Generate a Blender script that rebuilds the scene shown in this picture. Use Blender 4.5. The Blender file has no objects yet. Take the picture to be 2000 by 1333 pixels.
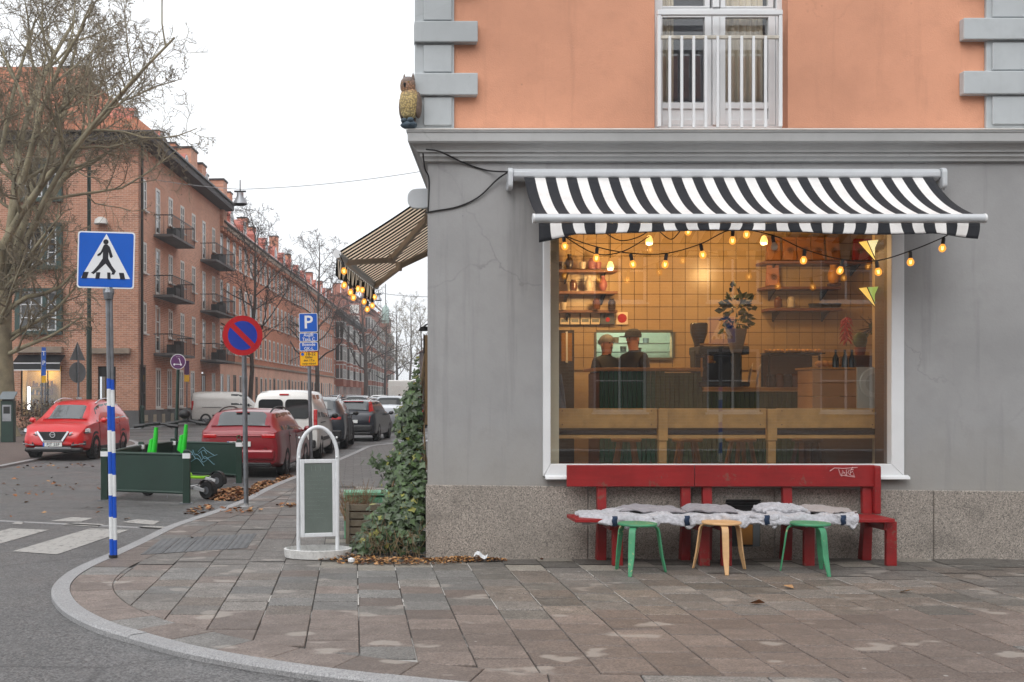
import bpy, math, random
from mathutils import Vector, Matrix, noise
R = math.radians
rnd = random.Random(7)
sc = bpy.context.scene
C = sc.collection
# ------------------------------------------------------------------ camera
FPX, CX, CY, H = 2200.0, 690.0, 770.0, 1.65      # focal length and principal point of the photograph, eye height
cam = bpy.data.objects.new('camera', bpy.data.cameras.new('camera'))
C.objects.link(cam)
cam.location = (0, 0, H)
cam.rotation_euler = (R(90), 0, 0)
cam.data.sensor_width = 36
cam.data.lens = 36 * FPX / 2000
cam.data.shift_x = (1000 - CX) / 2000
cam.data.shift_y = -(666.5 - CY) / 2000
cam.data.clip_start = .1
cam.data.clip_end = 3000
sc.camera = cam
# ------------------------------------------------------------------ world, sun, exposure
SUN_EL, SUN_AZ = R(48), R(205)
w = bpy.data.worlds.new('World'); sc.world = w; w.use_nodes = True
nt = w.node_tree; nt.nodes.clear()
sky = nt.nodes.new('ShaderNodeTexSky'); sky.sky_type = 'NISHITA'; sky.sun_disc = False
sky.sun_elevation = SUN_EL; sky.sun_rotation = SUN_AZ
sky.air_density = 1.0; sky.dust_density = 4.0; sky.ozone_density = 1.0
hs = nt.nodes.new('ShaderNodeHueSaturation'); hs.inputs['Saturation'].default_value = .10
mixw = nt.nodes.new('ShaderNodeMix'); mixw.data_type = 'RGBA'; mixw.inputs[0].default_value = .6
mixw.inputs[7].default_value = (10.2, 10.5, 10.9, 1)
bg = nt.nodes.new('ShaderNodeBackground'); bg.inputs['Strength'].default_value = .115
ow = nt.nodes.new('ShaderNodeOutputWorld')
nt.links.new(sky.outputs[0], hs.inputs['Color']); nt.links.new(hs.outputs[0], mixw.inputs[6])
nt.links.new(mixw.outputs[2], bg.inputs[0]); nt.links.new(bg.outputs[0], ow.inputs[0])
sl = bpy.data.lights.new('sun', 'SUN'); sl.energy = .8; sl.angle = R(50); sl.color = (1, .97, .93)
so = bpy.data.objects.new('sun', sl); C.objects.link(so)
so.rotation_euler = (R(90) - SUN_EL, 0, R(180) - SUN_AZ + R(0))
sc.view_settings.view_transform = 'Standard'; sc.view_settings.look = 'None'
sc.view_settings.gamma = 1; sc.view_settings.use_curve_mapping = False
sc.view_settings.exposure = 0.5
cy = sc.cycles
cy.use_denoising = True
cy.max_bounces = 7; cy.diffuse_bounces = 3; cy.glossy_bounces = 3; cy.transmission_bounces = 4; cy.transparent_max_bounces = 10
cy.caustics_reflective = False; cy.caustics_refractive = False
cy.sample_clamp_indirect = 3; cy.sample_clamp_direct = 0
# ------------------------------------------------------------------ helpers
def lin(c):
    c = c / 255
    return c / 12.92 if c <= .04045 else ((c + .055) / 1.055) ** 2.4
def S(r, g, b): return (lin(r), lin(g), lin(b), 1)
def P(px, py, Y): return Vector(((px - CX) * Y / FPX, Y, H - (py - CY) * Y / FPX))
def G(px, py, z=0.0):
    Y = FPX * (H - z) / (py - CY)
    return Vector(((px - CX) * Y / FPX, Y, z))

class NT:
    def __init__(s, name):
        s.m = bpy.data.materials.new(name); s.m.use_nodes = True
        s.t = s.m.node_tree; s.t.nodes.clear()
        s.out = s.n('OutputMaterial')
    def n(s, k, **kw):
        x = s.t.nodes.new('ShaderNode' + k)
        for a, b in kw.items(): setattr(x, a, b)
        return x
    def l(s, a, b): s.t.links.new(a, b)
    def val(s, sock, v):
        if hasattr(v, 'is_output') or hasattr(v, 'links'): s.l(v, sock)
        else: sock.default_value = v
    def mix(s, f, a, b, blend='MIX'):
        x = s.n('Mix', data_type='RGBA', blend_type=blend)
        s.val(x.inputs[0], f); s.val(x.inputs[6], a); s.val(x.inputs[7], b)
        return x.outputs[2]
    def math(s, op, a, b=0.0, c=None):
        x = s.n('Math', operation=op)
        s.val(x.inputs[0], a); s.val(x.inputs[1], b)
        if c is not None: s.val(x.inputs[2], c)
        return x.outputs[0]
    def ramp(s, f, stops):
        x = s.n('ValToRGB'); e = x.color_ramp.elements
        while len(e) > 1: e.remove(e[-1])
        e[0].position, e[0].color = stops[0]
        for p, c in stops[1:]:
            k = e.new(p); k.color = c
        s.l(f, x.inputs[0]); return x.outputs[0]
    def noise(s, vec, scale, detail=3, rough=.55):
        x = s.n('TexNoise'); x.inputs['Scale'].default_value = scale; x.inputs['Detail'].default_value = detail
        x.inputs['Roughness'].default_value = rough
        s.l(vec, x.inputs['Vector']); return x.outputs[0]
    def coord(s, k='Object'): return s.n('TexCoord').outputs[k]
    def pos(s): return s.n('NewGeometry').outputs['Position']
    def speck(s, vec, scale):
        v = s.n('TexVoronoi'); v.inputs['Scale'].default_value = scale; s.l(vec, v.inputs['Vector'])
        b = s.n('RGBToBW'); s.l(v.outputs['Color'], b.inputs[0]); return b.outputs[0]
    def bump(s, h, strength=.3, dist=.01):
        x = s.n('Bump'); x.inputs['Strength'].default_value = strength; x.inputs['Distance'].default_value = dist
        s.l(h, x.inputs['Height']); return x.outputs[0]
    def principled(s, col, rough=.6, metal=0, normal=None, **kw):
        b = s.n('BsdfPrincipled')
        s.val(b.inputs['Base Color'], col); s.val(b.inputs['Roughness'], rough); s.val(b.inputs['Metallic'], metal)
        if normal is not None: s.l(normal, b.inputs['Normal'])
        for k, v in kw.items(): s.val(b.inputs[k.replace('_', ' ')], v)
        s.l(b.outputs[0], s.out.inputs[0]); return b

def sc_col(c, k): return (min(1, c[0] * k), min(1, c[1] * k), min(1, c[2] * k), 1)
def mat(name, col, rough=.6, metal=0, var=.12, vs=3.0, bump=0.0, bs=40.0, grime=0.0, rvar=0.0, chips=None, grain=0.0, **kw):
    """plain surface with a little colour unevenness, optional fine relief and dirt"""
    N = NT(name); p = N.pos()
    c = col
    if var:
        f = N.noise(p, vs, 4)
        c = N.mix(N.ramp(f, [(.3, (0, 0, 0, 1)), (.7, (1, 1, 1, 1))]), sc_col(col, 1 - var), sc_col(col, 1 + var))
    if rvar:
        oi = N.n('ObjectInfo').outputs['Random']
        c = N.mix(oi, N.mix(1.0, c, (1 - rvar,) * 3 + (1,), 'MULTIPLY'), N.mix(1.0, c, (1 + rvar,) * 3 + (1,), 'MULTIPLY'))
    if grime:
        g = N.noise(p, vs * 2.3, 6, .7)
        c = N.mix(N.ramp(g, [(.48, (0, 0, 0, 1)), (.72, (grime,) * 3 + (1,))]), c, sc_col(col, .45))
    if grain:
        mp = N.n('Mapping'); mp.inputs['Scale'].default_value = (1.5, 22, 22); N.l(p, mp.inputs[0])
        c = N.mix(N.ramp(N.noise(mp.outputs[0], 1.6, 5, .7), [(.42, (0, 0, 0, 1)), (.75, (grain,) * 3 + (1,))]), c, sc_col(col, .5))
    if chips:
        h = N.math('MULTIPLY', N.noise(p, 26, 5, .75), N.noise(p, 4, 3))
        c = N.mix(N.ramp(h, [(.345, (0, 0, 0, 1)), (.365, (.9, .9, .9, 1))]), c, chips)
    nm = N.bump(N.noise(p, bs, 4), bump, .01) if bump else None
    N.principled(c, rough, metal, nm, **kw)
    return N.m
def emis(name, col, s, base=(.8, .8, .8, 1)):
    N = NT(name)
    N.principled(base, .4, 0, None, Emission_Color=col, Emission_Strength=s)
    return N.m
def glass(name, tint=(1, 1, 1, 1), rough=0.0, ior=1.5, extra=0.0):
    N = NT(name)
    t = N.n('BsdfTransparent'); t.inputs[0].default_value = tint
    g = N.n('BsdfGlossy'); g.inputs['Roughness'].default_value = rough
    lw = N.n('LayerWeight'); lw.inputs[0].default_value = .5
    f0 = 2 * ((ior - 1) / (ior + 1)) ** 2 + extra
    m = N.n('MixShader')
    N.l(N.math('MULTIPLY_ADD', N.math('POWER', lw.outputs['Facing'], 5.0), 1 - f0, f0), m.inputs[0]); N.l(t.outputs[0], m.inputs[1]); N.l(g.outputs[0], m.inputs[2])
    N.l(m.outputs[0], N.out.inputs[0]); return N.m

class MB:
    """collects shapes and links them as ONE mesh object"""
    def __init__(s): s.v = []; s.f = []; s.m = []
    def poly(s, pts, mi=0):
        k = len(s.v); s.v += [tuple(p) for p in pts]; s.f.append(tuple(range(k, k + len(pts)))); s.m.append(mi)
    def box(s, x0, x1, y0, y1, z0, z1, mi=0):
        k = len(s.v)
        s.v += [(x0, y0, z0), (x1, y0, z0), (x1, y1, z0), (x0, y1, z0), (x0, y0, z1), (x1, y0, z1), (x1, y1, z1), (x0, y1, z1)]
        for q in ((0, 3, 2, 1), (4, 5, 6, 7), (0, 1, 5, 4), (1, 2, 6, 5), (2, 3, 7, 6), (3, 0, 4, 7)):
            s.f.append(tuple(k + i for i in q)); s.m.append(mi)
        return s
    def hexa(s, p, mi=0):
        """8 corners, bottom ring then top ring"""
        k = len(s.v); s.v += [tuple(q) for q in p]
        for q in ((0, 3, 2, 1), (4, 5, 6, 7), (0, 1, 5, 4), (1, 2, 6, 5), (2, 3, 7, 6), (3, 0, 4, 7)):
            s.f.append(tuple(k + i for i in q)); s.m.append(mi)
        return s
    def beam(s, a, b, w, h, mi=0, up=(0, 0, 1)):
        """square bar from a to b"""
        a = Vector(a); b = Vector(b); d = (b - a).normalized(); u = Vector(up)
        if abs(d.dot(u)) > .95: u = Vector((0, 1, 0))
        x = d.cross(u).normalized() * (w / 2); z = x.normalized().cross(d).normalized() * (h / 2)
        s.hexa([a - x - z, a + x - z, b + x - z, b - x - z, a - x + z, a + x + z, b + x + z, b - x + z], mi); return s
    def tube(s, pts, r, n=8, mi=0, cap=True):
        pts = [Vector(p) for p in pts]; k0 = len(s.v)
        if not hasattr(r, '__len__'): r = [r] * len(pts)
        prev = None
        for i, p in enumerate(pts):
            d = (pts[min(i + 1, len(pts) - 1)] - pts[max(i - 1, 0)])
            d = d.normalized() if d.length > 1e-9 else Vector((0, 0, 1))
            if prev is None:
                u = Vector((0, 0, 1)) if abs(d.z) < .9 else Vector((1, 0, 0))
                x = d.cross(u).normalized()
            else:
                x = prev - d * prev.dot(d); x = x.normalized() if x.length > 1e-6 else d.orthogonal().normalized()
            prev = x; y = d.cross(x)
            for j in range(n):
                a = 2 * math.pi * j / n
                s.v.append(tuple(p + (x * math.cos(a) + y * math.sin(a)) * r[i]))
        for i in range(len(pts) - 1):
            for j in range(n):
                a = k0 + i * n + j; b = k0 + i * n + (j + 1) % n
                s.f.append((a, b, b + n, a + n)); s.m.append(mi)
        if cap:
            s.f.append(tuple(k0 + j for j in reversed(range(n)))); s.m.append(mi)
            e = k0 + (len(pts) - 1) * n
            s.f.append(tuple(e + j for j in range(n))); s.m.append(mi)
        return s
    def lathe(s, prof, n=16, o=(0, 0, 0), mi=0, axis='z', sx=1.0, sy=1.0, a0=0.0, a1=2 * math.pi):
        k = len(s.v); full = abs(a1 - a0 - 2 * math.pi) < 1e-6; m = n if full else n + 1
        for (r, z) in prof:
            for j in range(m):
                a = a0 + (a1 - a0) * j / n
                x, y = r * math.cos(a) * sx, r * math.sin(a) * sy
                q = {'z': (x, y, z), 'y': (x, z, y), 'x': (z, x, y)}[axis]
                s.v.append((q[0] + o[0], q[1] + o[1], q[2] + o[2]))
        for i in range(len(prof) - 1):
            for j in range(n):
                a = k + i * m + j; b = k + i * m + (j + 1) % m
                s.f.append((a, b, b + m, a + m)); s.m.append(mi)
        return s
    def prism(s, poly, a, b, plane='xz', mi=0, mis=None):
        """extrude a 2-D outline: plane xz goes along y, xy along z, yz along x"""
        def q(u, v, t): return {'xz': (u, t, v), 'xy': (u, v, t), 'yz': (t, u, v)}[plane]
        k = len(s.v); n = len(poly)
        s.v += [q(u, v, a) for u, v in poly] + [q(u, v, b) for u, v in poly]
        s.f.append(tuple(range(k, k + n))); s.m.append(mi)
        s.f.append(tuple(range(k + 2 * n - 1, k + n - 1, -1))); s.m.append(mi)
        for i in range(n):
            j = (i + 1) % n
            s.f.append((k + i, k + n + i, k + n + j, k + j)); s.m.append(mi if mis is None else mis)
        return s
    def grid(s, fn, nu, nv, mi=0, mif=None, wrap=False):
        k = len(s.v); W = nu if wrap else nu + 1
        for j in range(nv + 1):
            for i in range(W): s.v.append(tuple(fn(i / nu, j / nv)))
        for j in range(nv):
            for i in range(nu):
                a = k + j * W + i; b = k + j * W + (i + 1) % W
                s.f.append((a, b, b + W, a + W)); s.m.append(mi if mif is None else mif(i, j))
        return s
    def ball(s, c, r, n=8, mi=0, sq=(1, 1, 1)):
        k = len(s.v); m = max(3, n // 2)
        for i in range(m + 1):
            t = math.pi * i / m
            for j in range(n):
                a = 2 * math.pi * j / n
                s.v.append((c[0] + r * sq[0] * math.sin(t) * math.cos(a), c[1] + r * sq[1] * math.sin(t) * math.sin(a), c[2] + r * sq[2] * math.cos(t)))
        for i in range(m):
            for j in range(n):
                a = k + i * n + j; b = k + i * n + (j + 1) % n
                s.f.append((a, a + n, b + n, b)); s.m.append(mi)
        return s
    def mesh(s, name, mats, smooth=False, fix=True):
        me = bpy.data.meshes.new(name); me.from_pydata(s.v, [], s.f)
        for q in (mats if isinstance(mats, (list, tuple)) else [mats]): me.materials.append(q)
        me.polygons.foreach_set('material_index', s.m)
        if fix:
            import bmesh
            b = bmesh.new(); b.from_mesh(me); bmesh.ops.recalc_face_normals(b, faces=b.faces); b.to_mesh(me); b.free()
        if smooth:
            me.polygons.foreach_set('use_smooth', [True] * len(me.polygons))
            if smooth is not True: me.set_sharp_from_angle(angle=R(smooth))
        me.update(); return me
    def build(s, name, mats, parent=None, smooth=False, bevel=0, seg=2, origin=None, fix=True, solid=0):
        if origin is not None:
            o = Vector(origin); s.v = [tuple(Vector(p) - o) for p in s.v]
        ob = link(name, s.mesh(name, mats, smooth, fix), parent)
        if origin is not None: ob.location = origin
        if solid:
            md = ob.modifiers.new('solid', 'SOLIDIFY'); md.thickness = solid; md.offset = 0
        if bevel:
            md = ob.modifiers.new('bevel', 'BEVEL'); md.width = bevel; md.segments = seg; md.limit_method = 'ANGLE'; md.angle_limit = R(40)
            md.harden_normals = False
        return ob
def link(name, data, parent=None):
    o = bpy.data.objects.new(name, data); C.objects.link(o)
    if parent is not None: o.parent = parent
    return o
def tag(o, label=None, cat=None, group=None, kind=None):
    if label: o['label'] = label
    if cat: o['category'] = cat
    if group: o['group'] = group
    if kind: o['kind'] = kind
    return o
def thing(name, label, cat, loc=(0, 0, 0), rz=0, group=None):
    o = link(name, None); o.location = loc; o.rotation_euler = (0, 0, rz); o.empty_display_size = .2
    return tag(o, label, cat, group)
def structure(o): o['kind'] = 'structure'; return o
def dup(o, parent=None, deep=True):
    c = o.copy(); C.objects.link(c)
    if parent is not None: c.parent = parent
    if deep:
        for ch in list(o.children): dup(ch, c)
    return c
FONT = None
def text_mesh(s, size, depth=.002, align='CENTER', bold=0.0):
    cu = bpy.data.curves.new('txt', 'FONT'); cu.body = s; cu.size = size; cu.extrude = depth / 2; cu.align_x = align; cu.align_y = 'CENTER'
    cu.offset = bold * size; cu.resolution_u = 3
    o = bpy.data.objects.new('txt', cu); C.objects.link(o)
    dg = bpy.context.evaluated_depsgraph_get()
    me = bpy.data.meshes.new_from_object(o.evaluated_get(dg))
    bpy.data.objects.remove(o); bpy.data.curves.remove(cu)
    return me
def text(name, s, size, m, parent, loc, rot=(R(90), 0, 0), bold=.015, depth=.002, align='CENTER'):
    me = text_mesh(s, size, depth, align, bold); me.materials.clear(); me.materials.append(m)
    o = link(name, me, parent); o.location = loc; o.rotation_euler = rot; return o
def arc(cx, cz, r, a0, a1, n, rx=None):
    return [(cx + (rx or r) * math.cos(R(a0 + (a1 - a0) * i / n)), cz + r * math.sin(R(a0 + (a1 - a0) * i / n))) for i in range(n + 1)]
def rrect(x0, x1, z0, z1, r, n=4):
    return arc(x1 - r, z1 - r, r, 0, 90, n) + arc(x0 + r, z1 - r, r, 90, 180, n) + arc(x0 + r, z0 + r, r, 180, 270, n) + arc(x1 - r, z0 + r, r, 270, 360, n)
def catmull(pts, n=6):
    pts = [Vector(p) for p in pts]; out = []
    for i in range(len(pts) - 1):
        p0, p1, p2, p3 = pts[max(i - 1, 0)], pts[i], pts[i + 1], pts[min(i + 2, len(pts) - 1)]
        for k in range(n):
            t = k / n
            out.append(.5 * ((2 * p1) + (p2 - p0) * t + (2 * p0 - 5 * p1 + 4 * p2 - p3) * t * t + (3 * p1 - p0 - 3 * p2 + p3) * t ** 3))
    out.append(pts[-1]); return out
def sag(a, b, d, n=10):
    a = Vector(a); b = Vector(b)
    return [a.lerp(b, i / n) - Vector((0, 0, d * 4 * (i / n) * (1 - i / n))) for i in range(n + 1)]
# ------------------------------------------------------------------ materials
def brick_mat(name, c1, c2, mortar, bw=.27, bh=.092, contrast=1.0, mort=.014):
    N = NT(name); o = N.coord(); sp = N.n('SeparateXYZ'); N.l(o, sp.inputs[0])
    cb = N.n('CombineXYZ'); N.l(sp.outputs[0], cb.inputs[0]); N.l(sp.outputs[2], cb.inputs[1])
    b = N.n('TexBrick'); N.l(cb.outputs[0], b.inputs['Vector'])
    b.inputs['Color1'].default_value = c1; b.inputs['Color2'].default_value = c2; b.inputs['Mortar'].default_value = mortar
    b.inputs['Scale'].default_value = 1; b.inputs['Brick Width'].default_value = bw; b.inputs['Row Height'].default_value = bh
    b.inputs['Mortar Size'].default_value = mort; b.inputs['Mortar Smooth'].default_value = .2; b.inputs['Bias'].default_value = -.1
    f = N.noise(N.pos(), .35, 5, .65)
    c = N.mix(N.ramp(f, [(.35, (0, 0, 0, 1)), (.7, (.6, .6, .6, 1))]), b.outputs[0], sc_col(c1, .62))
    f2 = N.noise(N.pos(), 6, 3); c = N.mix(.35, c, N.mix(f2, sc_col(c1, .6), sc_col(c1, 1.35)))
    N.principled(c, .85, 0, N.bump(N.math('SUBTRACT', 1, b.outputs[1]), .5, .012)); return N.m
M = {}
M['brick_a'] = brick_mat('old_red_brick', S(204, 146, 118), S(136, 88, 70), S(214, 202, 188))
M['brick_b'] = brick_mat('orange_brick', S(206, 136, 104), S(180, 112, 86), S(196, 164, 142), mort=.009)
M['brick_c'] = brick_mat('dark_orange_brick', S(166, 94, 70), S(140, 76, 58), S(160, 128, 110), mort=.009)
M['brick_d'] = brick_mat('pale_red_brick', S(178, 108, 84), S(154, 90, 70), S(172, 140, 122), mort=.009)
M['brick_o'] = brick_mat('brown_brick', S(190, 160, 136), S(160, 130, 108), S(196, 184, 170))
M['pink'] = mat('pink_render', S(222, 180, 158), .85, var=.12, vs=.8, bump=.15)
M['stone_ledge'] = mat('weathered_sandstone', S(150, 136, 122), .85, var=.2, bump=.2)
M['plinth_dark'] = mat('dark_plinth_stone', S(98, 98, 98), .8, var=.2, vs=2, bump=.2)
def tile_mat(name, c):
    N = NT(name); o = N.coord(); p = N.pos()
    wv = N.n('TexWave', wave_type='BANDS', bands_direction='X'); wv.inputs['Scale'].default_value = 1.4
    wv2 = N.n('TexWave', wave_type='BANDS', bands_direction='Y', wave_profile='SAW'); wv2.inputs['Scale'].default_value = .95
    N.l(o, wv.inputs[0]); N.l(o, wv2.inputs[0])
    f = N.noise(p, .9, 6, .7); f2 = N.noise(p, 6, 3)
    cc = N.mix(N.ramp(f, [(.35, (0, 0, 0, 1)), (.7, (1, 1, 1, 1))]), sc_col(c, .6), sc_col(c, 1.2))
    cc = N.mix(N.math('MULTIPLY', f2, .5), cc, sc_col(c, .5))
    h = N.math('ADD', wv.outputs[1], N.math('MULTIPLY', wv2.outputs[1], .7))
    N.principled(cc, .8, 0, N.bump(h, .8, .05)); return N.m
M['tiles_a'] = tile_mat('orange_roof_tiles', S(172, 108, 78))
M['tiles_d'] = tile_mat('dull_red_roof_tiles', S(160, 98, 82))
def seam_mat(name, c):
    N = NT(name); o = N.coord()
    wv = N.n('TexWave', wave_type='BANDS', bands_direction='X'); wv.inputs['Scale'].default_value = .5; N.l(o, wv.inputs[0])
    f = N.noise(N.pos(), .7, 5)
    cc = N.mix(f, sc_col(c, .75), sc_col(c, 1.25))
    N.principled(cc, .42, .25, N.bump(N.ramp(wv.outputs[1], [(.85, (0, 0, 0, 1)), (.95, (1, 1, 1, 1))]), .6, .03)); return N.m
M['copper'] = seam_mat('red_painted_sheet_roof', S(176, 100, 84))
M['eave'] = mat('dark_brown_eave', S(48, 42, 42), .7)
M['gutter'] = mat('dark_gutter_metal', S(42, 38, 38), .45, .3)
M['zinc'] = mat('zinc', S(150, 152, 156), .4, .7, var=.15)
M['white'] = mat('white_paint', S(222, 224, 226), .4, var=.04)
M['whitefar'] = mat('white_window_paint', S(205, 204, 200), .5, var=.05)
M['greentrim'] = mat('grey_green_window_trim', S(58, 80, 76), .55, var=.12)
def farglass():
    N = NT('far_window_glass'); oi = N.n('ObjectInfo').outputs['Random']
    c = N.mix(oi, (.012, .015, .018, 1), (.12, .12, .115, 1))
    N.principled(c, .04, 0, None, Specular_IOR_Level=.5); return N.m
M['farglass'] = farglass()
M['black'] = mat('black_plastic', S(26, 26, 28), .5, var=.1)
M['blackmetal'] = mat('black_iron', S(30, 31, 33), .45, .4, var=.1)
M['chrome'] = mat('chrome', S(215, 218, 222), .12, 1, var=0)
M['galv'] = mat('galvanised_steel', S(128, 131, 136), .42, .75, var=.2, vs=9, bump=.05)
M['green_post'] = mat('dark_green_post_paint', S(24, 50, 42), .45, var=.15, vs=4, grime=.3)
def asphalt():
    N = NT('asphalt'); p = N.pos()
    a = N.math('ADD', N.math('MULTIPLY', N.speck(p, 85), .6), N.math('MULTIPLY', N.noise(p, 24, 3, .7), .4)); b = N.noise(p, .45, 6, .6); d = N.noise(p, 2.6, 5, .65)
    c = N.mix(N.ramp(a, [(.30, (0, 0, 0, 1)), (.70, (1, 1, 1, 1))]), (.030, .030, .032, 1), (.200, .197, .195, 1))
    c = N.mix(N.ramp(b, [(.38, (0, 0, 0, 1)), (.64, (.55, .55, .55, 1))]), c, (.075, .072, .070, 1))
    c = N.mix(N.ramp(d, [(.55, (0, 0, 0, 1)), (.75, (.5, .5, .5, 1))]), c, (.135, .132, .13, 1))
    vo = N.n('TexVoronoi', feature='DISTANCE_TO_EDGE'); vo.inputs['Scale'].default_value = .22
    N.l(N.mix(.35, p, N.noise(p, 1.6, 4), 'ADD'), vo.inputs['Vector'])
    crack = N.ramp(vo.outputs[0], [(.002, (1, 1, 1, 1)), (.006, (0, 0, 0, 1))])
    c = N.mix(N.math('MULTIPLY', crack, .5), c, (.02, .02, .02, 1))
    rg = N.ramp(b, [(.4, (.42, .42, .42, 1)), (.65, (.75, .75, .75, 1))])
    N.principled(c, rg, 0, N.bump(a, .7, .008)); return N.m
M['asphalt'] = asphalt()
def granite(name, base, dark, light, scale=90, stain=0.0):
    N = NT(name); p = N.pos()
    v = N.n('TexVoronoi'); v.inputs['Scale'].default_value = scale; N.l(p, v.inputs['Vector'])
    g = N.n('RGBToBW'); N.l(v.outputs['Color'], g.inputs[0])
    c = N.ramp(g.outputs[0], [(.22, dark), (.42, base), (.62, base), (.85, light)])
    f = N.noise(p, 1.3, 5, .6)
    c = N.mix(N.ramp(f, [(.4, (0, 0, 0, 1)), (.7, (.5, .5, .5, 1))]), c, sc_col(base, .75))
    if stain:
        f = N.noise(p, 3.2, 5, .6)
        c = N.mix(N.ramp(f, [(.52, (0, 0, 0, 1)), (.68, (stain,) * 3 + (1,))]), c, sc_col(dark, .8))
    N.principled(c, .6, 0, N.bump(N.noise(p, scale * 1.5, 3), .25, .005)); return N.m
M['granite'] = granite('pinkish_grey_granite', S(150, 142, 134), S(100, 96, 91), S(184, 174, 164), 105, .35)
M['kerb'] = granite('grey_granite_kerb', S(150, 150, 151), S(128, 128, 130), S(172, 172, 173), 120)
def slab_mat(name, c, rough_agg=.25, pale=0.0):
    N = NT(name); p = N.pos(); oi = N.n('ObjectInfo').outputs['Random']
    a = N.math('ADD', N.math('MULTIPLY', N.speck(p, 95), .55), N.math('MULTIPLY', N.noise(p, 22, 4, .75), .45)); b = N.noise(p, 5.5, 5, .65)
    cc = N.mix(oi, sc_col(c, .74), sc_col(c, 1.24))
    cc = N.mix(N.ramp(a, [(.32, (0, 0, 0, 1)), (.68, (1, 1, 1, 1))]), N.mix(1.0, cc, (1 - rough_agg,) * 3 + (1,), 'MULTIPLY'), N.mix(1.0, cc, (1 + rough_agg,) * 3 + (1,), 'MULTIPLY'))
    cc = N.mix(N.ramp(b, [(.42, (0, 0, 0, 1)), (.72, (.55, .55, .55, 1))]), cc, sc_col(c, .6))
    s = N.noise(p, .9, 5, .6)
    cc = N.mix(N.ramp(s, [(.45, (0, 0, 0, 1)), (.62, (.35, .35, .35, 1))]), cc, sc_col(c, .62))
    st = N.n('Mapping'); st.inputs['Scale'].default_value = (2.2, 2.9, 1); N.l(p, st.inputs[0])
    q = N.noise(st.outputs[0], 1.0, 2, .45)
    if pale: cc = N.mix(N.ramp(q, [(.625, (0, 0, 0, 1)), (.665, (pale,) * 3 + (1,))]), cc, (.36, .325, .29, 1))
    g = N.n('TexVoronoi'); g.inputs['Scale'].default_value = 2.6; N.l(p, g.inputs['Vector'])
    cc = N.mix(N.ramp(g.outputs['Distance'], [(.030, (.8, .8, .8, 1)), (.042, (0, 0, 0, 1))]), cc, (.42, .41, .39, 1))
    N.principled(cc, N.math('ADD', .42, N.math('MULTIPLY', b, .4)), 0, N.bump(N.math('ADD', a, N.math('MULTIPLY', b, 1.5)), .35, .006)); return N.m
M['slab_red'] = slab_mat('red_brown_paving_slab', (.176, .142, .124, 1), .34, .6)
M['slab_brown'] = slab_mat('brown_exposed_aggregate_slab', (.172, .145, .124, 1), .5, .35)
M['slab_grey'] = slab_mat('grey_paving_slab', (.178, .162, .147, 1), .45, .45)
M['slab_blue'] = slab_mat('blue_grey_paving_slab', (.172, .165, .156, 1), .42, .45)
M['slab_pale'] = slab_mat('pale_worn_paving_slab', (.265, .240, .205, 1), .35, .2)
M['slab_dark'] = slab_mat('dark_damp_paving_slab', (.135, .124, .110, 1), .45, .2)
def bed_mat():
    N = NT('paving_joint_sand'); p = N.pos()
    f = N.noise(p, 1.1, 4, .6); g = N.noise(p, 30, 3)
    c = N.mix(N.ramp(f, [(.53, (0, 0, 0, 1)), (.60, (1, 1, 1, 1))]), (.062, .058, .054, 1), (.5, .49, .47, 1))
    N.principled(N.mix(N.math('MULTIPLY', g, .6), c, (.04, .04, .04, 1)), .9); return N.m
M['bed'] = bed_mat()
def farpave(name, c1, c2, w, h):
    N = NT(name); p = N.pos(); b = N.n('TexBrick'); N.l(p, b.inputs['Vector'])
    b.inputs['Color1'].default_value = c1; b.inputs['Color2'].default_value = c2; b.inputs['Mortar'].default_value = sc_col(c1, .45)
    b.inputs['Scale'].default_value = 1; b.inputs['Brick Width'].default_value = w; b.inputs['Row Height'].default_value = h; b.inputs['Mortar Size'].default_value = .012
    f = N.noise(p, 1.5, 5, .6)
    N.principled(N.mix(N.ramp(f, [(.4, (0, 0, 0, 1)), (.7, (.7, .7, .7, 1))]), b.outputs[0], sc_col(c1, .6)), .75, 0, N.bump(N.math('SUBTRACT', 1, b.outputs[1]), .4, .006)); return N.m
M['farpave'] = farpave('far_paving', (.150, .142, .135, 1), (.118, .110, .105, 1), .36, .35)
M['brickpave'] = farpave('brick_paving', (.150, .112, .098, 1), (.115, .090, .08, 1), .25, .12)
def paint_mat():
    N = NT('worn_road_paint'); p = N.pos(); f = N.noise(p, 9, 6, .7); g = N.noise(p, 150, 2)
    b = N.n('TexBrick'); N.l(p, b.inputs['Vector']); b.inputs['Scale'].default_value = 1; b.inputs['Brick Width'].default_value = .24; b.inputs['Row Height'].default_value = .13; b.inputs['Mortar Size'].default_value = .006
    m = N.math('MAXIMUM', N.ramp(f, [(.52, (0, 0, 0, 1)), (.66, (.9, .9, .9, 1))]), N.math('MULTIPLY', b.outputs[1], .55))
    N.principled(N.mix(N.math('MAXIMUM', m, N.math('MULTIPLY', g, .25)), (.40, .39, .37, 1), (.10, .098, .095, 1)), .7, 0, N.bump(g, .3, .004)); return N.m
M['paint'] = paint_mat()
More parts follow.
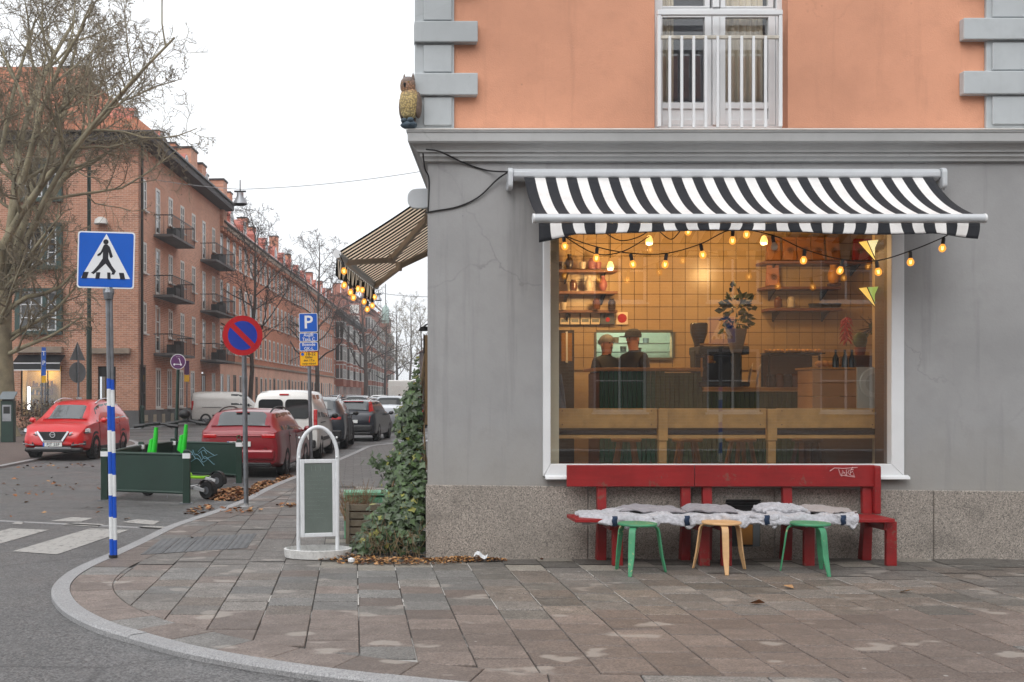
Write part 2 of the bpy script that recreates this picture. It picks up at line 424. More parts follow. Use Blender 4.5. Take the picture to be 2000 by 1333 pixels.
def plaster(name, c, streak=.0, low=.0, bs=60, bstr=.25):
    N = NT(name); p = N.pos()
    f = N.noise(p, .55, 6, .6); g = N.noise(p, 4.5, 6, .65)
    c2 = N.mix(N.ramp(f, [(.34, (0, 0, 0, 1)), (.66, (1, 1, 1, 1))]), sc_col(c, .84), sc_col(c, 1.10))
    zz_ = N.n('SeparateXYZ'); N.l(p, zz_.inputs[0])
    if low: c2 = N.mix(N.math('MULTIPLY', N.ramp(N.math('SUBTRACT', zz_.outputs[2], N.math('MULTIPLY', g, .9)), [(.25, (low,) * 3 + (1,)), (.95, (0, 0, 0, 1))]), 1.0), c2, (.30, .285, .26, 1))
    ck = N.n('TexVoronoi', feature='DISTANCE_TO_EDGE'); ck.inputs['Scale'].default_value = .32; N.l(N.mix(.5, p, N.noise(p, 2.2, 5), 'ADD'), ck.inputs['Vector'])
    c2 = N.mix(N.math('MULTIPLY', N.ramp(ck.outputs[0], [(.0015, (.5, .5, .5, 1)), (.004, (0, 0, 0, 1))]), N.ramp(f, [(.45, (0, 0, 0, 1)), (.6, (1, 1, 1, 1))])), c2, sc_col(c, .5))
    c2 = N.mix(N.ramp(g, [(.50, (0, 0, 0, 1)), (.78, (.35, .35, .35, 1))]), c2, sc_col(c, .72))
    if streak:
        mp = N.n('Mapping'); mp.inputs['Scale'].default_value = (7, 7, .45); N.l(p, mp.inputs[0])
        s = N.noise(mp.outputs[0], 1, 5, .6)
        c2 = N.mix(N.ramp(s, [(.55, (0, 0, 0, 1)), (.75, (streak,) * 3 + (1,))]), c2, sc_col(c, .66))
    sp = N.n('TexVoronoi'); sp.inputs['Scale'].default_value = 3.1; N.l(p, sp.inputs['Vector'])
    c2 = N.mix(N.ramp(sp.outputs['Distance'], [(.018, (.6, .6, .6, 1)), (.035, (0, 0, 0, 1))]), c2, sc_col(c, .55))
    N.principled(c2, .75, 0, N.bump(N.math('ADD', N.noise(p, bs, 4, .65), N.math('MULTIPLY', g, .7)), bstr, .006)); return N.m
M['greywall'] = plaster('grey_painted_render', (.335, .335, .338, 1), .75, .65, bs=35, bstr=.3)
M['cornice'] = plaster('grey_painted_cornice', (.42, .425, .425, 1), .25, bs=30, bstr=.1)
M['orange'] = plaster('salmon_orange_render', (.66, .315, .195, 1), .4, bs=75, bstr=.55)
M['quoin'] = plaster('pale_grey_quoin_paint', (.43, .46, .475, 1), .25, bs=30, bstr=.12)
def stripe_fabric(name, c): return mat(name, c, .8, var=.08, vs=6, bump=.15, bs=300, Sheen_Weight=.03)
M['fab_w'] = stripe_fabric('white_awning_canvas', S(226, 224, 222))
M['fab_b'] = stripe_fabric('charcoal_awning_canvas', S(24, 26, 33))
def thin_fabric(name, c):
    N = NT(name); d = N.n('BsdfDiffuse'); d.inputs[0].default_value = c; t = N.n('BsdfTranslucent'); t.inputs[0].default_value = sc_col(c, .9)
    m = N.n('MixShader'); m.inputs[0].default_value = .75
    N.l(d.outputs[0], m.inputs[1]); N.l(t.outputs[0], m.inputs[2]); N.l(m.outputs[0], N.out.inputs[0]); return N.m
M['fab_w2'] = thin_fabric('thin_cream_canvas', S(248, 238, 224))
M['fab_b2'] = thin_fabric('thin_dark_canvas', S(20, 20, 22))
M['awn_metal'] = mat('pale_grey_coated_aluminium', S(196, 200, 204), .4, .1, var=.06, grime=.12)
M['awn_arm'] = mat('brown_grey_awning_arm', S(190, 174, 158), .6, .1)
M['cable'] = mat('black_cable', S(18, 18, 20), .5)
def bulbglass():
    N = NT('warm_bulb_glass'); t = N.n('BsdfTransparent'); t.inputs[0].default_value = (1, .72, .36, 1)
    e = N.n('Emission'); e.inputs[0].default_value = (1, .40, .07, 1); e.inputs[1].default_value = 1.15
    m = N.n('MixShader'); m.inputs[0].default_value = .62
    N.l(t.outputs[0], m.inputs[1]); N.l(e.outputs[0], m.inputs[2]); N.l(m.outputs[0], N.out.inputs[0]); return N.m
M['bulb'] = bulbglass()
M['filament'] = emis('glowing_filament', (1.0, .74, .36, 1), 9)
M['bulb_off'] = mat('unlit_bulb_glass', S(190, 170, 150), .1, var=.05)
M['red'] = mat('red_bench_paint', S(142, 28, 30), .45, var=.16, vs=2.5, bump=.12, bs=25, grime=.3, grain=.35, chips=S(120, 70, 60))
M['green_stool'] = mat('green_stool_paint', S(66, 142, 102), .5, var=.18, vs=7, grime=.45, chips=S(190, 176, 130))
M['birch'] = mat('birch_plywood', S(212, 170, 122), .5, var=.14, vs=8, grain=.3)
M['tag'] = mat('pale_marker_ink', S(205, 160, 160), .5, var=.1)
M['fleece'] = mat('white_grey_fleece', S(180, 180, 186), .95, var=.24, vs=30, bump=1.0, bs=70, Sheen_Weight=.4)
M['blanket'] = mat('grey_felt_blanket', S(142, 138, 143), .95, var=.12, vs=9, bump=.3, bs=200, Sheen_Weight=.3)
M['navy'] = mat('navy_strap', S(22, 44, 72), .8)
M['signblue'] = mat('sign_blue', S(14, 90, 190), .35, var=.05)
M['signwhite'] = mat('sign_white', S(226, 229, 232), .35, var=.04)
M['signblack'] = mat('sign_black', S(28, 30, 40), .4)
M['signred'] = mat('sign_red', S(176, 22, 32), .35, var=.06)
M['signyellow'] = mat('sign_yellow', S(240, 184, 22), .4, var=.05)
M['signpurple'] = mat('sign_purple', S(88, 42, 92), .4, var=.05)
M['signgrey'] = mat('sign_back_grey', S(120, 128, 132), .5, .3)
M['wrapblue'] = mat('blue_reflective_wrap', S(16, 78, 186), .4, var=.08)
M['wrapwhite'] = mat('white_reflective_wrap', S(222, 225, 226), .4, var=.08, vs=8, grime=.15)
M['panelgreen'] = mat('dark_green_panel_paint', S(22, 50, 40), .5, var=.14, vs=2, grime=.25)
M['lime'] = mat('lime_scooter_paint', S(40, 200, 50), .35, var=.05)
M['lime2'] = mat('yellow_green_scooter_paint', S(140, 205, 40), .35, var=.08)
M['scootgrey'] = mat('white_scooter_fork', S(196, 198, 200), .4, .2)
M['aluframe'] = mat('white_board_frame', S(214, 217, 220), .35, var=.05, vs=6, grime=.2)
M['board'] = mat('green_grey_chalkboard', S(100, 110, 105), .35, var=.12, vs=6)
M['chalk'] = mat('faint_chalk', S(132, 144, 138), .8)
M['tyre'] = mat('tyre_rubber', S(26, 26, 27), .8, var=.15)
M['rim'] = mat('alloy_rim', S(120, 122, 126), .35, .7)
M['rimdark'] = mat('dark_alloy_rim', S(44, 45, 48), .35, .6)
M['carglass'] = mat('car_glass', (.016, .019, .021, 1), .03, var=0, Specular_IOR_Level=.45)
M['screen'] = mat('sloped_car_glass', (.03, .036, .038, 1), .03, var=0, Specular_IOR_Level=1.0, Coat_Weight=1.0)
M['redlight'] = mat('tail_light_red', S(176, 12, 18), .15, var=.05, Coat_Weight=.6)
M['headlight'] = mat('headlight_glass', S(190, 198, 204), .08, .3, var=.3, vs=15, Coat_Weight=1)
M['plate'] = mat('number_plate_white', S(215, 218, 216), .4, var=.05)
def carpaint(name, c, metal=.15): return mat(name, c, .32, metal, var=.06, vs=1.2, grime=.14, Coat_Weight=.7, Coat_Roughness=.06)
M['wood'] = mat('oiled_pine', S(176, 134, 78), .55, var=.22, vs=7, bump=.08)
M['wood2'] = mat('grey_weathered_timber', S(108, 98, 82), .8, var=.25, vs=9, bump=.3)
M['barkplane'] = mat('mottled_plane_bark', S(140, 132, 108), .85, var=.38, vs=1.6, bump=.6, bs=18)
M['twig'] = mat('brown_grey_twigs', S(122, 112, 92), .85, var=.25, vs=1.2)
M['barkdark'] = mat('dark_street_tree_bark', S(70, 60, 54), .9, var=.2, vs=3)
M['ball'] = mat('brown_seed_balls', S(70, 56, 44), .9)
M['ivyleaf'] = mat('dark_ivy_leaf', (.042, .070, .026, 1), .38, var=.45, vs=14)
M['ivyleaf2'] = mat('light_ivy_leaf', (.075, .125, .045, 1), .4, var=.3, vs=12)
M['ivyleaf3'] = mat('yellowed_ivy_leaf', (.20, .20, .035, 1), .45, var=.3, vs=12)
M['deadleaf'] = mat('orange_brown_dead_leaf', S(140, 92, 56), .8, var=.4, vs=25)
M['deadleaf2'] = mat('pale_tan_dead_leaf', S(172, 132, 92), .8, var=.35, vs=25)
M['deadleaf3'] = mat('dark_brown_dead_leaf', S(92, 62, 42), .8, var=.3, vs=25)
M['shopglass'] = glass('shop_window_glass', (.93, .95, .94, 1), 0, 1.45, .115)
M['doorglass'] = glass('upper_window_glass', (.9, .92, .93, 1), 0, 1.5, .04)
# ------------------------------------------------------------------ ground, road, pavements
ROAD = -.045
b = MB(); b.poly([(-300, -60, ROAD), (300, -60, ROAD), (300, 420, ROAD), (-300, 420, ROAD)])
structure(b.build('road', M['asphalt']))
SIDE = .136                                       # the café's side front runs away at this slope
CORNER = Vector((.747, 11.33, 0))
def side_x(Y): return CORNER.x + SIDE * (Y - CORNER.y)
kpx = [(570, 932), (525, 950), (465, 979), (400, 1003), (330, 1026), (270, 1054), (213, 1080), (150, 1107), (113, 1131), (100, 1153), (110, 1178), (140, 1202), (190, 1225), (250, 1243), (350, 1270), (470, 1293), (600, 1313), (760, 1332), (900, 1346), (1080, 1360)]
kerb = [G(*p) for p in kpx]
far = [Vector((2.6 + .0864 * (Y - 39), Y, 0)) for Y in (300, 150, 70, 45)] + [Vector((2.35, 39.2, 0)), Vector((1.7, 38.4, 0)), Vector((1.0, 37.2, 0)), Vector((.45, 35.6, 0)), Vector((-.05, 31.5, 0)), Vector((-.55, 27.5, 0))]
kerb = far + kerb + [Vector((3.2, 6.02, 0)), Vector((6, 5.98, 0)), Vector((14, 5.95, 0))]
kc = catmull(kerb, 6)
def offset(pts, d):
    out = []
    for i, p in enumerate(pts):
        t = (pts[min(i + 1, len(pts) - 1)] - pts[max(i - 1, 0)]); n = Vector((-t.y, t.x, 0)).normalized()
        out.append(p + n * d)
    return out
k_in = offset(kc, .15); k_band = offset(kc, .15 + .36)
# corner pavement: base, then the slabs laid on it one by one
b = MB()
n = len(kc)
b.poly([(p.x, p.y, -.012) for p in k_in] + [(14, 12.5, -.012), (40, 300, -.012)])
pave = structure(b.build('pavement', M['bed'], fix=False))
b = MB(); iy = [i for i, p in enumerate(k_in) if p.y > 19.9]
b.poly([(p.x, p.y, 0) for p in k_in[:iy[-1] + 1]] + [(side_x(19.9) + .5, 19.9, 0), (40, 300, 0)])
tag(b.build('distant_paving', M['farpave'], pave, fix=False), kind='stuff')
def clip(poly, p, nrm):
    out = []
    for i in range(len(poly)):
        a, c = poly[i], poly[(i + 1) % len(poly)]
        da, dc = (a - p).dot(nrm), (c - p).dot(nrm)
        if da >= 0: out.append(a)
        if (da >= 0) != (dc >= 0): out.append(a.lerp(c, da / (da - dc)))
    return out
bandpts = [p for p in k_band if 5.5 < p.y < 26]
bandn = []
for i, p in enumerate(bandpts):
    t = bandpts[min(i + 1, len(bandpts) - 1)] - bandpts[max(i - 1, 0)]
    bandn.append(Vector((-t.y, t.x, 0)).normalized())
slabs = []
def slab_poly(poly, key, dz=0):
    c = sum(poly, Vector()) / len(poly)
    slabs.append((c, [p - c for p in poly], key, dz))
def slab_key(c):
    q = noise.noise(Vector((c.x * 1.3, c.y * 1.9, 3))) * .6 + rnd.uniform(-.5, .5)
    if c.y < 8.5 + .25 * noise.noise(Vector((c.x, 0, 0))): return 'slab_red' if q > -.55 else 'slab_blue'
    if c.y > 10.55: return ('slab_pale' if q > .05 else 'slab_dark') if c.x > -.3 else ('slab_grey' if q > -.3 else 'slab_red')
    if c.x < 1.0: return 'slab_blue' if q > .12 else ('slab_grey' if q > -.2 else 'slab_red' if q > -.42 else 'slab_brown')
    return 'slab_brown' if q > .05 else ('slab_grey' if q > -.35 else 'slab_dark')
g_ = .004; gy = .0075
PW, PH = .356, .352
for i in range(-9, 23):
    x0 = .04 + i * PW
    for j in range(0, 42):
        y0 = 5.62 + j * PH + (PH / 2 if i % 2 else 0)
        if y0 > 19.8: continue
        poly = [Vector((x0 + g_, y0 + gy, 0)), Vector((x0 + PW - g_, y0 + gy, 0)), Vector((x0 + PW - g_, y0 + PH - gy, 0)), Vector((x0 + g_, y0 + PH - gy, 0))]
        if y0 > 11.2:
            if x0 > side_x(y0) + .1: continue
        elif x0 > 7.6: continue
        c = poly[0].lerp(poly[2], .5)
        near = sorted(range(len(bandpts)), key=lambda k: (bandpts[k] - c).length_squared)[:3]
        for k in near: poly = clip(poly, bandpts[k] + bandn[k] * g_, bandn[k]) if len(poly) > 2 else poly
        if len(poly) < 3: continue
        ar = abs(sum(poly[k].x * poly[(k + 1) % len(poly)].y - poly[(k + 1) % len(poly)].x * poly[k].y for k in range(len(poly)))) / 2
        if ar < .008: continue
        slab_poly(poly, slab_key(c), rnd.uniform(-.0025, .0025))
acc = 0; last = 0                                    # the row that follows the kerb
ids = [i for i in range(len(kc)) if kc[i].y < 21.5 and kc[i].x < 8]
st = ids[0]
seg = [st]
for i in ids[1:]:
    acc += (k_in[i] - k_in[i - 1]).length
    seg.append(i)
    if acc > .40:
        inner = [k_in[q] for q in seg]; outer = [k_band[q] for q in seg]
        poly = inner + outer[::-1]
        c = sum(poly, Vector()) / len(poly)
        poly = [c + (p - c) * .985 for p in poly]
        slab_poly(poly, 'slab_red' if rnd.random() > .12 else 'slab_blue', rnd.uniform(-.002, .002)); acc = 0; seg = [i]
slabs.sort(key=lambda s: s[0].length)
shared = {}
rest = MB(); rest_mats = ['slab_red', 'slab_brown', 'slab_grey', 'slab_blue', 'slab_pale', 'slab_dark']
for q, (c, poly, key, dz) in enumerate(slabs):
    if q >= 300:
        rest.poly([(c + p) + Vector((0, 0, dz)) for p in poly], rest_mats.index(key)); continue
    sq = len(poly) == 4 and abs(poly[0].x + poly[2].x) < 1e-4 and abs((poly[1] - poly[0]).x - (PW - 2 * g_)) < 1e-4 and abs((poly[2] - poly[1]).y - (PH - 2 * gy)) < 1e-4
    if sq and key in shared: me = shared[key]
    else:
        m = MB(); k = len(poly); cc = sum(poly, Vector()) / k
        ins = [p - (p - cc).normalized() * .006 for p in poly]
        m.poly([p + Vector((0, 0, 0)) for p in ins])
        for a in range(k):
            e = (a + 1) % k
            m.poly([poly[a] + Vector((0, 0, -.005)), poly[e] + Vector((0, 0, -.005)), ins[e], ins[a]])
            m.poly([poly[a] + Vector((0, 0, -.03)), poly[e] + Vector((0, 0, -.03)), poly[e] + Vector((0, 0, -.005)), poly[a] + Vector((0, 0, -.005))])
        me = m.mesh('paving_slab', M[key])
        if sq: shared[key] = me
    o = link('paving_slab', me, pave); o.location = c + Vector((0, 0, dz))
    o.rotation_euler = (rnd.uniform(-.004, .004), rnd.uniform(-.004, .004), rnd.uniform(-.006, .006))
q = random.Random(9); sm = MB()
for i in range(-2, 20):
    x0 = .04 + i * PW; y = 8.9 + q.uniform(-.3, .4)
    while y < 10.7:
        L = q.uniform(.15, .6)
        if q.random() < .5:
            w_ = q.uniform(.002, .006); sm.poly([(x0 - w_, y, .0012), (x0 + w_, y + .02, .0012), (x0 + w_ * .7, y + L, .0012), (x0 - w_ * .8, y + L - .03, .0012)])
        y += L + q.uniform(.0, .25)
tag(sm.build('joint_salt', mat('white_salt_bloom', S(178, 175, 170), .9, var=.35, vs=30), pave, fix=False), kind='stuff')
tag(rest.build('distant_paving_slabs', [M[k] for k in rest_mats], pave, fix=False), kind='stuff')
# tactile plates by the crossing
b = MB(); dm = mat('damp_tactile_slab', (.115, .118, .122, 1), .6, var=.2, bump=.2)
for (cx, cy_) in [(x, y) for x in range(5) for y in range(3)]:
    X = -2.18 + cx * .21; Y = 11.55 + cy_ * .42 + cx * .10
    b.hexa([(X, Y, 0), (X + .2, Y + .1, 0), (X + .2, Y + .5, 0), (X, Y + .4, 0), (X, Y, .005), (X + .2, Y + .1, .005), (X + .2, Y + .5, .005), (X, Y + .4, .005)])
    for u in range(3):
        for v in range(5): b.lathe([(.022, .005), (.018, .009), (0.0, .010)], 6, (X + .035 + u * .065, Y + .07 + v * .08 + u * .03, 0))
structure(b.build('tactile_paving', dm))
# kerb stones
kb = link('kerb', None); structure(kb)
run = 0; seg = [0]
vis = [i for i in range(len(kc))]
for i in vis[1:]:
    run += (kc[i] - kc[i - 1]).length; seg.append(i)
    L = 1.0 if kc[i].y < 40 else 40
    if run >= L or i == vis[-1]:
        m = MB()
        for a, e in zip(seg[:-1], seg[1:]):
            o0, o1, i0, i1 = kc[a], kc[e], k_in[a], k_in[e]
            z = Vector((0, 0, .004)); d = Vector((0, 0, -.16)); bv = Vector((0, 0, -.012))
            f = lambda p, q: p.lerp(q, .1)
            m.poly([f(o0, i0) + z, f(o1, i1) + z, i1 + z, i0 + z]); m.poly([o0 + bv, o1 + bv, f(o1, i1) + z, f(o0, i0) + z]); m.poly([o0 + d, o1 + d, o1 + bv, o0 + bv])
            m.poly([i0 + z, i1 + z, i1 + d, i0 + d])
        c = (kc[seg[0]] + kc[seg[-1]]) / 2
        o = m.build('kerb_stone', M['kerb'], kb, fix=False); o.location.z = rnd.uniform(-.002, .002)
        run = 0; seg = [i]
# left pavements
lp = [(-8, 2), (-8, 29), (-7.4, 33), (-7.0, 35.5), (-7.2, 38), (-8.6, 42), (-11, 47), (-12.5, 49), (-15, 50), (-70, 50.5)]
lc = catmull([Vector((x, y, 0)) for x, y in lp], 5)
b = MB(); b.poly([(p.x, p.y, 0) for p in lc] + [(-70, 2, 0)])
structure(b.build('pavement_left', M['brickpave'], fix=False))
b = MB()
li = offset(lc, .16)
for i in range(len(lc) - 1):
    a, e, ia, ie = lc[i], lc[i + 1], li[i], li[i + 1]; z = Vector((0, 0, .005)); d = Vector((0, 0, -.14))
    b.poly([a + z, e + z, ie + z, ia + z]); b.poly([a + d, e + d, e + z, a + z]); b.poly([ia + z, ie + z, ie + d, ia + d])
structure(b.build('kerb_left', M['kerb'], fix=False))
def fa(Y): return -10.04 + .0864 * (Y - 60)           # the long brick street front
fp = [Vector((-70, 52.6, -.08)), Vector((-11, 52.6, -.08)), Vector((-7.6, 53.2, -.08)), Vector((-6.6, 55, -.08)), Vector((fa(62) + 3.4, 62, -.08)), Vector((fa(300) + 3.4, 300, -.08)), Vector((fa(300) - 2, 300, -.08)), Vector((-70, 60, -.08))]
b = MB(); b.poly(fp)
structure(b.build('pavement_far', M['brickpave'], fix=False))
# zebra crossing
cw = link('crosswalk', None); structure(cw)
def stripe(pts):
    m = MB(); m.poly([(x, y, ROAD + .005) for x, y in pts]); m.build('painted_stripe', M['paint'], cw, fix=False)
def gq(*q): return [(G(px, py, ROAD).x, G(px, py, ROAD).y) for px, py in q]
A0, A1, A2, A3 = gq((24, 1078), (112, 1084), (252, 1036), (176, 1033))
for k in range(0, 6):
    stripe([(x - k * 1.0, y) for x, y in (A0, A1, A2, A3)])
for q in [((98, 1019), (140, 1011), (182, 1013), (158, 1020)), ((120, 1026), (150, 1022), (205, 1025), (190, 1030)), ((238, 1021), (268, 1015), (312, 1019), (300, 1026)), ((268, 1032), (285, 1028), (330, 1030), (320, 1035)), ((22, 1024), (30, 1021), (48, 1020), (42, 1025))]:
    stripe(gq(*q))
b = MB(); e0, e1 = G(0, 1018, ROAD), G(330, 1034, ROAD)
e0 += (e0 - e1) * .3
b.beam(e0 + Vector((0, 0, -.003)), e1 + Vector((0, 0, -.003)), .10, .016)
structure(b.build('drain_strip', M['kerb']))
# ------------------------------------------------------------------ the café house
cafe = thing('cafe_house', 'corner house with grey ground floor, salmon upper wall and a wide lit shop window', 'building', (0, 0, 0))
WY = 11.33
def wx(px, Y=WY): return (px - CX) * Y / FPX
def wz(py, Y=WY): return H - (py - CY) * Y / FPX
def wall_grid(m, x0, x1, z0, z1, holes, y, depth, mi=0, mir=0):
    xs = sorted({x0, x1} | {h[0] for h in holes} | {h[1] for h in holes}); zs = sorted({z0, z1} | {h[2] for h in holes} | {h[3] for h in holes})
    for i in range(len(xs) - 1):
        for j in range(len(zs) - 1):
            cx, cz = (xs[i] + xs[i + 1]) / 2, (zs[j] + zs[j + 1]) / 2
            if any(h[0] < cx < h[1] and h[2] < cz < h[3] for h in holes): continue
            m.poly([(xs[i], y, zs[j]), (xs[i + 1], y, zs[j]), (xs[i + 1], y, zs[j + 1]), (xs[i], y, zs[j + 1])], mi)
    for (a, c, d, e) in holes:
        m.poly([(a, y, d), (a, y + depth, d), (a, y + depth, e), (a, y, e)], mir); m.poly([(c, y, e), (c, y + depth, e), (c, y + depth, d), (c, y, d)], mir)
        m.poly([(a, y, e), (a, y + depth, e), (c, y + depth, e), (c, y, e)], mir); m.poly([(a, y, d), (c, y, d), (c, y + depth, d), (a, y + depth, d)], mir)
XR = 9.5
PZ0, PZ1 = wz(947), wz(960)
GX0, GX1, GZ0, GZ1 = wx(1066), wx(1764), wz(925), 3.36
m = MB()
wall_grid(m, CORNER.x, XR, 0, 4.3, [(GX0, GX1, GZ0, GZ1)], WY, .09)
m.poly([(CORNER.x, WY, 0), (CORNER.x, WY, 4.3), (side_x(150), 150, 4.3), (side_x(150), 150, 0)])
m.build('lower_wall', M['greywall'], cafe, fix=False)
# granite plinth: separate stones, slightly proud, on both streets
xs = [.728, wx(1148), wx(1350), wx(1512), wx(1822), wx(2010), XR]
for i in range(len(xs) - 1):
    a, c = xs[i] + (.0 if i == 0 else .004), xs[i + 1] - .004
    za, zc = [PZ0 + (PZ1 - PZ0) * (x - .74) / (6.75 - .74) for x in (a, c)]
    m = MB(); lo = -.05
    m.hexa([(a, WY - .02, lo), (c, WY - .02, lo), (c, WY + .1, lo), (a + (.015 if i == 0 else 0), WY + .1, lo), (a, WY - .02, za), (c, WY - .02, zc), (c, WY + .1, zc + .004), (a + (.015 if i == 0 else 0), WY + .1, za + .004)])
    m.build('plinth_stone', M['granite'], cafe, bevel=.008)
for k in range(8):
    y0, y1 = WY + .105 + k * 1.6, WY + .095 + (k + 1) * 1.6
    m = MB(); x0, x1 = side_x(y0) - .018, side_x(y1) - .018
    m.hexa([(x0, y0, -.05), (x0 + .3, y0, -.05), (x1 + .3, y1, -.05), (x1, y1, -.05), (x0, y0, PZ0), (x0 + .3, y0, PZ0), (x1 + .3, y1, PZ0), (x1, y1, PZ0)])
    m.build('plinth_stone', M['granite'], cafe)
# cornice: one profile swept along the front and round the corner
prof = [(.0, 4.275), (.195, 4.258), (.195, 4.24), (.185, 4.235), (.183, 4.15), (.165, 4.125), (.15, 4.12), (.13, 4.08), (.10, 4.058), (.07, 4.05), (.07, 4.115), (.07, 4.05), (.065, 4.03), (.055, 4.02), (.05, 3.995), (.035, 3.985), (.03, 3.97), (0, 3.965)]
prof = [(.0, 4.285), (.197, 4.262), (.197, 4.244), (.186, 4.236), (.184, 4.155), (.170, 4.138), (.150, 4.134), (.128, 4.118), (.108, 4.098), (.098, 4.080), (.098, 4.066), (.072, 4.062), (.072, 4.026), (.058, 4.016), (.048, 4.000), (.044, 3.984), (.030, 3.980), (.0, 3.976)]
tdir = Vector((SIDE, 1, 0)).normalized(); nside = Vector((-tdir.y, tdir.x, 0))
mit = Vector(((-1 - 0 + (-tdir.x) * 0), -1, 0))
# corner mitre: point p away from both fronts
def corner_pt(p):
    return Vector((CORNER.x - p * (1 + SIDE * 1.0) / 1.0, WY - p, 0)) + Vector((-.0, 0, 0))
m = MB(); n_ = len(prof)
for i in range(n_ - 1):
    (p0, z0), (p1, z1) = prof[i], prof[i + 1]
    c0, c1 = corner_pt(p0), corner_pt(p1)
    m.poly([(c0.x, c0.y, z0), (XR, WY - p0, z0), (XR, WY - p1, z1), (c1.x, c1.y, z1)])
    e0 = Vector((side_x(150), 150, 0)) + nside * p0; e1 = Vector((side_x(150), 150, 0)) + nside * p1
    m.poly([(e0.x, e0.y, z0), (c0.x, c0.y, z0), (c1.x, c1.y, z1), (e1.x, e1.y, z1)])
m.build('cornice', M['cornice'], cafe, smooth=28, fix=False)
m = MB()                                                    # pale metal flashing on top of the cornice
for (xa, xb) in ((corner_pt(.2).x - .004, 2.02), (2.025, 3.1), (3.105, 5.12), (5.125, 6.4), (6.405, XR)):
    m.hexa([(xa, WY - .205, 4.262), (xb, WY - .205, 4.262), (xb, WY - .1, 4.287), (xa, WY - .1, 4.287), (xa, WY - .205, 4.270), (xb, WY - .205, 4.270), (xb, WY - .06, 4.31), (xa, WY - .06, 4.31)])
m.build('flashing', mat('pale_flashing', S(208, 206, 202), .5, var=.1, grime=.3), cafe)
# upper storey
UY = 11.26
def ux(px): return wx(px, UY)
def uz(py): return wz(py, UY)
W0, W1 = ux(1283), ux(1545) - .0
wbot = uz(251)
UXL = ux(889) - .37
m = MB(); wall_grid(m, ux(812), XR, 4.28, 14.0, [(ux(1280), ux(1545) - .02, wbot, 7.0)], UY + .03, .26)
m.poly([(ux(812), UY + .03, 4.28), (ux(812), UY + .03, 14), (side_x(150) - .1, 150, 14), (side_x(150) - .1, 150, 4.28)])
m.build('upper_wall', M['orange'], cafe, fix=False)
m = MB(); m.poly([(ux(812), UY + .03, 14), (XR, UY + .03, 14), (side_x(150) + 12, 150, 14), (side_x(150) - .1, 150, 14)])
m.build('roof_slab', M['eave'], cafe, fix=False)
def quoin(x0, x1, z0, z1, y0, y1, nm='quoin_block', bev=.01):
    q = MB(); q.box(x0, x1, y0, y1, z0, z1); return q.build(nm, M['quoin'], cafe, bevel=bev)
quoin(ux(811), ux(887), 4.30, 14.0, UY - .015, UY + .10, 'corner_pilaster')
quoin(ux(1925), ux(2075), 4.30, 14.0, UY - .015, UY + .03, 'corner_pilaster')
for (a, c) in ((192, 247), (90, 143), (-20, 42), (-120, -62)): quoin(ux(827), ux(882), uz(c), uz(a), UY - .035, UY - .012)
for (a, c) in ((146, 189), (45, 86), (-62, -18)): quoin(ux(809), ux(932), uz(c), uz(a), UY - .065, UY + .06)
for (a, c) in ((190, 245), (85, 139), (-25, 36)): quoin(ux(1935), ux(2062), uz(c), uz(a), UY - .035, UY - .012)
for (a, c) in ((142, 187), (39, 81), (-64, -22)): quoin(ux(1876), ux(2124), uz(c), uz(a), UY - .065, UY + .028)
# french window behind a railing
fw = link('french_window', None, cafe)
FY = UY + .235
def fx(px): return wx(px, FY)
def fz(py): return wz(py, FY)
m = MB(); zb = wbot + .0; zt = 7.0
m.box(fx(1276), fx(1291), FY - .05, FY + .06, zb, zt); m.box(fx(1513), fx(1529), FY - .05, FY + .06, zb, zt)
m.box(fx(1291), fx(1513), FY - .04, FY + .06, fz(31), fz(19)); m.box(fx(1291), fx(1513), FY - .04, FY + .06, zb, fz(247))
m.box(fx(1389), fx(1402), FY - .055, FY + .05, fz(247), fz(32)); m.box(fx(1389), fx(1402), FY - .055, FY + .05, fz(18), zt)
m.build('window_frame', M['white'], fw, bevel=.006)
for (a, c) in ((1291.5, 1388), (1403, 1512.5)):
    l, r = (a + 1 if a < 1300 else 1415), (1375 if a < 1300 else 1499)
    m = MB()
    m.box(fx(a), fx(l), FY - .03, FY + .03, fz(246), fz(32)); m.box(fx(r), fx(c), FY - .03, FY + .03, fz(246), fz(32))
    m.box(fx(l), fx(r), FY - .03, FY + .03, fz(246), fz(235)); m.box(fx(l), fx(r), FY - .03, FY + .03, fz(214), fz(202)); m.box(fx(l), fx(r), FY - .03, FY + .03, fz(36), fz(32))
    m.box(fx(l) + .004, fx(r) - .004, FY - .012, FY + .01, fz(235), fz(214))
    m.box(fx(l), fx(r), FY - .03, FY + .03, fz(17.5), fz(14)); m.box(fx(l) - .05, fx(l), FY - .03, FY + .03, fz(17.5), zt); m.box(fx(r), fx(r) + .05, FY - .03, FY + .03, fz(17.5), zt)
    m.build('casement', M['white'], fw, bevel=.004)
    for (za, zc) in ((202, 36), (14, -300)):
        m = MB(); m.poly([(fx(l), FY, fz(za)), (fx(r), FY, fz(za)), (fx(r), FY, fz(zc)), (fx(l), FY, fz(zc))]); m.build('pane', M['doorglass'], fw)
m = MB(); m.box(fx(1270), fx(1535), FY + .9, FY + .92, zb, zt); m.box(fx(1270), fx(1535), FY + .07, FY + .9, zb - .02, zb); m.box(fx(1262), fx(1270), FY + .07, FY + .92, zb, zt); m.box(fx(1535), fx(1543), FY + .07, FY + .92, zb, zt)
m.build('dark_room', mat('dim_room_wall', S(120, 124, 132), .9), fw)
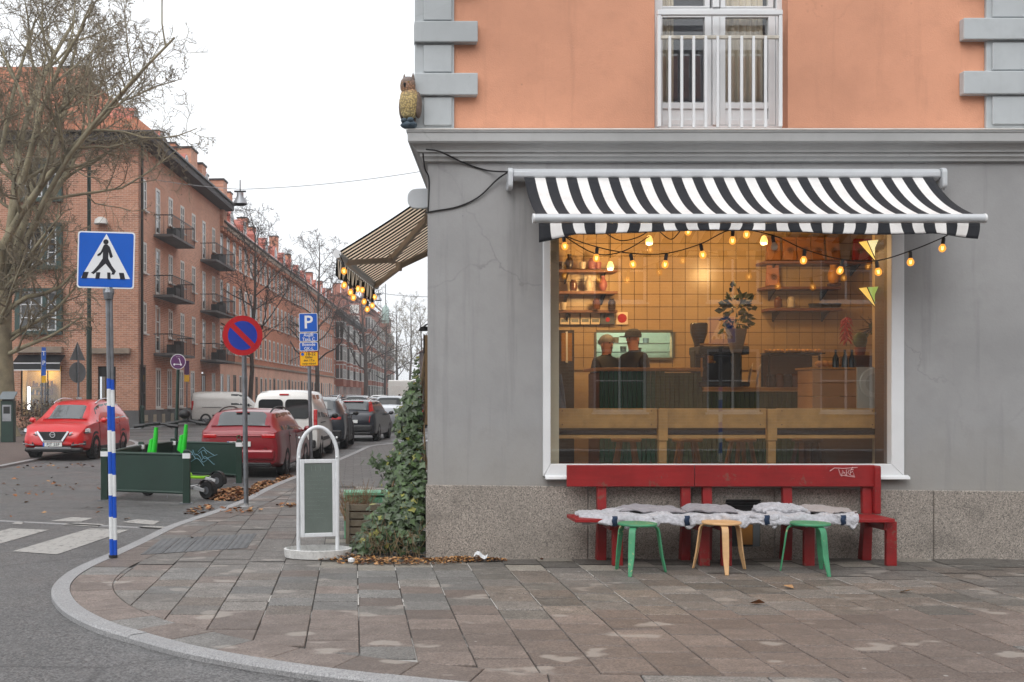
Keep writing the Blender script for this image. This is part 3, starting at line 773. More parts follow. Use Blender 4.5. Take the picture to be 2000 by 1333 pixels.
for (a, c, seed, col) in ((1288, 1322, 0, 'c1'), (1420, 1496, 2, 'c2')):
    m = MB(); m.grid(lambda u, v: (fx(a) + (fx(c) - fx(a)) * u, FY + .12 + .018 * math.sin(u * 40 + seed) + .01 * math.sin(u * 17), fz(240) + v * 2.4), 40, 1)
    m.build('curtain', mat('beige_curtain', S(222, 208, 184), .9, var=.1), fw, smooth=True, solid=.004)
rl = link('railing', None, cafe)
m = MB(); m.box(ux(1283), ux(1527), UY - .03, UY + .02, uz(31), uz(21)); m.box(ux(1283), ux(1290), UY - .025, UY + .02, 4.32, uz(31)); m.box(ux(1520), ux(1527), UY - .025, UY + .02, 4.32, uz(31))
m.build('rail_frame', M['white'], rl, bevel=.006)
m = MB(); m.box(ux(1290), ux(1520), UY - .022, UY + .012, uz(77), uz(70.5)); m.build('middle_rail', mat('worn_rail_paint', S(190, 184, 172), .5, var=.2, vs=12), rl, bevel=.004)
for k in range(9):
    px = 1307 + k * 23.35
    m = MB(); m.box(ux(px) - .0135, ux(px) + .0135, UY - .03, UY - .004, 4.31, uz(72)); m.build('baluster', M['white'], rl, bevel=.004)
# shop window
sw = link('shop_window', None, cafe)
FZ0 = wz(907, WY - .02)
m = MB()
def mitre(x0, x1, x2, x3, z0, z1, z2, z3): pass
SX0, SX1, SI0, SI1 = wx(1061, WY - .03), wx(1766, WY - .03), wx(1075, WY - .02), wx(1740, WY - .02)
m.hexa([(SX0, WY - .035, GZ0 - .03), (SI0, WY - .035, FZ0), (SI0, WY + .07, FZ0), (SX0, WY + .07, GZ0 - .03), (SX0, WY - .035, 3.36), (SI0, WY - .035, 3.36), (SI0, WY + .07, 3.36), (SX0, WY + .07, 3.36)])
m.build('side_frame', M['white'], sw, bevel=.006)
m = MB()
m.hexa([(SI1, WY - .035, FZ0), (SX1, WY - .035, GZ0 - .03), (SX1, WY + .07, GZ0 - .03), (SI1, WY + .07, FZ0), (SI1, WY - .035, 3.36), (SX1, WY - .035, 3.36), (SX1, WY + .07, 3.36), (SI1, WY + .07, 3.36)])
m.build('side_frame', M['white'], sw, bevel=.006)
m = MB()
m.hexa([(SX0 + .005, WY - .034, GZ0 - .028), (SX1 - .005, WY - .034, GZ0 - .028), (SX1 - .005, WY + .068, GZ0 - .028), (SX0 + .005, WY + .068, GZ0 - .028), (SI0, WY - .034, FZ0), (SI1, WY - .034, FZ0), (SI1, WY + .068, FZ0), (SI0, WY + .068, FZ0)])
m.build('bottom_frame', M['white'], sw, bevel=.006)
m = MB(); m.box(SX0, SX1, WY - .034, WY + .068, 3.361, 3.44); m.build('top_frame', M['white'], sw)
m = MB(); m.prism([(WY - .09, GZ0 - .055), (WY - .085, GZ0 - .03), (WY - .036, GZ0 - .012), (WY - .036, GZ0 - .055)], SX0 + .015, SX1 + .035, 'yz')
m.build('window_sill', M['white'], sw, bevel=.004)
GY = WY + .05
m = MB(); m.poly([(SI0, GY, FZ0), (SI1, GY, FZ0), (SI1, GY, 3.36), (SI0, GY, 3.36)]); m.build('window_pane', M['shopglass'], sw)
# ------------------------------------------------------------------ café room
FL = .70; BY = 14.8
room = link('cafe_room', None, cafe)
warmwall = mat('cream_wall_paint', S(196, 172, 138), .8, var=.08)
RX0, RX1 = 1.35, 7.6
hx0, hx1, hz0, hz1 = P(1090, 0, BY).x + 3 * .1668, P(1090, 0, BY).x + 9 * .1668, 1.96 + .1668, 1.96 + 3 * .1668
m = MB(); wall_grid(m, RX0, RX1, FL, 3.85, [(hx0, hx1, hz0, hz1)], BY + .012, .1)
m.poly([(RX0, WY + .45, FL), (RX0, BY + .012, FL), (RX0, BY + .012, 3.85), (RX0, WY + .45, 3.85)])
m.poly([(RX1, WY + .15, FL), (RX1, BY + .012, FL), (RX1, BY + .012, 3.85), (RX1, WY + .15, 3.85)])
m.build('room_wall', warmwall, room, fix=False)
m = MB(); m.poly([(RX0, WY + .15, FL), (RX1, WY + .15, FL), (RX1, BY + .1, FL), (RX0, BY + .1, FL)])
m.build('room_floor', mat('grey_concrete_floor', S(112, 108, 102), .6, var=.15, grime=.2), room, fix=False)
m = MB(); m.poly([(RX0, WY + .12, 3.85), (RX1, WY + .12, 3.85), (RX1, BY + .1, 3.85), (RX0, BY + .1, 3.85)])
m.build('room_ceiling', warmwall, room, fix=False)
m = MB(); m.box(RX0 - .1, P(1089, 0, 11.7).x, 11.62, 11.8, FL, 3.84); m.build('side_pier', mat('pale_pier_paint', S(214, 206, 184), .7, var=.05), room)
m = MB(); m.box(RX0, SX0, WY + .12, WY + .2, FL - .3, 3.84); m.box(SX0, SX1, WY + .11, WY + .2, FL - .3, FZ0 - .02); m.box(SX1, RX1, WY + .12, WY + .2, FL - .3, 3.84); m.box(SX0, SX1, WY + .11, WY + .2, 3.38, 3.84)
m.build('inner_front_wall', warmwall, room)
brown = mat('brown_stained_wood', S(96, 66, 42), .5, var=.15)
m = MB(); m.box(P(1735, 0, 11.45).x, P(1742, 0, 11.45).x + .05, WY + .075, WY + .42, FZ0 - .02, 3.37); m.build('window_jamb', brown, room, bevel=.004)
m = MB(); m.box(P(1712, 0, 12.0).x, P(1735, 0, 12.0).x, 11.95, 12.1, FL, 3.84); m.build('corner_post', warmwall, room)
tilem = mat('cream_wall_tile', S(190, 164, 126), .25, var=.03, rvar=.06)
m = MB(); a = .1668; g = .0035
m.hexa([(g, .008, g), (a - g, .008, g), (a - g, .02, g), (g, .02, g), (g, .008, a - g), (a - g, .008, a - g), (a - g, .02, a - g), (g, .02, a - g)])
tme = m.mesh('wall_tile', tilem)
x0 = P(1090, 0, BY).x
m = MB(); wall_grid(m, x0, x0 + 26 * a, 2.0, 3.80, [(hx0, hx1, hz0, hz1)], BY + .004, .006); m.build('tile_grout', mat('dark_grout', S(70, 52, 36), .9), room)
for i in range(26):
    for j in range(11):
        x, z = x0 + i * a, 1.96 + j * a
        if hx0 - .01 < x < hx1 - .01 and hz0 - .01 < z < hz1 - .01: continue
        o = link('wall_tile', tme, room); o.location = (x, BY - .018, z)
# kitchen hatch
m = MB(); kw = mat('white_kitchen_wall', S(196, 204, 190), .5, var=.1)
d = BY + 1.3
m.poly([(hx0 - .3, BY + .1, hz0 - .6), (hx0 - .3, d, hz0 - .6), (hx0 - .3, d, hz1 + .5), (hx0 - .3, BY + .1, hz1 + .5)]); m.poly([(hx1 + .3, BY + .1, hz0 - .6), (hx1 + .3, d, hz0 - .6), (hx1 + .3, d, hz1 + .5), (hx1 + .3, BY + .1, hz1 + .5)])
m.poly([(hx0 - .3, d, hz0 - .6), (hx1 + .3, d, hz0 - .6), (hx1 + .3, d, hz1 + .5), (hx0 - .3, d, hz1 + .5)])
m.poly([(hx0 - .3, BY + .1, hz1 + .5), (hx1 + .3, BY + .1, hz1 + .5), (hx1 + .3, d, hz1 + .5), (hx0 - .3, d, hz1 + .5)])
m.build('kitchen_wall', kw, room, fix=False)
m = MB(); m.box(hx0, hx1, BY - .05, BY + .1, hz0 - .03, hz0 + .0); m.box(hx0 - .03, hx0, BY - .03, BY + .02, hz0, hz1); m.box(hx1, hx1 + .03, BY - .03, BY + .02, hz0, hz1); m.box(hx0, hx1, BY - .03, BY + .02, hz1, hz1 + .03)
m.build('hatch_frame', mat('steel_frame', S(120, 118, 112), .4, .6), room)
kt = thing('kitchen_shelf', 'steel shelf of pans and boxes inside the kitchen hatch', 'shelf', (hx0, BY + .75, hz0 + .02))
for z in (.09, .21): m = MB(); m.box(-.2, hx1 - hx0 + .2, 0, .3, z - .008, z); m.build('board', mat('brushed_steel', S(150, 150, 146), .35, .7) if z < .1 else bpy.data.materials['brushed_steel'], kt)
q = random.Random(2)
for k in range(9):
    x = .04 + k * .105; z = .09 if k % 2 else .21; h = q.uniform(.04, .09)
    m = MB(); m.lathe([(0, 0), (.04, 0), (.045, h), (0, h)], 10, (x, .12, z)); m.build('pan', (M['zinc'], brown, M['signgrey'])[k % 3], kt, smooth=30)
t = thing('kitchen_lamp', 'bright white tube light inside the kitchen hatch', 'lamp', ((hx0 + hx1) / 2, BY + .5, hz1 + .42))
m = MB(); m.box(-.5, .5, -.04, .04, 0, .05); m.build('housing', M['white'], t)
m = MB(); m.tube([(-.48, 0, -.02), (.48, 0, -.02)], .018, 8); m.build('tube', emis('cool_tube_light', (.85, 1, .82, 1), 25), t)
def lamp(name, loc, energy, col, size, parent):
    l = bpy.data.lights.new(name, 'POINT'); l.energy = energy; l.color = col; l.shadow_soft_size = size
    o = link(name, l, parent); o.location = loc; return o
lamp('glow', (0, -.05, -.12), 14, (.82, 1, .80), .12, t)
# pendant lamps
amber = emis('amber_lamp_glass', (1, .55, .14, 1), 1.3)
for q, (px, py, Y, lab) in enumerate([(1268, 470, 13.2, 'amber glass pendant lamp above the counter near the kitchen hatch'), (1492, 470, 13.6, 'amber glass pendant lamp hanging before the row of kraft bags'), (1192, 520, 13.9, 'amber glass pendant lamp by the shelves on the left')]):
    p = P(px, py, Y)
    t = thing('pendant_lamp', lab, 'lamp', p, group='pendant lamps in the café')
    m = MB(); m.tube([(0, 0, .1), (0, 0, 3.85 - p.z)], .006, 5); m.build('cord', M['cable'], t)
    m = MB(); m.lathe([(.01, .06), (.025, .05), (.04, .01), (.045, -.02), (.03, -.05), (.0, -.055)], 14); m.build('shade', amber, t, smooth=True)
    lamp('glow', (0, 0, -.16), 24, (1, .60, .24), .08, t)
# interior bench along the window
ib = thing('window_bench', 'long oiled wood bench with dark cushion strip seen through the shop window', 'bench', (P(1400, 0, 11.75).x, 11.75, FL))
def ibx(px): return P(px, 0, 11.75).x - ib.location.x
def ibz(py): return P(0, py, 11.75).z - FL
for (a, c) in ((1088, 1284), (1290, 1497), (1517, 1716)):
    m = MB(); m.box(ibx(a), ibx(c), .0, .035, ibz(836), ibz(798)); o = m.build('back_plank', M['wood'], ib, bevel=.004)
    m = MB()
    for bx in (a + 10, c - 12):
        for bz in (803, 830): m.lathe([(0, -.004), (.007, -.004), (.007, .0)], 8, (ibx(bx), 0, ibz(bz)), axis='y')
    m.build('bolt', brown, ib)
for (a, c) in ((1077, 1088), (1285, 1303), (1498, 1516), (1718, 1734)):
    m = MB(); m.box(ibx(a), ibx(c), -.03, .05, ibz(861), ibz(799)); m.box(ibx(a) + .008, ibx(c) - .008, -.015, .05, 0, ibz(861.5)); m.build('post', M['wood'], ib, bevel=.004)
m = MB(); m.box(ibx(1086), ibx(1720), .06, .50, ibz(850), ibz(838)); m.build('cushion', mat('dark_navy_cushion', S(34, 40, 52), .8), ib, bevel=.02)
m = MB(); m.box(ibx(1086), ibx(1720), .03, .52, ibz(857), ibz(850.5)); m.build('seat', M['wood'], ib)
# counter
cx0, cx1 = P(1170, 0, 13.3).x, P(1590, 0, 13.3).x
ct = thing('bar_counter', 'long counter with green boarded front and wooden top in the café', 'counter', (cx0, 13.3, FL))
gm = mat('olive_green_boarding', S(66, 84, 40), .6, var=.12, rvar=.1); gm2 = mat('bottle_green_boarding', S(22, 84, 56), .5, var=.1, rvar=.1)
L = cx1 - cx0; n_ = 46; hz = 1.06
for k in range(n_):
    m = MB(); xa, xb = L * k / n_ + .003, L * (k + 1) / n_ - .003
    m.box(xa, xb, -.02, .0, .02, 1.22 if k < 14 else (1.20 if k < 22 else .98)); m.build('front_board', gm2 if k < 12 else gm, ct, bevel=.004, seg=1)
m = MB(); m.box(0, L * 22 / n_, .0, .6, 0, 1.2); m.box(L * 22 / n_, L, 0, .6, 0, .98); m.build('carcass', brown, ct)
m = MB(); m.box(-.05, L * 22 / n_, -.06, .62, 1.22, 1.26); m.build('upper_top', M['wood'], ct, bevel=.005)
m = MB(); m.box(L * 22 / n_ + .005, L + .03, -.08, .62, .99, 1.03); m.build('lower_top', M['wood'], ct, bevel=.005)
# boarded chest and shelf unit right
bx0, bx1 = P(1585, 0, 12.6).x, P(1700, 0, 12.6).x
t = thing('boarded_cabinet', 'pale wood cabinet of three wide boards behind the white panel', 'cabinet', (bx0, 12.6, FL))
for k in range(3):
    za, zb_ = P(0, 800 - k * 26, 12.6).z - FL, P(0, 800 - (k + 1) * 26 + 1, 12.6).z - FL
    m = MB(); m.box(0, bx1 - bx0, -.02, .4, za, zb_); m.build('board', mat('pale_pine', S(190, 150, 112), .6, var=.1) if k == 0 else bpy.data.materials['pale_pine'], t, bevel=.004)
m = MB(); m.box(.01, bx1 - bx0 - .01, 0, .39, 0, P(0, 801, 12.6).z - FL); m.build('base', brown, t)
m = MB(); m.box(-.02, bx1 - bx0 + .02, -.03, .42, P(0, 722, 12.6).z - FL, P(0, 718, 12.6).z - FL); m.build('top', M['wood'], t)
for k, (px, col, lab) in enumerate([(1632, (26, 38, 44), 'dark bottle on the boarded cabinet, left of its pair'), (1650, (30, 48, 60), 'blue black bottle in the middle of the boarded cabinet'), (1664, (24, 44, 66), 'blue bottle at the right end of the boarded cabinet')]):
    p = P(px, 718, 12.7); m = MB(); m.lathe([(0, 0), (.035, 0), (.035, .10), (.012, .15), (.012, .2), (0, .2)], 10)
    tag(m.build('bottle', mat('bottle_glass_%d' % k, S(*col), .1), None, smooth=30), lab, 'bottle', 'bottles on the boarded cabinet').location = p
for k in range(4):
    p = P(1600 + k * 11, 716, 12.75); m = MB(); m.ball((0, 0, .03), .05, 8, 0, (1.1, .9, .7))
    tag(m.build('bread_roll', mat('baked_crust', S(196, 150, 96), .8, var=.2) if k == 0 else bpy.data.materials['baked_crust'], None, smooth=True), ('first', 'second', 'third', 'fourth')[k] + ' bread roll from the left on the boarded cabinet', 'bread roll', 'bread rolls on the cabinet').location = p
# white panel with ring
p0, p1 = P(1664, 799, 11.98), P(1733, 718, 11.98)
t = thing('display_board', 'square white board with a pale ring standing on the bench end', 'display board', ((p0.x + p1.x) / 2, 11.86, p0.z))
hw, hh = (p1.x - p0.x) / 2, p1.z - p0.z
m = MB(); m.box(-hw, hw, .0, .02, 0, hh); m.build('sheet', mat('off_white_panel', S(176, 170, 158), .7, var=.05), t, bevel=.003)
m = MB(); m.lathe([(.10, -.004), (.155, -.006), (.165, 0)], 32, (0, 0, hh * .62), axis='y'); m.build('ring', mat('pale_ring', S(196, 190, 178), .5), t, smooth=30)
# shelves on the tiled wall
shm = mat('dark_shelf_wood', S(112, 72, 52), .55, var=.12)
def shelf(name, xa, xb, py, Y, lab, m_=None):
    a, c = P(xa, py, Y), P(xb, py, Y)
    t = thing(name, lab, 'shelf', (a.x, BY - .01, a.z), group='shelves on the tiled wall')
    m = MB(); m.box(0, c.x - a.x, -(BY - Y), -.01, -.035, 0); m.build('board', m_ or shm, t, bevel=.004)
    for q in (.15, c.x - a.x - .15):
        m = MB(); m.prism([(-.015, -.036), (-(BY - Y) + .04, -.036), (-.015, -.16)], q - .01, q + .01, 'yz'); m.build('bracket', M['blackmetal'], t)
    return t
shelf('wall_shelf', 1088, 1206, 527, 14.5, 'upper shelf of small cups and jars left of the tiled wall')
shelf('wall_shelf', 1088, 1206, 569, 14.5, 'middle shelf of flowers and cups left of the tiled wall')
shelf('wall_shelf', 1088, 1206, 606, 14.62, 'lowest of the three left shelves, above the menu cards')
shelf('wall_shelf', 1494, 1706, 510, 14.45, 'top right shelf carrying kraft coffee bags')
shelf('wall_shelf', 1494, 1642, 560, 14.5, 'right shelf under the kraft bags with a yellow owl')
shelf('wall_shelf', 1502, 1645, 602, 14.5, 'low right shelf with dark pans on it')
def pot(name, px, py, Y, prof, m_, lab, cat, group=None, n=12):
    m = MB(); m.lathe(prof, n); o = m.build(name, m_, None, smooth=35); o.location = P(px, py, Y); return tag(o, lab, cat, group)
ceram = [mat('white_ceramic', S(196, 184, 168), .3), mat('dark_ceramic', S(48, 36, 34), .3), mat('rose_ceramic', S(150, 90, 90), .4), mat('brown_glass', S(96, 56, 26), .15)]
cupp = [(0, 0), (.035, 0), (.042, .05), (.045, .09), (.040, .09), (.036, .012), (0, .01)]
jarp = [(0, 0), (.045, 0), (.05, .03), (.05, .1), (.03, .125), (.03, .14), (0, .14)]
vasep = [(0, 0), (.03, 0), (.055, .06), (.05, .11), (.022, .16), (.03, .19), (0, .19)]
for (px, py, pr, c, nm, lab) in [(1097, 526, cupp, 1, 'cup', 'dark cup at the left end of the upper left shelf'), (1112, 526, vasep, 1, 'vase', 'slim dark vase on the upper left shelf'), (1138, 526, cupp, 0, 'cup', 'white cup in the middle of the upper left shelf'), (1156, 526, jarp, 2, 'jar', 'mauve jar on the upper left shelf'), (1168, 526, cupp, 2, 'cup', 'rose cup at the right end of the upper left shelf'), (1120, 568, jarp, 3, 'jar', 'brown glass jar on the middle left shelf'), (1150, 568, vasep, 0, 'vase', 'white vase on the middle left shelf'), (1178, 568, vasep, 2, 'vase', 'pink vase with flowers on the middle left shelf'), (1100, 605, cupp, 0, 'cup', 'white cup on the lowest left shelf'), (1165, 605, jarp, 3, 'jar', 'amber jar on the lowest left shelf'), (1195, 605, jarp, 1, 'jar', 'dark jar at the right end of the lowest left shelf'),
                                 (1520, 601, jarp, 3, 'jar', 'brown jar on the low right shelf'), (1545, 601, jarp, 0, 'jar', 'pale jar on the low right shelf')]:
    pot(nm, px, py, 14.58, pr, ceram[c], lab, nm)
for k, px in enumerate((1592, 1612, 1630)):
    pot('pan', px, 601, 14.6, [(0, 0), (.07, 0), (.085, .05), (.08, .05), (.066, .008), (0, .006)], M['black'], ('first', 'second', 'third')[k] + ' black pan from the left on the low right shelf', 'pan', 'black pans on the shelf')
def bag(px, py, Y, wd, ht, m_, lab, group):
    t = thing('coffee_bag', lab, 'coffee bag', P(px, py, Y), group=group)
    m = MB(); a = wd / 2
    m.hexa([(-a, -.05, 0), (a, -.05, 0), (a, .05, 0), (-a, .05, 0), (-a, -.012, ht * .86), (a, -.012, ht * .86), (a, .012, ht * .86), (-a, .012, ht * .86)])
    m.box(-a, a, -.012, .012, ht * .86, ht); m.build('sack', m_, t, bevel=.008)
    m = MB(); m.lathe([(0, 0), (.03, 0)], 12, (0, -.045, ht * .42), axis='y'); m.lathe([(.036, 0), (.042, 0)], 12, (0, -.045, ht * .42), axis='y'); m.build('emblem', mat('brown_print', S(96, 60, 34), .8) if 'brown_print' not in bpy.data.materials else bpy.data.materials['brown_print'], t)
kraft = mat('kraft_paper', S(150, 98, 52), .7, var=.1); redbag = mat('red_foil', S(140, 34, 28), .4); rosy = mat('rosy_paper', S(170, 116, 92), .7)
for k, px in enumerate((1510, 1541, 1569, 1596, 1626)):
    bag(px, 509, 14.55, .17, .30, kraft, ('first', 'second', 'third', 'fourth', 'fifth')[k] + ' kraft coffee bag from the left on the top right shelf', 'kraft bags on the top shelf')
bag(1677, 509, 14.55, .14, .28, redbag, 'red coffee bag, left of two by the tiffany lamp', 'red bags on the top shelf')
bag(1697, 509, 14.55, .14, .28, redbag, 'red coffee bag nearest the tiffany lamp', 'red bags on the top shelf')
bag(1509, 559, 14.58, .16, .27, rosy, 'rosy paper bag standing alone under the kraft bags', None)
# yellow owl figure on the shelf
t = thing('owl_figurine', 'yellow owl figurine on the right shelf', 'figurine', P(1629, 559, 14.58))
yel = mat('yellow_glaze', S(226, 160, 44), .35, var=.12)
m = MB(); m.lathe([(0, .03), (.05, .035), (.075, .09), (.08, .15), (.06, .21), (.045, .24)], 14); m.build('body', yel, t, smooth=True)
m = MB(); m.ball((0, 0, .265), .052, 12); m.lathe([(.018, .29), (0, .34)], 6, (-.03, 0, 0)); m.lathe([(.018, .29), (0, .34)], 6, (.03, 0, 0)); m.build('head', yel, t, smooth=True)
m = MB(); m.box(-.07, .07, -.05, .05, 0, .03); m.build('stand', brown, t)
# tiffany wall lamps at the window corner
ty = emis('yellow_stained_glass', (1, .58, .07, 1), .75); tg = emis('green_stained_glass', (.42, .60, .06, 1), .5); tw = emis('pale_stained_glass', (1, .85, .42, 1), .8)
for k, (py, cols, lab) in enumerate([(509, (ty, tw, ty, tw, ty), 'upper fan shaped stained glass lamp, all yellow'), (599, (ty, tg, ty, tg, ty), 'lower fan shaped stained glass lamp with green panels')]):
    t = thing('wall_lamp', lab, 'lamp', P(1714, py, 11.85), group='stained glass lamps at the window corner')
    n_ = 5
    for q in range(n_):
        a0, a1 = R(180 + q * 36), R(180 + (q + 1) * 36)
        m = MB(); r0, r1, h = .03, .20, .19
        A = lambda a, r, z: (r * math.cos(a), r * math.sin(a), z)
        m.poly([A(a0, r0, 0), A(a1, r0, 0), A(a1, r1, h), A(a0, r1, h)]); m.build('glass_panel', cols[q], t, solid=.004)
        m = MB(); m.tube([A(a0, r0, 0), A(a0, r1, h)], .007, 5); m.build('lead_strip', M['blackmetal'], t)
    m = MB(); m.lathe([(0, -.02), (.032, -.02), (.034, .004), (0, .004)], 10); m.build('foot', mat('brass', S(176, 130, 60), .3, .8) if k == 0 else bpy.data.materials['brass'], t)
    lamp('glow', (0, -.08, .17), 3, (1, .68, .24), .04, t)
# menu cards
cardm = mat('cream_card', S(238, 222, 200), .7)
for k in range(4):
    t = thing('menu_card', ('first', 'second', 'third', 'fourth')[k] + ' framed menu card from the left under the shelves', 'menu card', P(1103 + k * 20, 634, BY - .05), group='menu cards under the shelves')
    m = MB(); m.box(-.06, .06, 0, .01, 0, .165); m.build('card', cardm, t)
    m = MB(); m.box(-.045, .045, -.004, 0, .03, .07); m.build('photo', M['signgrey'], t)
    m = MB(); m.box(-.068, -.06, -.006, .012, -.008, .173); m.box(.06, .068, -.006, .012, -.008, .173); m.box(-.06, .06, -.006, .012, .165, .173); m.box(-.06, .06, -.006, .012, -.008, 0); m.build('frame', M['blackmetal'], t)
t = thing('tote_bag', 'blue grey cloth bag with red print hanging above the hatch', 'bag', P(1186, 634, BY - .06))
m = MB(); m.hexa([(-.1, -.03, 0), (.1, -.03, 0), (.1, .03, 0), (-.1, .03, 0), (-.085, -.01, .16), (.085, -.01, .16), (.085, .01, .16), (-.085, .01, .16)]); m.build('cloth', mat('blue_grey_cloth', S(84, 92, 104), .9), t, bevel=.01)
m = MB(); m.lathe([(0, 0), (.03, 0)], 12, (0, -.032, .06), axis='y'); m.build('print', M['signred'], t)
t = thing('round_red_sign', 'small square sign with a red disc above the hatch', 'sign', P(1215, 634, BY - .05))
m = MB(); m.box(-.075, .075, 0, .01, 0, .16); m.build('backing', cardm, t)
m = MB(); m.lathe([(0, -.005), (.06, -.005), (.06, .0)], 20, (0, 0, .08), axis='y'); m.build('disc', M['signred'], t)
# coffee grinder, machine, plant, plates
t = thing('coffee_grinder', 'coffee grinder with smoky cone hopper left of the potted plant', 'coffee grinder', (P(1365, 0, 13.5).x, 13.5, FL + 1.26))
s = 163
smoky = mat('smoky_hopper', S(44, 42, 42), .12)
m = MB(); m.box(-.08, .08, -.1, .1, 0, .22); m.build('base', M['black'], t, bevel=.02)
m = MB(); m.lathe([(.05, .22), (.06, .30), (.10, .42), (.105, .52), (.095, .54), (0, .54)], 16); m.build('hopper', smoky, t, smooth=30)
m = MB(); m.tube([(0, -.1, .16), (0, -.17, .14)], .02, 8); m.build('spout', M['chrome'], t)
t = thing('espresso_machine', 'brass and black espresso machine on the lower counter', 'coffee machine', (P(1405, 0, 13.45).x, 13.45, FL + 1.035))
m = MB(); m.box(-.3, .3, -.2, .22, .0, .06); m.box(-.28, .28, .02, .22, .06, .38); m.box(-.3, .3, -.18, .22, .38, .48); m.build('body', M['black'], t, bevel=.015)
for q in (-.14, .14):
    m = MB(); m.lathe([(0, .28), (.035, .28), (.04, .37), (0, .37)], 12, (q, -.1, 0)); m.tube([(q, -.1, .30), (q, -.26, .29)], .014, 8); m.build('group_head', bpy.data.materials['brass'], t, smooth=30)
m = MB(); m.tube([(-.27, -.19, .34), (-.27, -.19, .12)], .012, 8); m.build('steam_pipe', bpy.data.materials['brass'], t)
m = MB(); m.tube([(-.28, -.16, .5), (.28, -.16, .5)], .012, 8); m.build('cup_rail', bpy.data.materials['brass'], t)
def leafy(m, c, n, rad, size, seed, mi=0, droop=.2):
    q = random.Random(seed)
    for k in range(n):
        d = Vector((q.gauss(0, 1), q.gauss(0, 1), q.gauss(0, .8) + .3)).normalized()
        p = Vector(c) + Vector((d.x * rad[0], d.y * rad[1], d.z * rad[2])) * q.uniform(.35, 1)
        a = (d + Vector((q.uniform(-.5, .5), q.uniform(-.5, .5), q.uniform(-.6, .3)))).normalized()
        sd = a.cross(Vector((q.uniform(-1, 1), q.uniform(-1, 1), q.uniform(-1, 1)))).normalized(); L = size * q.uniform(.6, 1.2); W = L * .32
        up = a.cross(sd) * L * .12
        m.poly([p, p + a * L * .5 + sd * W + up, p + a * L, p + a * L * .5 - sd * W + up], mi)
t = thing('potted_plant', 'leafy plant in a stone bowl raised on a dark post', 'plant', (P(1438, 0, 13.2).x, 13.2, FL + 1.035))
q0 = t.location.z
m = MB(); m.lathe([(0, 0), (.07, 0), (.055, .1), (.05, P(0, 690, 13.2).z - q0), (0, P(0, 690, 13.2).z - q0)], 14); m.build('post', mat('dark_grey_post', S(62, 66, 70), .6), t, smooth=30)
zb_ = P(0, 690, 13.2).z - q0; zt_ = P(0, 643, 13.2).z - q0
m = MB(); m.lathe([(0, zb_), (.06, zb_), (.08, zb_ + .08), (.10, zb_ + .16), (.12, zt_), (.11, zt_), (0, zt_ - .03)], 16); m.build('bowl', mat('grey_stone_bowl', S(120, 112, 104), .7, var=.15), t, smooth=30)
m = MB(); leafy(m, (0, 0, zt_ + .22), 90, (.17, .14, .28), .11, 5); leafy(m, (0, 0, zt_ + .05), 40, (.15, .12, .08), .10, 6, 1); tag(m.build('foliage', [M['ivyleaf'], M['ivyleaf2']], t, fix=False), kind='stuff')
t = thing('cactus_pot', 'round green cactus in a small pot by the right wall', 'plant', (P(1680, 0, 13.1).x, 13.1, P(0, 694, 13.1).z))
m = MB(); m.lathe([(0, 0), (.05, 0), (.065, .09), (.055, .09), (0, .08)], 12); m.build('pot', mat('terracotta', S(150, 90, 64), .8), t, smooth=30)
m = MB(); m.ball((0, 0, .17), .085, 12, 0, (1, .6, 1.15)); leafy(m, (.1, 0, .2), 14, (.1, .06, .1), .1, 8); m.build('stem', M['ivyleaf2'], t, smooth=True)
m = MB(); m.box(P(1655, 0, 13.1).x, P(1712, 0, 13.1).x, 13.0, 13.3, FL, P(0, 695, 13.1).z - .001); tag(m.build('plant_stand', brown, None), 'dark box stand under the cactus', 'stand')
t = thing('hanging_spikes', 'dark spiky dried plant hanging on the right wall', 'plant', P(1706, 640, 13.2))
m = MB()
for k in range(40):
    a = rnd.uniform(0, 6.28); e = rnd.uniform(-.9, .9); d = Vector((math.cos(a) * math.cos(e) - .4, math.sin(a) * .3, math.sin(e))) * rnd.uniform(.12, .24)
    m.tube([(0, 0, 0), d], [.006, .002], 3)
m.build('spikes', mat('dried_dark_plant', S(66, 58, 40), .9), t)
t = thing('chilli_string', 'string of red chillies hanging by the right wall', 'chilli string', P(1653, 612, 14.3))
m = MB(); m.tube([(0, 0, 0), (0, 0, -.42)], .006, 5); m.build('string', M['wood2'], t)
chm = mat('dried_red_chilli', S(166, 40, 28), .4, var=.2)
m = MB()
for k in range(34):
    z = -.05 - .30 * k / 34; a = k * 2.4; d = Vector((math.cos(a), math.sin(a), -.6)) * .085
    m.tube([(0, 0, z), Vector((0, 0, z)) + d * .6, Vector((0, 0, z)) + d + Vector((0, 0, -.03))], [.012, .011, .002], 5)
tag(m.build('chillies', chm, t), kind='stuff')
for k, (px, lab) in enumerate([(1462, 'large pale plate leaning on the lower counter'), (1478, 'second plate tucked behind the leaning plate')]):
    m = MB(); m.lathe([(0, .0), (.1, .005), (.15, .022), (.15, .028), (.1, .012), (0, .008)], 24); o = m.build('plate', ceram[0], None, smooth=30); o.location = (P(px, 0, 13.5 + .1 * k).x, 13.5 + .1 * k, FL + 1.03 + .15); o.rotation_euler = (R(100), 0, R(70)); tag(o, lab, 'plate')
for k in range(4):
    m = MB(); m.box(-.13, .13, -.1, .1, 0, .012); t = thing('pastry_tray', ('first', 'second', 'third', 'fourth')[k] + ' pastry tray from the left on the glass rack', 'tray', (P(1512 + k * 24, 0, 13.4).x, 13.4, P(0, 692, 13.4).z), group='pastry trays')
    m.build('tray', M['black'], t)
    for q in range(5):
        m = MB(); m.ball((-.1 + q * .05, rnd.uniform(-.04, .02), .035), .032, 8, 0, (1, 1.3, .8)); m.build('pastry', bpy.data.materials['baked_crust'], t, smooth=True)
xr0, xr1 = P(1495, 0, 13.4).x, P(1592, 0, 13.4).x
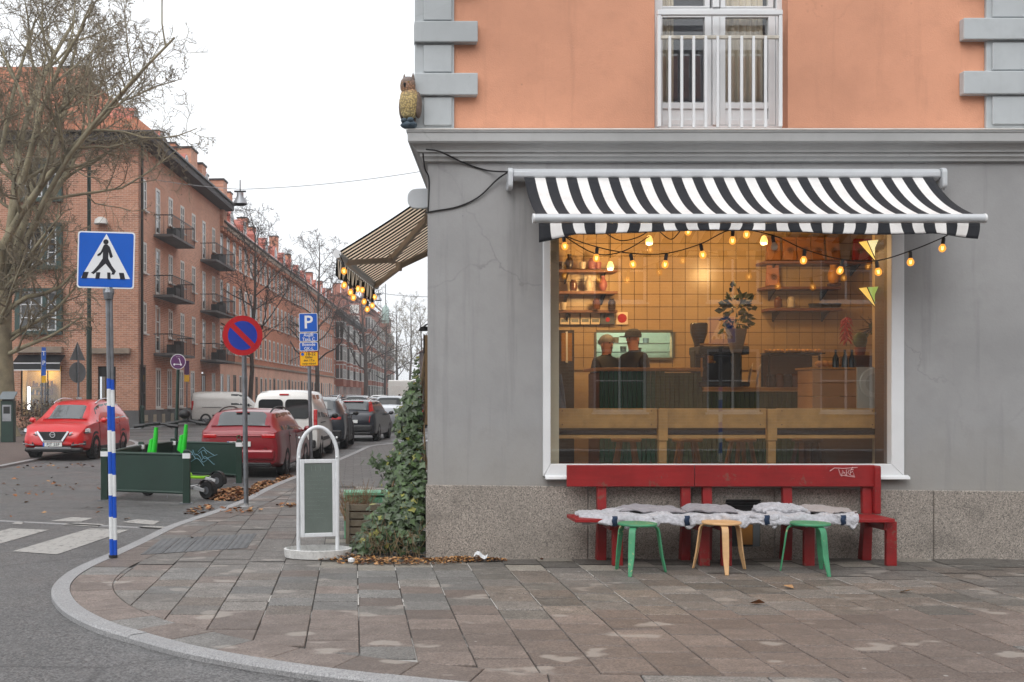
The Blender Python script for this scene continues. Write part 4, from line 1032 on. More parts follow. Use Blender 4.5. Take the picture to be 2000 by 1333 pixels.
t = thing('pastry_rack', 'dark metal rack holding the pastry trays on the counter', 'rack', (xr0, 13.4, FL + 1.035))
zr = P(0, 692, 13.4).z - (FL + 1.035)
m = MB(); m.box(0, xr1 - xr0, -.14, .14, zr - .02, zr - .001); m.build('top_shelf', M['blackmetal'], t)
m = MB(); m.box(0, xr1 - xr0, .12, .14, .0, zr - .021); m.build('back_panel', brown, t)
for q in (0, xr1 - xr0):
    for y in (-.13, .11): m = MB(); m.box(q - .01, q + .01, y, y + .02, 0, zr - .021); m.build('leg', M['blackmetal'], t)
for k, px in enumerate((1505, 1522, 1538, 1553)):
    pot('glass_jar', px, 757, 13.32, [(0, 0), (.05, 0), (.055, .05), (.05, .14), (.03, .16), (0, .16)], ceram[3 if k % 2 else 1], ('first', 'second', 'third', 'fourth')[k] + ' dark jar from the left under the pastry rack', 'jar', 'jars under the pastry rack')
# timber stools and trestles under the bench
for k, px in enumerate((1225, 1345, 1450, 1580)):
    t = thing('wooden_stool', ('first', 'second', 'third', 'fourth')[k] + ' splay legged wooden stool from the left behind the bench', 'stool', (P(px, 0, 12.5).x, 12.55, FL), rz=.3 * k, group='wooden stools behind the bench')
    m = MB(); m.lathe([(0, .42), (.16, .42), (.17, .44), (.16, .46), (0, .46)], 18); m.build('seat', M['wood'] if k != 3 else brown, t, smooth=30)
    for q in range(4):
        a = q * math.pi / 2 + .4; m = MB(); m.beam((math.cos(a) * .1, math.sin(a) * .1, .42), (math.cos(a) * .19, math.sin(a) * .19, 0), .035, .035); m.build('leg', M['wood'] if k != 3 else brown, t)
t = thing('table_lamp', 'small white lamp glowing on the floor near the right end', 'lamp', (P(1638, 0, 12.4).x, 12.4, FL))
m = MB(); m.lathe([(0, 0), (.16, 0), (.15, .02), (.02, .03), (.02, .08), (0, .08)], 18); m.build('base', M['white'], t, smooth=30)
m = MB(); m.lathe([(.075, .08), (.07, .17), (0, .175)], 16); m.build('shade', emis('mint_glow', (.75, 1, .92, 1), .5), t, smooth=30)
m = MB(); m.box(0, .32, -.1, .1, 0, .055); o = m.build('wooden_crate', M['wood'], None, bevel=.004); o.location = (P(1388, 0, 12.0).x, 12.35, FL); tag(o, 'low flat wooden box on the café floor', 'box')
for (x0_, x1_, lab) in ((1092, 1122, 'tall cabinet with lit glass left of the kitchen hatch'),):
    t = thing('glass_cabinet', lab, 'cabinet', (P(x0_, 0, 14.5).x, 14.5, FL)); wd = P(x1_, 0, 14.5).x - t.location.x; h = P(0, 645, 14.5).z - FL
    m = MB(); m.box(0, wd, .02, .28, 0, h); m.build('carcass', M['black'], t)
    m = MB(); m.box(.03, wd / 2 - .01, 0, .015, h - .4, h - .04); m.box(wd / 2 + .01, wd - .03, 0, .015, h - .4, h - .04); m.build('glass_door', amber if False else mat('amber_lit_glass', S(150, 110, 40), .2), t)
    m = MB(); m.box(wd / 2 - .012, wd / 2 + .012, -.004, .015, h - .42, h - .02); m.build('mullion', M['white'], t)
# coats hanging by the left pier
m = MB(); c0 = P(1084, 800, 11.9)
m.grid(lambda u, v: (c0.x - .12 + .26 * u * (1 - .35 * v), c0.y - .02 + .05 * math.sin(u * 14 + v * 3), c0.z - .08 + .45 * v), 14, 6)
o = m.build('hanging_coat', mat('blue_grey_coat', S(74, 84, 98), .9, var=.2), None, smooth=True, solid=.02); tag(o, 'blue grey coat draped at the left end of the bench', 'coat')
# ------------------------------------------------------------------ people
def human(name, label, loc, rz, height, joints, jacket, trousers, skin, hair, cap=None, group=None, detail=True):
    """one continuous skinned body; joints are given for a 1.75 m figure facing -y"""
    k = height / 1.75
    J = joints
    vs = [n for n in J]; idx = {n: i for i, n in enumerate(vs)}
    E = [('hip', 'belly'), ('belly', 'chest'), ('chest', 'neck'), ('neck', 'chin'), ('chin', 'head'), ('head', 'top')]
    for s in 'lr':
        E += [('chest', 'sho' + s), ('sho' + s, 'elb' + s), ('elb' + s, 'wri' + s), ('wri' + s, 'palm' + s), ('hip', 'thi' + s), ('thi' + s, 'kne' + s), ('kne' + s, 'ank' + s), ('ank' + s, 'toe' + s)]
        if detail:
            for f in range(4): E += [('palm' + s, 'fa%d' % f + s), ('fa%d' % f + s, 'fb%d' % f + s)]
            E += [('wri' + s, 'tha' + s), ('tha' + s, 'thb' + s)]
    rad = dict(hip=.145, belly=.14, chest=.155, neck=.055, chin=.068, head=.088, top=.055)
    for s in 'lr':
        rad.update({'sho' + s: .075, 'elb' + s: .05, 'wri' + s: .034, 'palm' + s: .036, 'thi' + s: .095, 'kne' + s: .062, 'ank' + s: .045, 'toe' + s: .035})
        w = J['wri' + s]; p = J['palm' + s]; d = (p - w).normalized(); side = Vector((1, 0, 0)) if abs(d.x) < .8 else Vector((0, 1, 0))
        for f in range(4):
            b_ = p + side * (.024 * (f - 1.5)) + d * .03
            J['fa%d' % f + s] = b_ + d * (.03 + (.008 if f in (1, 2) else 0)); J['fb%d' % f + s] = b_ + d * (.05 + (.012 if f in (1, 2) else 0)) + Vector((0, .018, -.018))
            rad['fa%d' % f + s] = .010; rad['fb%d' % f + s] = .008
        J['tha' + s] = w + d * .03 + side * (-.035 if s == 'l' else .035); J['thb' + s] = J['tha' + s] + d * .04
        rad['tha' + s] = .012; rad['thb' + s] = .009
    names = list(J); idx = {n: i for i, n in enumerate(names)}
    me = bpy.data.meshes.new('person'); me.from_pydata([tuple(J[n] * k) for n in names], [(idx[a], idx[c]) for a, c in E if a in idx and c in idx], [])
    o = bpy.data.objects.new('tmp', me); C.objects.link(o)
    o.modifiers.new('skin', 'SKIN'); ss = o.modifiers.new('sub', 'SUBSURF'); ss.levels = 2 if detail else 1
    if not me.skin_vertices:
        import bmesh
        b_ = bmesh.new(); b_.from_mesh(me); b_.verts.layers.skin.verify(); b_.to_mesh(me); b_.free()
    for n in names:
        sv = me.skin_vertices[0].data[idx[n]]; r = rad.get(n, .03) * k
        sv.radius = (r * (1.25 if n in ('hip', 'belly', 'chest') else 1), r * (.8 if n in ('hip', 'belly', 'chest') else 1)); sv.use_root = n == 'hip'
    dg = bpy.context.evaluated_depsgraph_get()
    out = bpy.data.meshes.new_from_object(o.evaluated_get(dg)); bpy.data.objects.remove(o)
    out.materials.clear()
    for q in (jacket, trousers, skin, hair): out.materials.append(q)
    nz, hz = J['neck'].z * k + .02, J['hip'].z * k - .02
    hands = [J['palm' + s] * k for s in 'lr']; hd = J['head'] * k; tp = J['top'] * k
    for f in out.polygons:
        c = f.center; f.use_smooth = True
        if any((c - h).length < .11 * k for h in hands): f.material_index = 2
        elif c.z > nz: f.material_index = 3 if (c.z > hd.z + .035 or (c.y - hd.y) > .035 and c.z > J['chin'].z * k + .01) and c.z > nz + .04 else 2
        elif c.z < J['ankl'].z * k + .03: f.material_index = 3
        elif c.z < hz: f.material_index = 1
    p = link(name, out); p.location = loc; p.rotation_euler = (0, 0, rz)
    tag(p, label, 'person', group)
    if detail:
        m = MB(); hx = hd
        m.ball((hx.x, hx.y - .088 * k, hx.z - .012), .016, 6, 0, (.8, 1.1, 1.3))
        for s_ in (-1, 1): m.ball((hx.x + s_ * .086 * k, hx.y + .01, hx.z - .005), .024, 6, 0, (.45, .9, 1.3))
        m.build('face', skin, p, smooth=True)
        m = MB()
        for s_ in (-1, 1): m.ball((hx.x + s_ * .03, hx.y - .078 * k, hx.z + .012), .009, 6)
        m.box(hx.x - .022, hx.x + .022, hx.y - .083 * k, hx.y - .07 * k, hx.z - .052, hx.z - .046); m.build('eyes', M['black'], p)
        if not cap:
            m = MB(); m.grid(lambda u, v: (hx.x + .098 * k * math.cos(u * 6.283) * math.sin(v * 1.75), hx.y + .012 + .104 * k * math.sin(u * 6.283) * math.sin(v * 1.75), hx.z + .015 + (.03 if math.sin(u * 6.283) < -.3 else -.0) * v + .112 * k * math.cos(v * 1.75)), 16, 6, wrap=True); m.build('hair', hair, p, smooth=True)
        if cap:
            m = MB(); m.lathe([(.102 * k, .02), (.105 * k, .05), (.09 * k, .1), (.05 * k, .125), (0, .13)], 16, (hx.x, hx.y, hx.z))
            m.prism([(hx.x - .07, hx.y - .08), (hx.x + .07, hx.y - .08), (hx.x + .05, hx.y - .17), (hx.x - .05, hx.y - .17)], hx.z + .02, hx.z + .032, 'xy')
            m.build('cap', cap, p, smooth=40)
    return p
def pose(arm_l=(.24, -.02), arm_r=(-.24, -.02), walk=0.0, fore=0.0, lean=0.0):
    V = Vector
    J = dict(hip=V((0, 0, .93)), belly=V((0, -.01 - lean * .3, 1.10)), chest=V((0, -.0 - lean * .7, 1.32)), neck=V((0, -lean, 1.475)), chin=V((0, -.012 - lean, 1.535)), head=V((0, -.012 - lean, 1.63)), top=V((0, 0 - lean, 1.70)))
    for s, q in (('l', 1), ('r', -1)):
        st = walk * q
        J['sho' + s] = V((q * .175, -lean * .85, 1.40)); J['elb' + s] = V((q * .225, .03 - st * .3 - lean * .8, 1.13)); J['wri' + s] = V((q * .22, -.06 - fore * .22 - st * .6 - lean * .8, .93 + fore * .2)); J['palm' + s] = J['wri' + s] + V((0, -.02 - fore * .05, -.06 + fore * .04))
        J['thi' + s] = V((q * .09, st * .1, .86)); J['kne' + s] = V((q * .1, -.02 + st * .45, .48 + abs(st) * .02)); J['ank' + s] = V((q * .1, .02 + st * .9, .08 + max(0, st) * .1)); J['toe' + s] = V((q * .11, -.12 + st * .9, .035))
    return J
skin = mat('skin', S(190, 140, 118), .55, var=.06)
dk = mat('black_jacket', S(24, 25, 29), .8, var=.15); dk2 = mat('dark_grey_coat', S(52, 54, 60), .85, var=.15); jeans = mat('dark_trousers', S(30, 34, 44), .85)
greyhair = mat('grey_hair', S(120, 120, 122), .8, var=.2); darkhair = mat('dark_hair', S(40, 32, 28), .8); capm = mat('dark_flat_cap', S(46, 48, 54), .9)
p = P(1238, 0, 13.95); human('person', 'person in a black jacket and dark cap standing at the counter, facing left', (p.x, 13.95, FL), R(-65), 1.75, pose(fore=1), dk, jeans, skin, darkhair, capm)
p = P(1184, 0, 14.1); human('person', 'grey haired person in a dark grey coat left of the one in a cap', (p.x, 14.1, FL), R(35), 1.69, pose(fore=.6), dk2, jeans, skin, greyhair)
# ------------------------------------------------------------------ awnings
def awning(name, label, loc, rz, L, X0, X1, Bx0, Bx1, casz, drop, proj, nstr, vals, mats, sag_=.10, elbow=None, capd=.17):
    """local frame: x along the wall, -y away from it; casz = height of the cassette underside"""
    t = thing(name, label, 'awning', loc, rz, 'striped awnings on the café')
    m = MB(); m.prism([(0, casz - .02), (-.10, casz - .02), (-.145, casz + .01), (-.145, casz + .065), (-.10, casz + .095), (0, casz + .095)], X0 + .05, X1 - .05, 'yz'); m.build('cassette', M['awn_metal'], t, bevel=.012)
    for (xa, xb) in ((X0, X0 + .048), (X1 - .048, X1)):
        m = MB(); m.prism(rrect(-capd, .0, casz - .115, casz + .10, .05 if capd < .2 else .09, 5), xa, xb, 'yz'); m.build('end_cap', M['awn_metal'], t, bevel=.008)
    y0, z0 = -.13, casz; y1, z1 = -proj, casz - drop
    def cloth(u, v):
        x = Bx0 + (Bx1 - Bx0) * u
        s = 4 * v * (1 - v)
        return Vector((x + 0 * v, y0 + (y1 - y0) * v, z0 + (z1 - z0) * v - sag_ * s * (1 - .35 * v) + .003 * math.sin(u * 31) * s))
    m = MB(); nu = nstr * 2 + 1
    m.grid(cloth, nu * 2, 12, mif=lambda i, j: (1 if (i // 2) % 2 == 0 else 0)); fab = m.build('canopy', mats, t, smooth=True, fix=False, solid=.003)
    m = MB(); m.tube([(Bx0 - .03, y1 - .005, z1 - .03), (Bx1 + .05, y1 - .005, z1 - .03)], .042, 14); m.build('front_bar', M['awn_metal'], t, smooth=40)
    for q in (Bx0 - .045, Bx1 + .05): m = MB(); m.tube([(q, y1 - .005, z1 - .03), (q + .018, y1 - .005, z1 - .03)], .045, 14); m.build('bar_cap', M['white'], t, smooth=40)
    def val(u, v):
        x = Bx0 + .01 + (Bx1 - Bx0 - .0) * u
        d = vals(u)
        return Vector((x + .03 * v * v * math.sin(u * 24), y1 - .02 + .012 * v * math.sin(u * 60) - .01 * v, z1 - .075 - d * v))
    m = MB(); m.grid(val, nu * 2, 5, mif=lambda i, j: (1 if (i // 2) % 2 == 0 else 0)); m.build('valance', mats, t, smooth=True, fix=False, solid=.003)
    m = MB(); m.tube([val(i / 80, 1) for i in range(81)], .004, 4); m.build('valance_hem', mats[1], t)
    for (xs_, xe, xb) in elbow or []:
        m = MB(); ym = (y0 + y1) / 2; zm = (z0 + z1) / 2 - .19
        m.beam((xs_, -.08, casz - .12), (xe, ym, zm), .05, .075); m.beam((xe, ym, zm - .02), (xb, y1 + .03, z1 - .06), .045, .065)
        m.lathe([(.04, -.06), (.045, .05), (0, .055)], 10, (xe, ym, zm)); m.box(xs_ - .05, xs_ + .05, -.12, 0, casz - .2, casz - .06); m.build('folding_arm', M['awn_arm'], t, bevel=.008)
    return t, cloth, val
AW = awning('awning', 'black and white striped awning over the shop window', (0, WY, 0), 0, 0, wx(992, 11.19), wx(1848, 11.19), 1.70, 5.765, 3.80, .50, .93, 19,
            lambda u: .085 + .075 * max(0, 1 - u * 14) + .07 * max(0, u * 9 - 8) + .02 * math.sin(u * 9.0 + 1.0), [M['fab_w'], M['fab_b']], .085, [(2.3, 3.1, 2.2), (5.2, 4.4, 5.25)])
ang = math.atan(SIDE)
pY = 12.1
AS = awning('awning', 'cream and black striped awning over the side street, seen from below', (side_x(pY), pY, 0), R(-90) - ang + R(180) - R(180), 0, -3.72, .0 + .02, -3.66, -.05, 3.76, .56, 1.03, 19,
            lambda u: .17 + .05 * max(0, 1 - abs(u - .95) * 8) + .02 * math.sin(u * 11), [M['fab_w2'], M['fab_b2']], .012, [(-.55, -1.45, -.55), (-3.1, -2.3, -3.3)], .27)
# ------------------------------------------------------------------ string lights
def bulb_mesh():
    g = MB(); g.lathe([(.012, -.045), (.018, -.056), (.030, -.078), (.033, -.094), (.026, -.115), (.012, -.126), (.0, -.128)], 12); return g
def socket(t, p, tilt, lit=True):
    pass
bulb_me = bulb_mesh().mesh('bulb', M['bulb'], True); bulboff_me = bulb_mesh().mesh('bulb', M['bulb_off'], True)
g = MB(); g.lathe([(0, .012), (.014, .012), (.017, -.0), (.017, -.05), (.013, -.056), (0, -.056)], 10); sock_me = g.mesh('socket', M['black'], 30)
g = MB(); g.tube([(-.008, 0, -.075), (-.004, 0, -.105), (.004, 0, -.105), (.008, 0, -.075)], .004, 5); fil_me = g.mesh('filament', M['filament'])
def string(name, label, runs, bulbs, group=None):
    o0 = Vector(runs[0][0])
    t = thing(name, label, 'string lights', o0, 0, group)
    m = MB()
    for r in runs: m.tube([Vector(p) - o0 for p in catmull(r, 5)], .0055, 5)
    m.build('cable', M['cable'], t)
    for (p, tx, ty_, lit) in bulbs:
        s_ = link('socket', sock_me, t); s_.location = Vector(p) - o0; s_.rotation_euler = (ty_, tx, 0)
        b_ = link('bulb', bulb_me if lit else bulboff_me, s_)
        if lit: link('filament', fil_me, b_)
fb = [(1101, 478, 1), (1165, 502, 1), (1233, 513, 1), (1303, 513, 1), (1369, 495, 1), (1429, 468, 1), (1511, 478, 0), (1574, 505, 1), (1643, 526, 1), (1712, 528, 1), (1781, 508, 1), (1843, 482, 1)]
Yl = 10.62
def lp_(px, py, dy=0): return P(px, py - 15, Yl + dy)
bl = [(lp_(px, py), R(rnd.uniform(-14, 14)), R(rnd.uniform(-6, 6)), bool(l)) for px, py, l in fb]
dy = [0.0, -.03, .02, .03, .0, -.03, 0.02, .03, -.02, 0, .03, 0]
bl = [(p + Vector((0, d, 0)), a, c, l) for (p, a, c, l), d in zip(bl, dy)]
cab = [P(1085, 440, Yl)] + [p + Vector((0, 0, .016)) for p, *_ in bl] + [P(1862, 450, Yl - .1), P(1880, 428, Yl - .15)]
string('string_lights', 'string of warm bulbs hanging in swags under the front awning', [cab, [P(1092, 455, Yl + .1), P(1160, 495, Yl + .1), P(1215, 492, Yl + .15), P(1268, 462, Yl + .2)], [P(1172, 448, Yl + .1), P(1210, 470, Yl + .1), P(1250, 462, Yl + .1), P(1280, 440, Yl + .1)], [P(1285, 450, Yl), P(1310, 468, Yl), P(1328, 452, Yl)]],
       bl + [(P(1344, 434, 10.7), 0, 0, True), (P(1458, 440, 10.7), 0, 0, True)], 'string lights under the awnings')
sb = [(669, 524, 12.2), (675, 552, 12.6), (684, 566, 12.9), (693, 577, 13.2), (700, 560, 13.4), (709, 563, 14.2), (713, 586, 14.4), (718, 601, 14.6), (727, 594, 15.0), (729, 578, 15.4)]
bs = [(P(px, py - 10, Y), R(rnd.uniform(-12, 12)), 0, True) for px, py, Y in sb]
string('string_lights', 'string of warm bulbs hanging under the side awning', [[P(663, 497, 12.1)] + [p + Vector((0, 0, .016)) for p, *_ in bs] + [P(733, 552, 15.7)]], bs, 'string lights under the awnings')
# ------------------------------------------------------------------ cables on the wall
def cable(pts, lab, r=.008, mt=None):
    o0 = Vector(pts[0]); m = MB(); m.tube(catmull(pts, 8), r, 6); tag(m.build('cable', mt or M['cable'], None, origin=o0), lab, 'cable')
cable([P(832, 292, 11.15), P(860, 297, 11.2), P(905, 318, 11.3), P(950, 333, 11.31), P(992, 336, 11.2)], 'black cable sagging from the cornice corner to the awning case')
cable([P(990, 338, 11.2), P(970, 352, 11.29), P(935, 385, 11.31), P(895, 404, 11.32), P(852, 412, 11.32), P(835, 415, 11.335), P(832, 416, 11.5)], 'black cable looping from the awning case back round the wall corner')
cable([P(826, 300, 11.14), P(830, 330, 11.25), P(838, 352, 11.32), P(836, 415, 11.33)], 'thin black cable running down the wall corner')
# ------------------------------------------------------------------ owl on the cornice
t = thing('owl_statue', 'painted owl statue perched on the cornice corner', 'statue', P(799, 254, 11.16), R(-28))
def N_owl():
    N = NT('painted_owl_plaster'); o = N.coord(); sp = N.n('SeparateXYZ'); N.l(o, sp.inputs[0])
    c = N.ramp(N.math('ADD', N.math('MULTIPLY', sp.outputs[2], 1.7), N.math('MULTIPLY', N.noise(o, 30, 3), .06)), [(.10, S(90, 104, 110)), (.25, S(225, 204, 145)), (.36, S(186, 162, 104)), (.60, S(202, 176, 116)), (.70, S(176, 130, 98)), (.80, S(148, 114, 94)), (.93, S(120, 120, 126))])
    f = N.n('TexVoronoi'); f.inputs['Scale'].default_value = 55; N.l(o, f.inputs['Vector'])
    c = N.mix(N.ramp(f.outputs['Distance'], [(.35, (0, 0, 0, 1)), (.6, (.55, .55, .55, 1))]), c, S(70, 68, 60))
    N.principled(c, .6, 0, N.bump(f.outputs['Distance'], .7, .01)); return N.m
owlm = N_owl(); owlback = mat('owl_brown_feathers', S(104, 88, 78), .7, var=.3, vs=20, bump=.4); owlblue = mat('blue_grey_rock', S(66, 82, 94), .7, var=.3, vs=14, bump=.4)
m = MB(); rr = [(0, .10), (.055, .115), (.082, .16), (.095, .23), (.098, .29), (.090, .35), (.074, .39)]
m.lathe(rr, 18, (0, 0, 0), sx=1, sy=.86); m.build('body', owlm, t, smooth=True)
m = MB(); m.lathe([(.06, .375), (.074, .40), (.078, .44), (.070, .485), (.045, .515), (0, .525)], 18, (-.008, -.012, 0), sx=1, sy=.95); m.build('head', owlm, t, smooth=True)
for s_ in (-1, 1):
    m = MB(); m.lathe([(.02, .49), (.014, .52), (.0, .565)], 8, (s_ * .048, -.01, 0)); m.build('ear_tuft', owlback, t, smooth=True)
    m = MB(); m.ball((s_ * .032 - .008, -.066, .452), .014, 10); m.build('eye', mat('amber_eye', S(130, 100, 50), .2) if s_ < 0 else bpy.data.materials['amber_eye'], t, smooth=True)
    m = MB(); m.ball((s_ * .085, .03, .24), .1, 12, 0, (.35, .55, 1.35)); m.build('wing', owlback, t, smooth=True)
    m = MB(); m.ball((s_ * .035, -.04, .085), .035, 8, 0, (1, 1.3, .8)); m.build('foot', owlblue, t, smooth=True)
m = MB(); m.lathe([(.016, 0), (.010, -.03), (0, -.05)], 8, (-.008, -.084, .445)); m.build('beak', M['black'], t, smooth=True)
m = MB(); m.prism([(-.05, .13), (.05, .13), (.035, -.02), (-.035, -.02)], .04, .075, 'xz'); m.build('tail', owlback, t, bevel=.01)
m = MB(); m.grid(lambda u, v: ((.085 + .02 * noise.noise(Vector((u * 5, v * 3, 1)))) * math.sin(v * 3.14) ** .6 * math.cos(u * 6.283), (.08 + .02 * noise.noise(Vector((u * 5, v * 3, 7)))) * math.sin(v * 3.14) ** .6 * math.sin(u * 6.283), .0 + .095 * (1 - v)), 14, 6, wrap=True); m.build('rock_base', owlblue, t, smooth=True)
# ------------------------------------------------------------------ red benches
def bench(label, x0, x1, legs, right_end):
    t = thing('red_bench', label, 'bench', (x0, 11.08, 0), group='red benches under the shop window')
    L = x1 - x0; zt = wz(908, 11.2); zb_ = wz(950, 11.2)
    m = MB(); m.box(0, L, .055, .09, zb_, zt); bp = m.build('back_plank', M['red'], t, bevel=.006)
    m = MB(); m.hexa([(0.0, -.36, .425), (L + .0, -.36, .425), (L, .07, .425), (0, .07, .425), (0, -.36, .462), (L, -.36, .462), (L, .07, .462), (0, .07, .462)]); m.build('seat', M['red'], t, bevel=.006)
    for lx in legs:
        m = MB(); m.hexa([(lx - .045, .09, -.0), (lx + .045, .09, 0), (lx + .045, .20, 0), (lx - .045, .20, 0), (lx - .045, .055, .42), (lx + .045, .055, .42), (lx + .045, .125, .42), (lx - .045, .125, .42)])
        m.hexa([(lx - .045, .072, .463), (lx + .045, .072, .463), (lx + .045, .13, .463), (lx - .045, .13, .463), (lx - .045, .098, zt - .02), (lx + .045, .098, zt - .02), (lx + .045, .155, zt - .02), (lx - .045, .155, zt - .02)]); m.build('back_leg', M['red'], t, bevel=.004)
        m = MB(); m.box(lx + .025, lx + .125, -.27, -.22, 0, .424); m.build('front_leg', M['red'], t, bevel=.004)
        m = MB(); m.box(lx - .0, lx + .024, -.27, .1, .34, .42); m.build('seat_bearer', M['red'], t, bevel=.004)
    if right_end:
        m = MB(); m.box(L - .015, L + .05, .02, .135, .463, zt - .006); m.build('end_post', M['red'], t, bevel=.015)
    return t, zt, zb_
bx_ = lambda px: wx(px, 11.2)
b1, zt, zb_ = bench('left red bench, its back plank overlapping the white sill corner', bx_(1105), bx_(1353) - .003, [bx_(1174) - bx_(1105), bx_(1338) - bx_(1105)], False)
b2, _, _ = bench('right red bench with a pale scribbled tag on its back plank', bx_(1353) + .003, bx_(1703), [bx_(1379) - bx_(1353), bx_(1535) - bx_(1353), bx_(1690) - bx_(1353)], True)
m = MB()
def tp(px, py): v = P(px, py, 11.176); return Vector((v.x - b2.location.x, .052, v.z))
for s_ in [[(1617, 920), (1626, 914), (1645, 915), (1671, 913)], [(1634, 916), (1638, 928), (1641, 930)], [(1640, 929), (1642, 918), (1648, 928)], [(1642, 924), (1647, 923)], [(1650, 929), (1649, 917), (1655, 918), (1652, 923), (1657, 928)], [(1663, 917), (1657, 918), (1657, 928), (1664, 930)], [(1657, 923), (1662, 921)], [(1664, 931), (1663, 923), (1666, 932), (1640, 928)], [(1658, 913), (1662, 918)], [(1662, 912), (1658, 918)]]:
    m.tube([tp(*q) for q in s_], .0042, 4)
m.build('scribbled_tag', M['tag'], b2)
# ------------------------------------------------------------------ fleeces and blankets on the benches
def throw(name, label, pts_x, zf, yf, mat_, seed, cat, th=.03, fz=1.0, nx=110, ny=40):
    x0, x1 = pts_x; m = MB()
    def f(u, v):
        x = x0 + (x1 - x0) * u; n1 = noise.noise(Vector((x * 3.2, v * 3, seed))); n2 = noise.noise(Vector((x * 11, v * 9, seed + 4))); n3 = noise.noise(Vector((x * 34, v * 30, seed + 9)))
        y, z = yf(u, v), zf(u, v)
        return Vector((x + .03 * n1 * fz, y + .02 * n2 * fz, z + (.016 * n1 + .012 * n2) * fz + .006 * n3 * fz + .01 + (.010 * noise.noise(Vector((x * 75, v * 70, seed))) if th > .02 else .012 * abs(noise.noise(Vector((x * 9 + v * 6, v * 4 - x * 5, seed + 2)))))))
    m.grid(f, nx, ny)
    o = m.build(name, mat_, None, smooth=True, origin=((x0 + x1) / 2, 10.95, .46), solid=th, fix=False)
    tag(o, label, cat); return o
fx0, fx1 = P(1135, 0, 10.85).x, P(1664, 0, 10.8).x
def fl_y(u, v): return 11.13 - .46 * min(v / .8, 1) - .02 * max(0, v - .8) / .2
def fl_z(u, v):
    over = max(0, v - .8) / .2
    return .478 - over * (.075 + .09 * max(0, noise.noise(Vector((u * 9, 0, 2))))) + .01 * math.sin(u * 20)
xa, xb, xc, xd = fx0, P(1345, 0, 10.85).x, P(1497, 0, 10.85).x, fx1
throw('sheepskin', 'whitest fleece at the left end of the red benches', (xa, xb + .02), lambda u, v: fl_z(u, v) - (.0 if u > .25 else .015 * (1 - u / .25)) + (.02 if v < .3 else 0) * math.sin(u * 3.1), lambda u, v: fl_y(u, v if u > .35 else v * (.55 + u * 1.28)), M['fleece'], 2, 'fleece')
throw('sheepskin', 'middle grey white fleece behind the natural wooden stool', (xb - .04, xc + .04), fl_z, fl_y, M['fleece'], 15, 'fleece')
throw('sheepskin', 'right hand fleece behind the second green stool', (xc - .03, xd), lambda u, v: fl_z(u, v) + .05 * max(0, .3 - u) * (1 - v) * 3, fl_y, M['fleece'], 31, 'fleece')
def fold(name, label, px0, px1, h, mat_, seed, y0=10.80, y1=11.06, th=.014):
    x0, x1 = P(px0, 0, 10.9).x, P(px1, 0, 10.9).x
    throw(name, label, (x0, x1), lambda u, v: .500 + h * .62 * min(1, 7 * u, 7 * (1 - u)) ** .7 * (1 - .5 * v) + .012 * math.sin(v * 9 + u * 4), lambda u, v: y1 + (y0 - y1) * v, mat_, seed, 'blanket', th, .9, 70, 30)
fold('blanket', 'crumpled grey blanket on the fleece behind the first green stool', 1210, 1332, .055, M['blanket'], 51)
fold('blanket', 'smooth folded grey blanket in the middle, above the natural stool', 1336, 1436, .07, M['blanket'], 62)
fold('blanket', 'pale rolled blanket at the right end of the fleeces', 1566, 1664, .045, mat('pale_beige_blanket', S(160, 152, 150), .95, var=.1, bump=.3, bs=200), 73)
fold('fleece_roll', 'folded speckled fleece rising between the stools, right of the smooth blanket', 1484, 1575, .075, M['fleece'], 84, th=.03)
for k, (px, py) in enumerate(((1200, 1018), (1341, 1017), (1497, 1016), (1646, 1016))):
    p = P(px, py, 10.64); m = MB(); m.grid(lambda u, v: (-.025 + .05 * u + .006 * math.sin(v * 9), -.006 * math.sin(u * 5) - .02 * math.sin(v * 3), -.05 + .095 * v), 4, 6)
    o = m.build('strap', M['navy'], None, smooth=True, solid=.006); o.location = p; tag(o, ('navy tie strap left of the first green stool', 'navy tie strap left of the natural wooden stool', 'navy tie strap left of the second green stool', 'navy tie strap at the right end of the fleeces')[k], 'strap', 'navy straps on the fleeces')
# ------------------------------------------------------------------ stools
def stool(label, feet, mt):
    c = sum((Vector(f) for f in feet), Vector()) / 3
    t = thing('stool', label, 'stool', c, group='three legged stools before the benches')
    m = MB(); m.lathe([(0, .438), (.165, .438), (.178, .443), (.18, .452), (.176, .461), (0, .463)], 36); m.build('seat', mt, t, smooth=30)
    for f in feet:
        d = Vector(f) - c; L = d.length; d.normalize(); sd = Vector((-d.y, d.x, 0))
        cl = [(.06, .431), (.13, .431), (.165, .426), (.188, .41), (.200, .385), (.206, .35), (.232, .17), (L - .01, 0)]
        m = MB(); k = len(m.v)
        for i, (r, z) in enumerate(cl):
            a = cl[max(i - 1, 0)]; e = cl[min(i + 1, len(cl) - 1)]; tg = Vector((e[0] - a[0], e[1] - a[1])).normalized(); nx_, nz_ = -tg.y * .008, tg.x * .008
            wd = .030 if i < 6 else (.028 if i == 6 else .017)
            for (s1, s2) in ((-1, -1), (1, -1), (1, 1), (-1, 1)):
                q = d * (r + nx_ * s2) + sd * wd * s1; m.v.append((q.x, q.y, max(0, z + nz_ * s2)))
        for i in range(len(cl) - 1):
            for j in range(4):
                a = k + i * 4 + j; e = k + i * 4 + (j + 1) % 4; m.f.append((a, e, e + 4, a + 4)); m.m.append(0)
        m.f += [(k, k + 1, k + 2, k + 3), tuple(k + 4 * (len(cl) - 1) + j for j in (3, 2, 1, 0))]; m.m += [0, 0]
        m.build('leg', mt, t, smooth=45, bevel=.003, seg=1)
    return t
stool('green stool in front of the left red bench', [G(1203, 1112), G(1230, 1128), G(1302, 1118)], M['green_stool'])
stool('natural birch stool between the two green stools', [G(1352, 1110), G(1420, 1125), G(1456, 1112)], M['birch'])
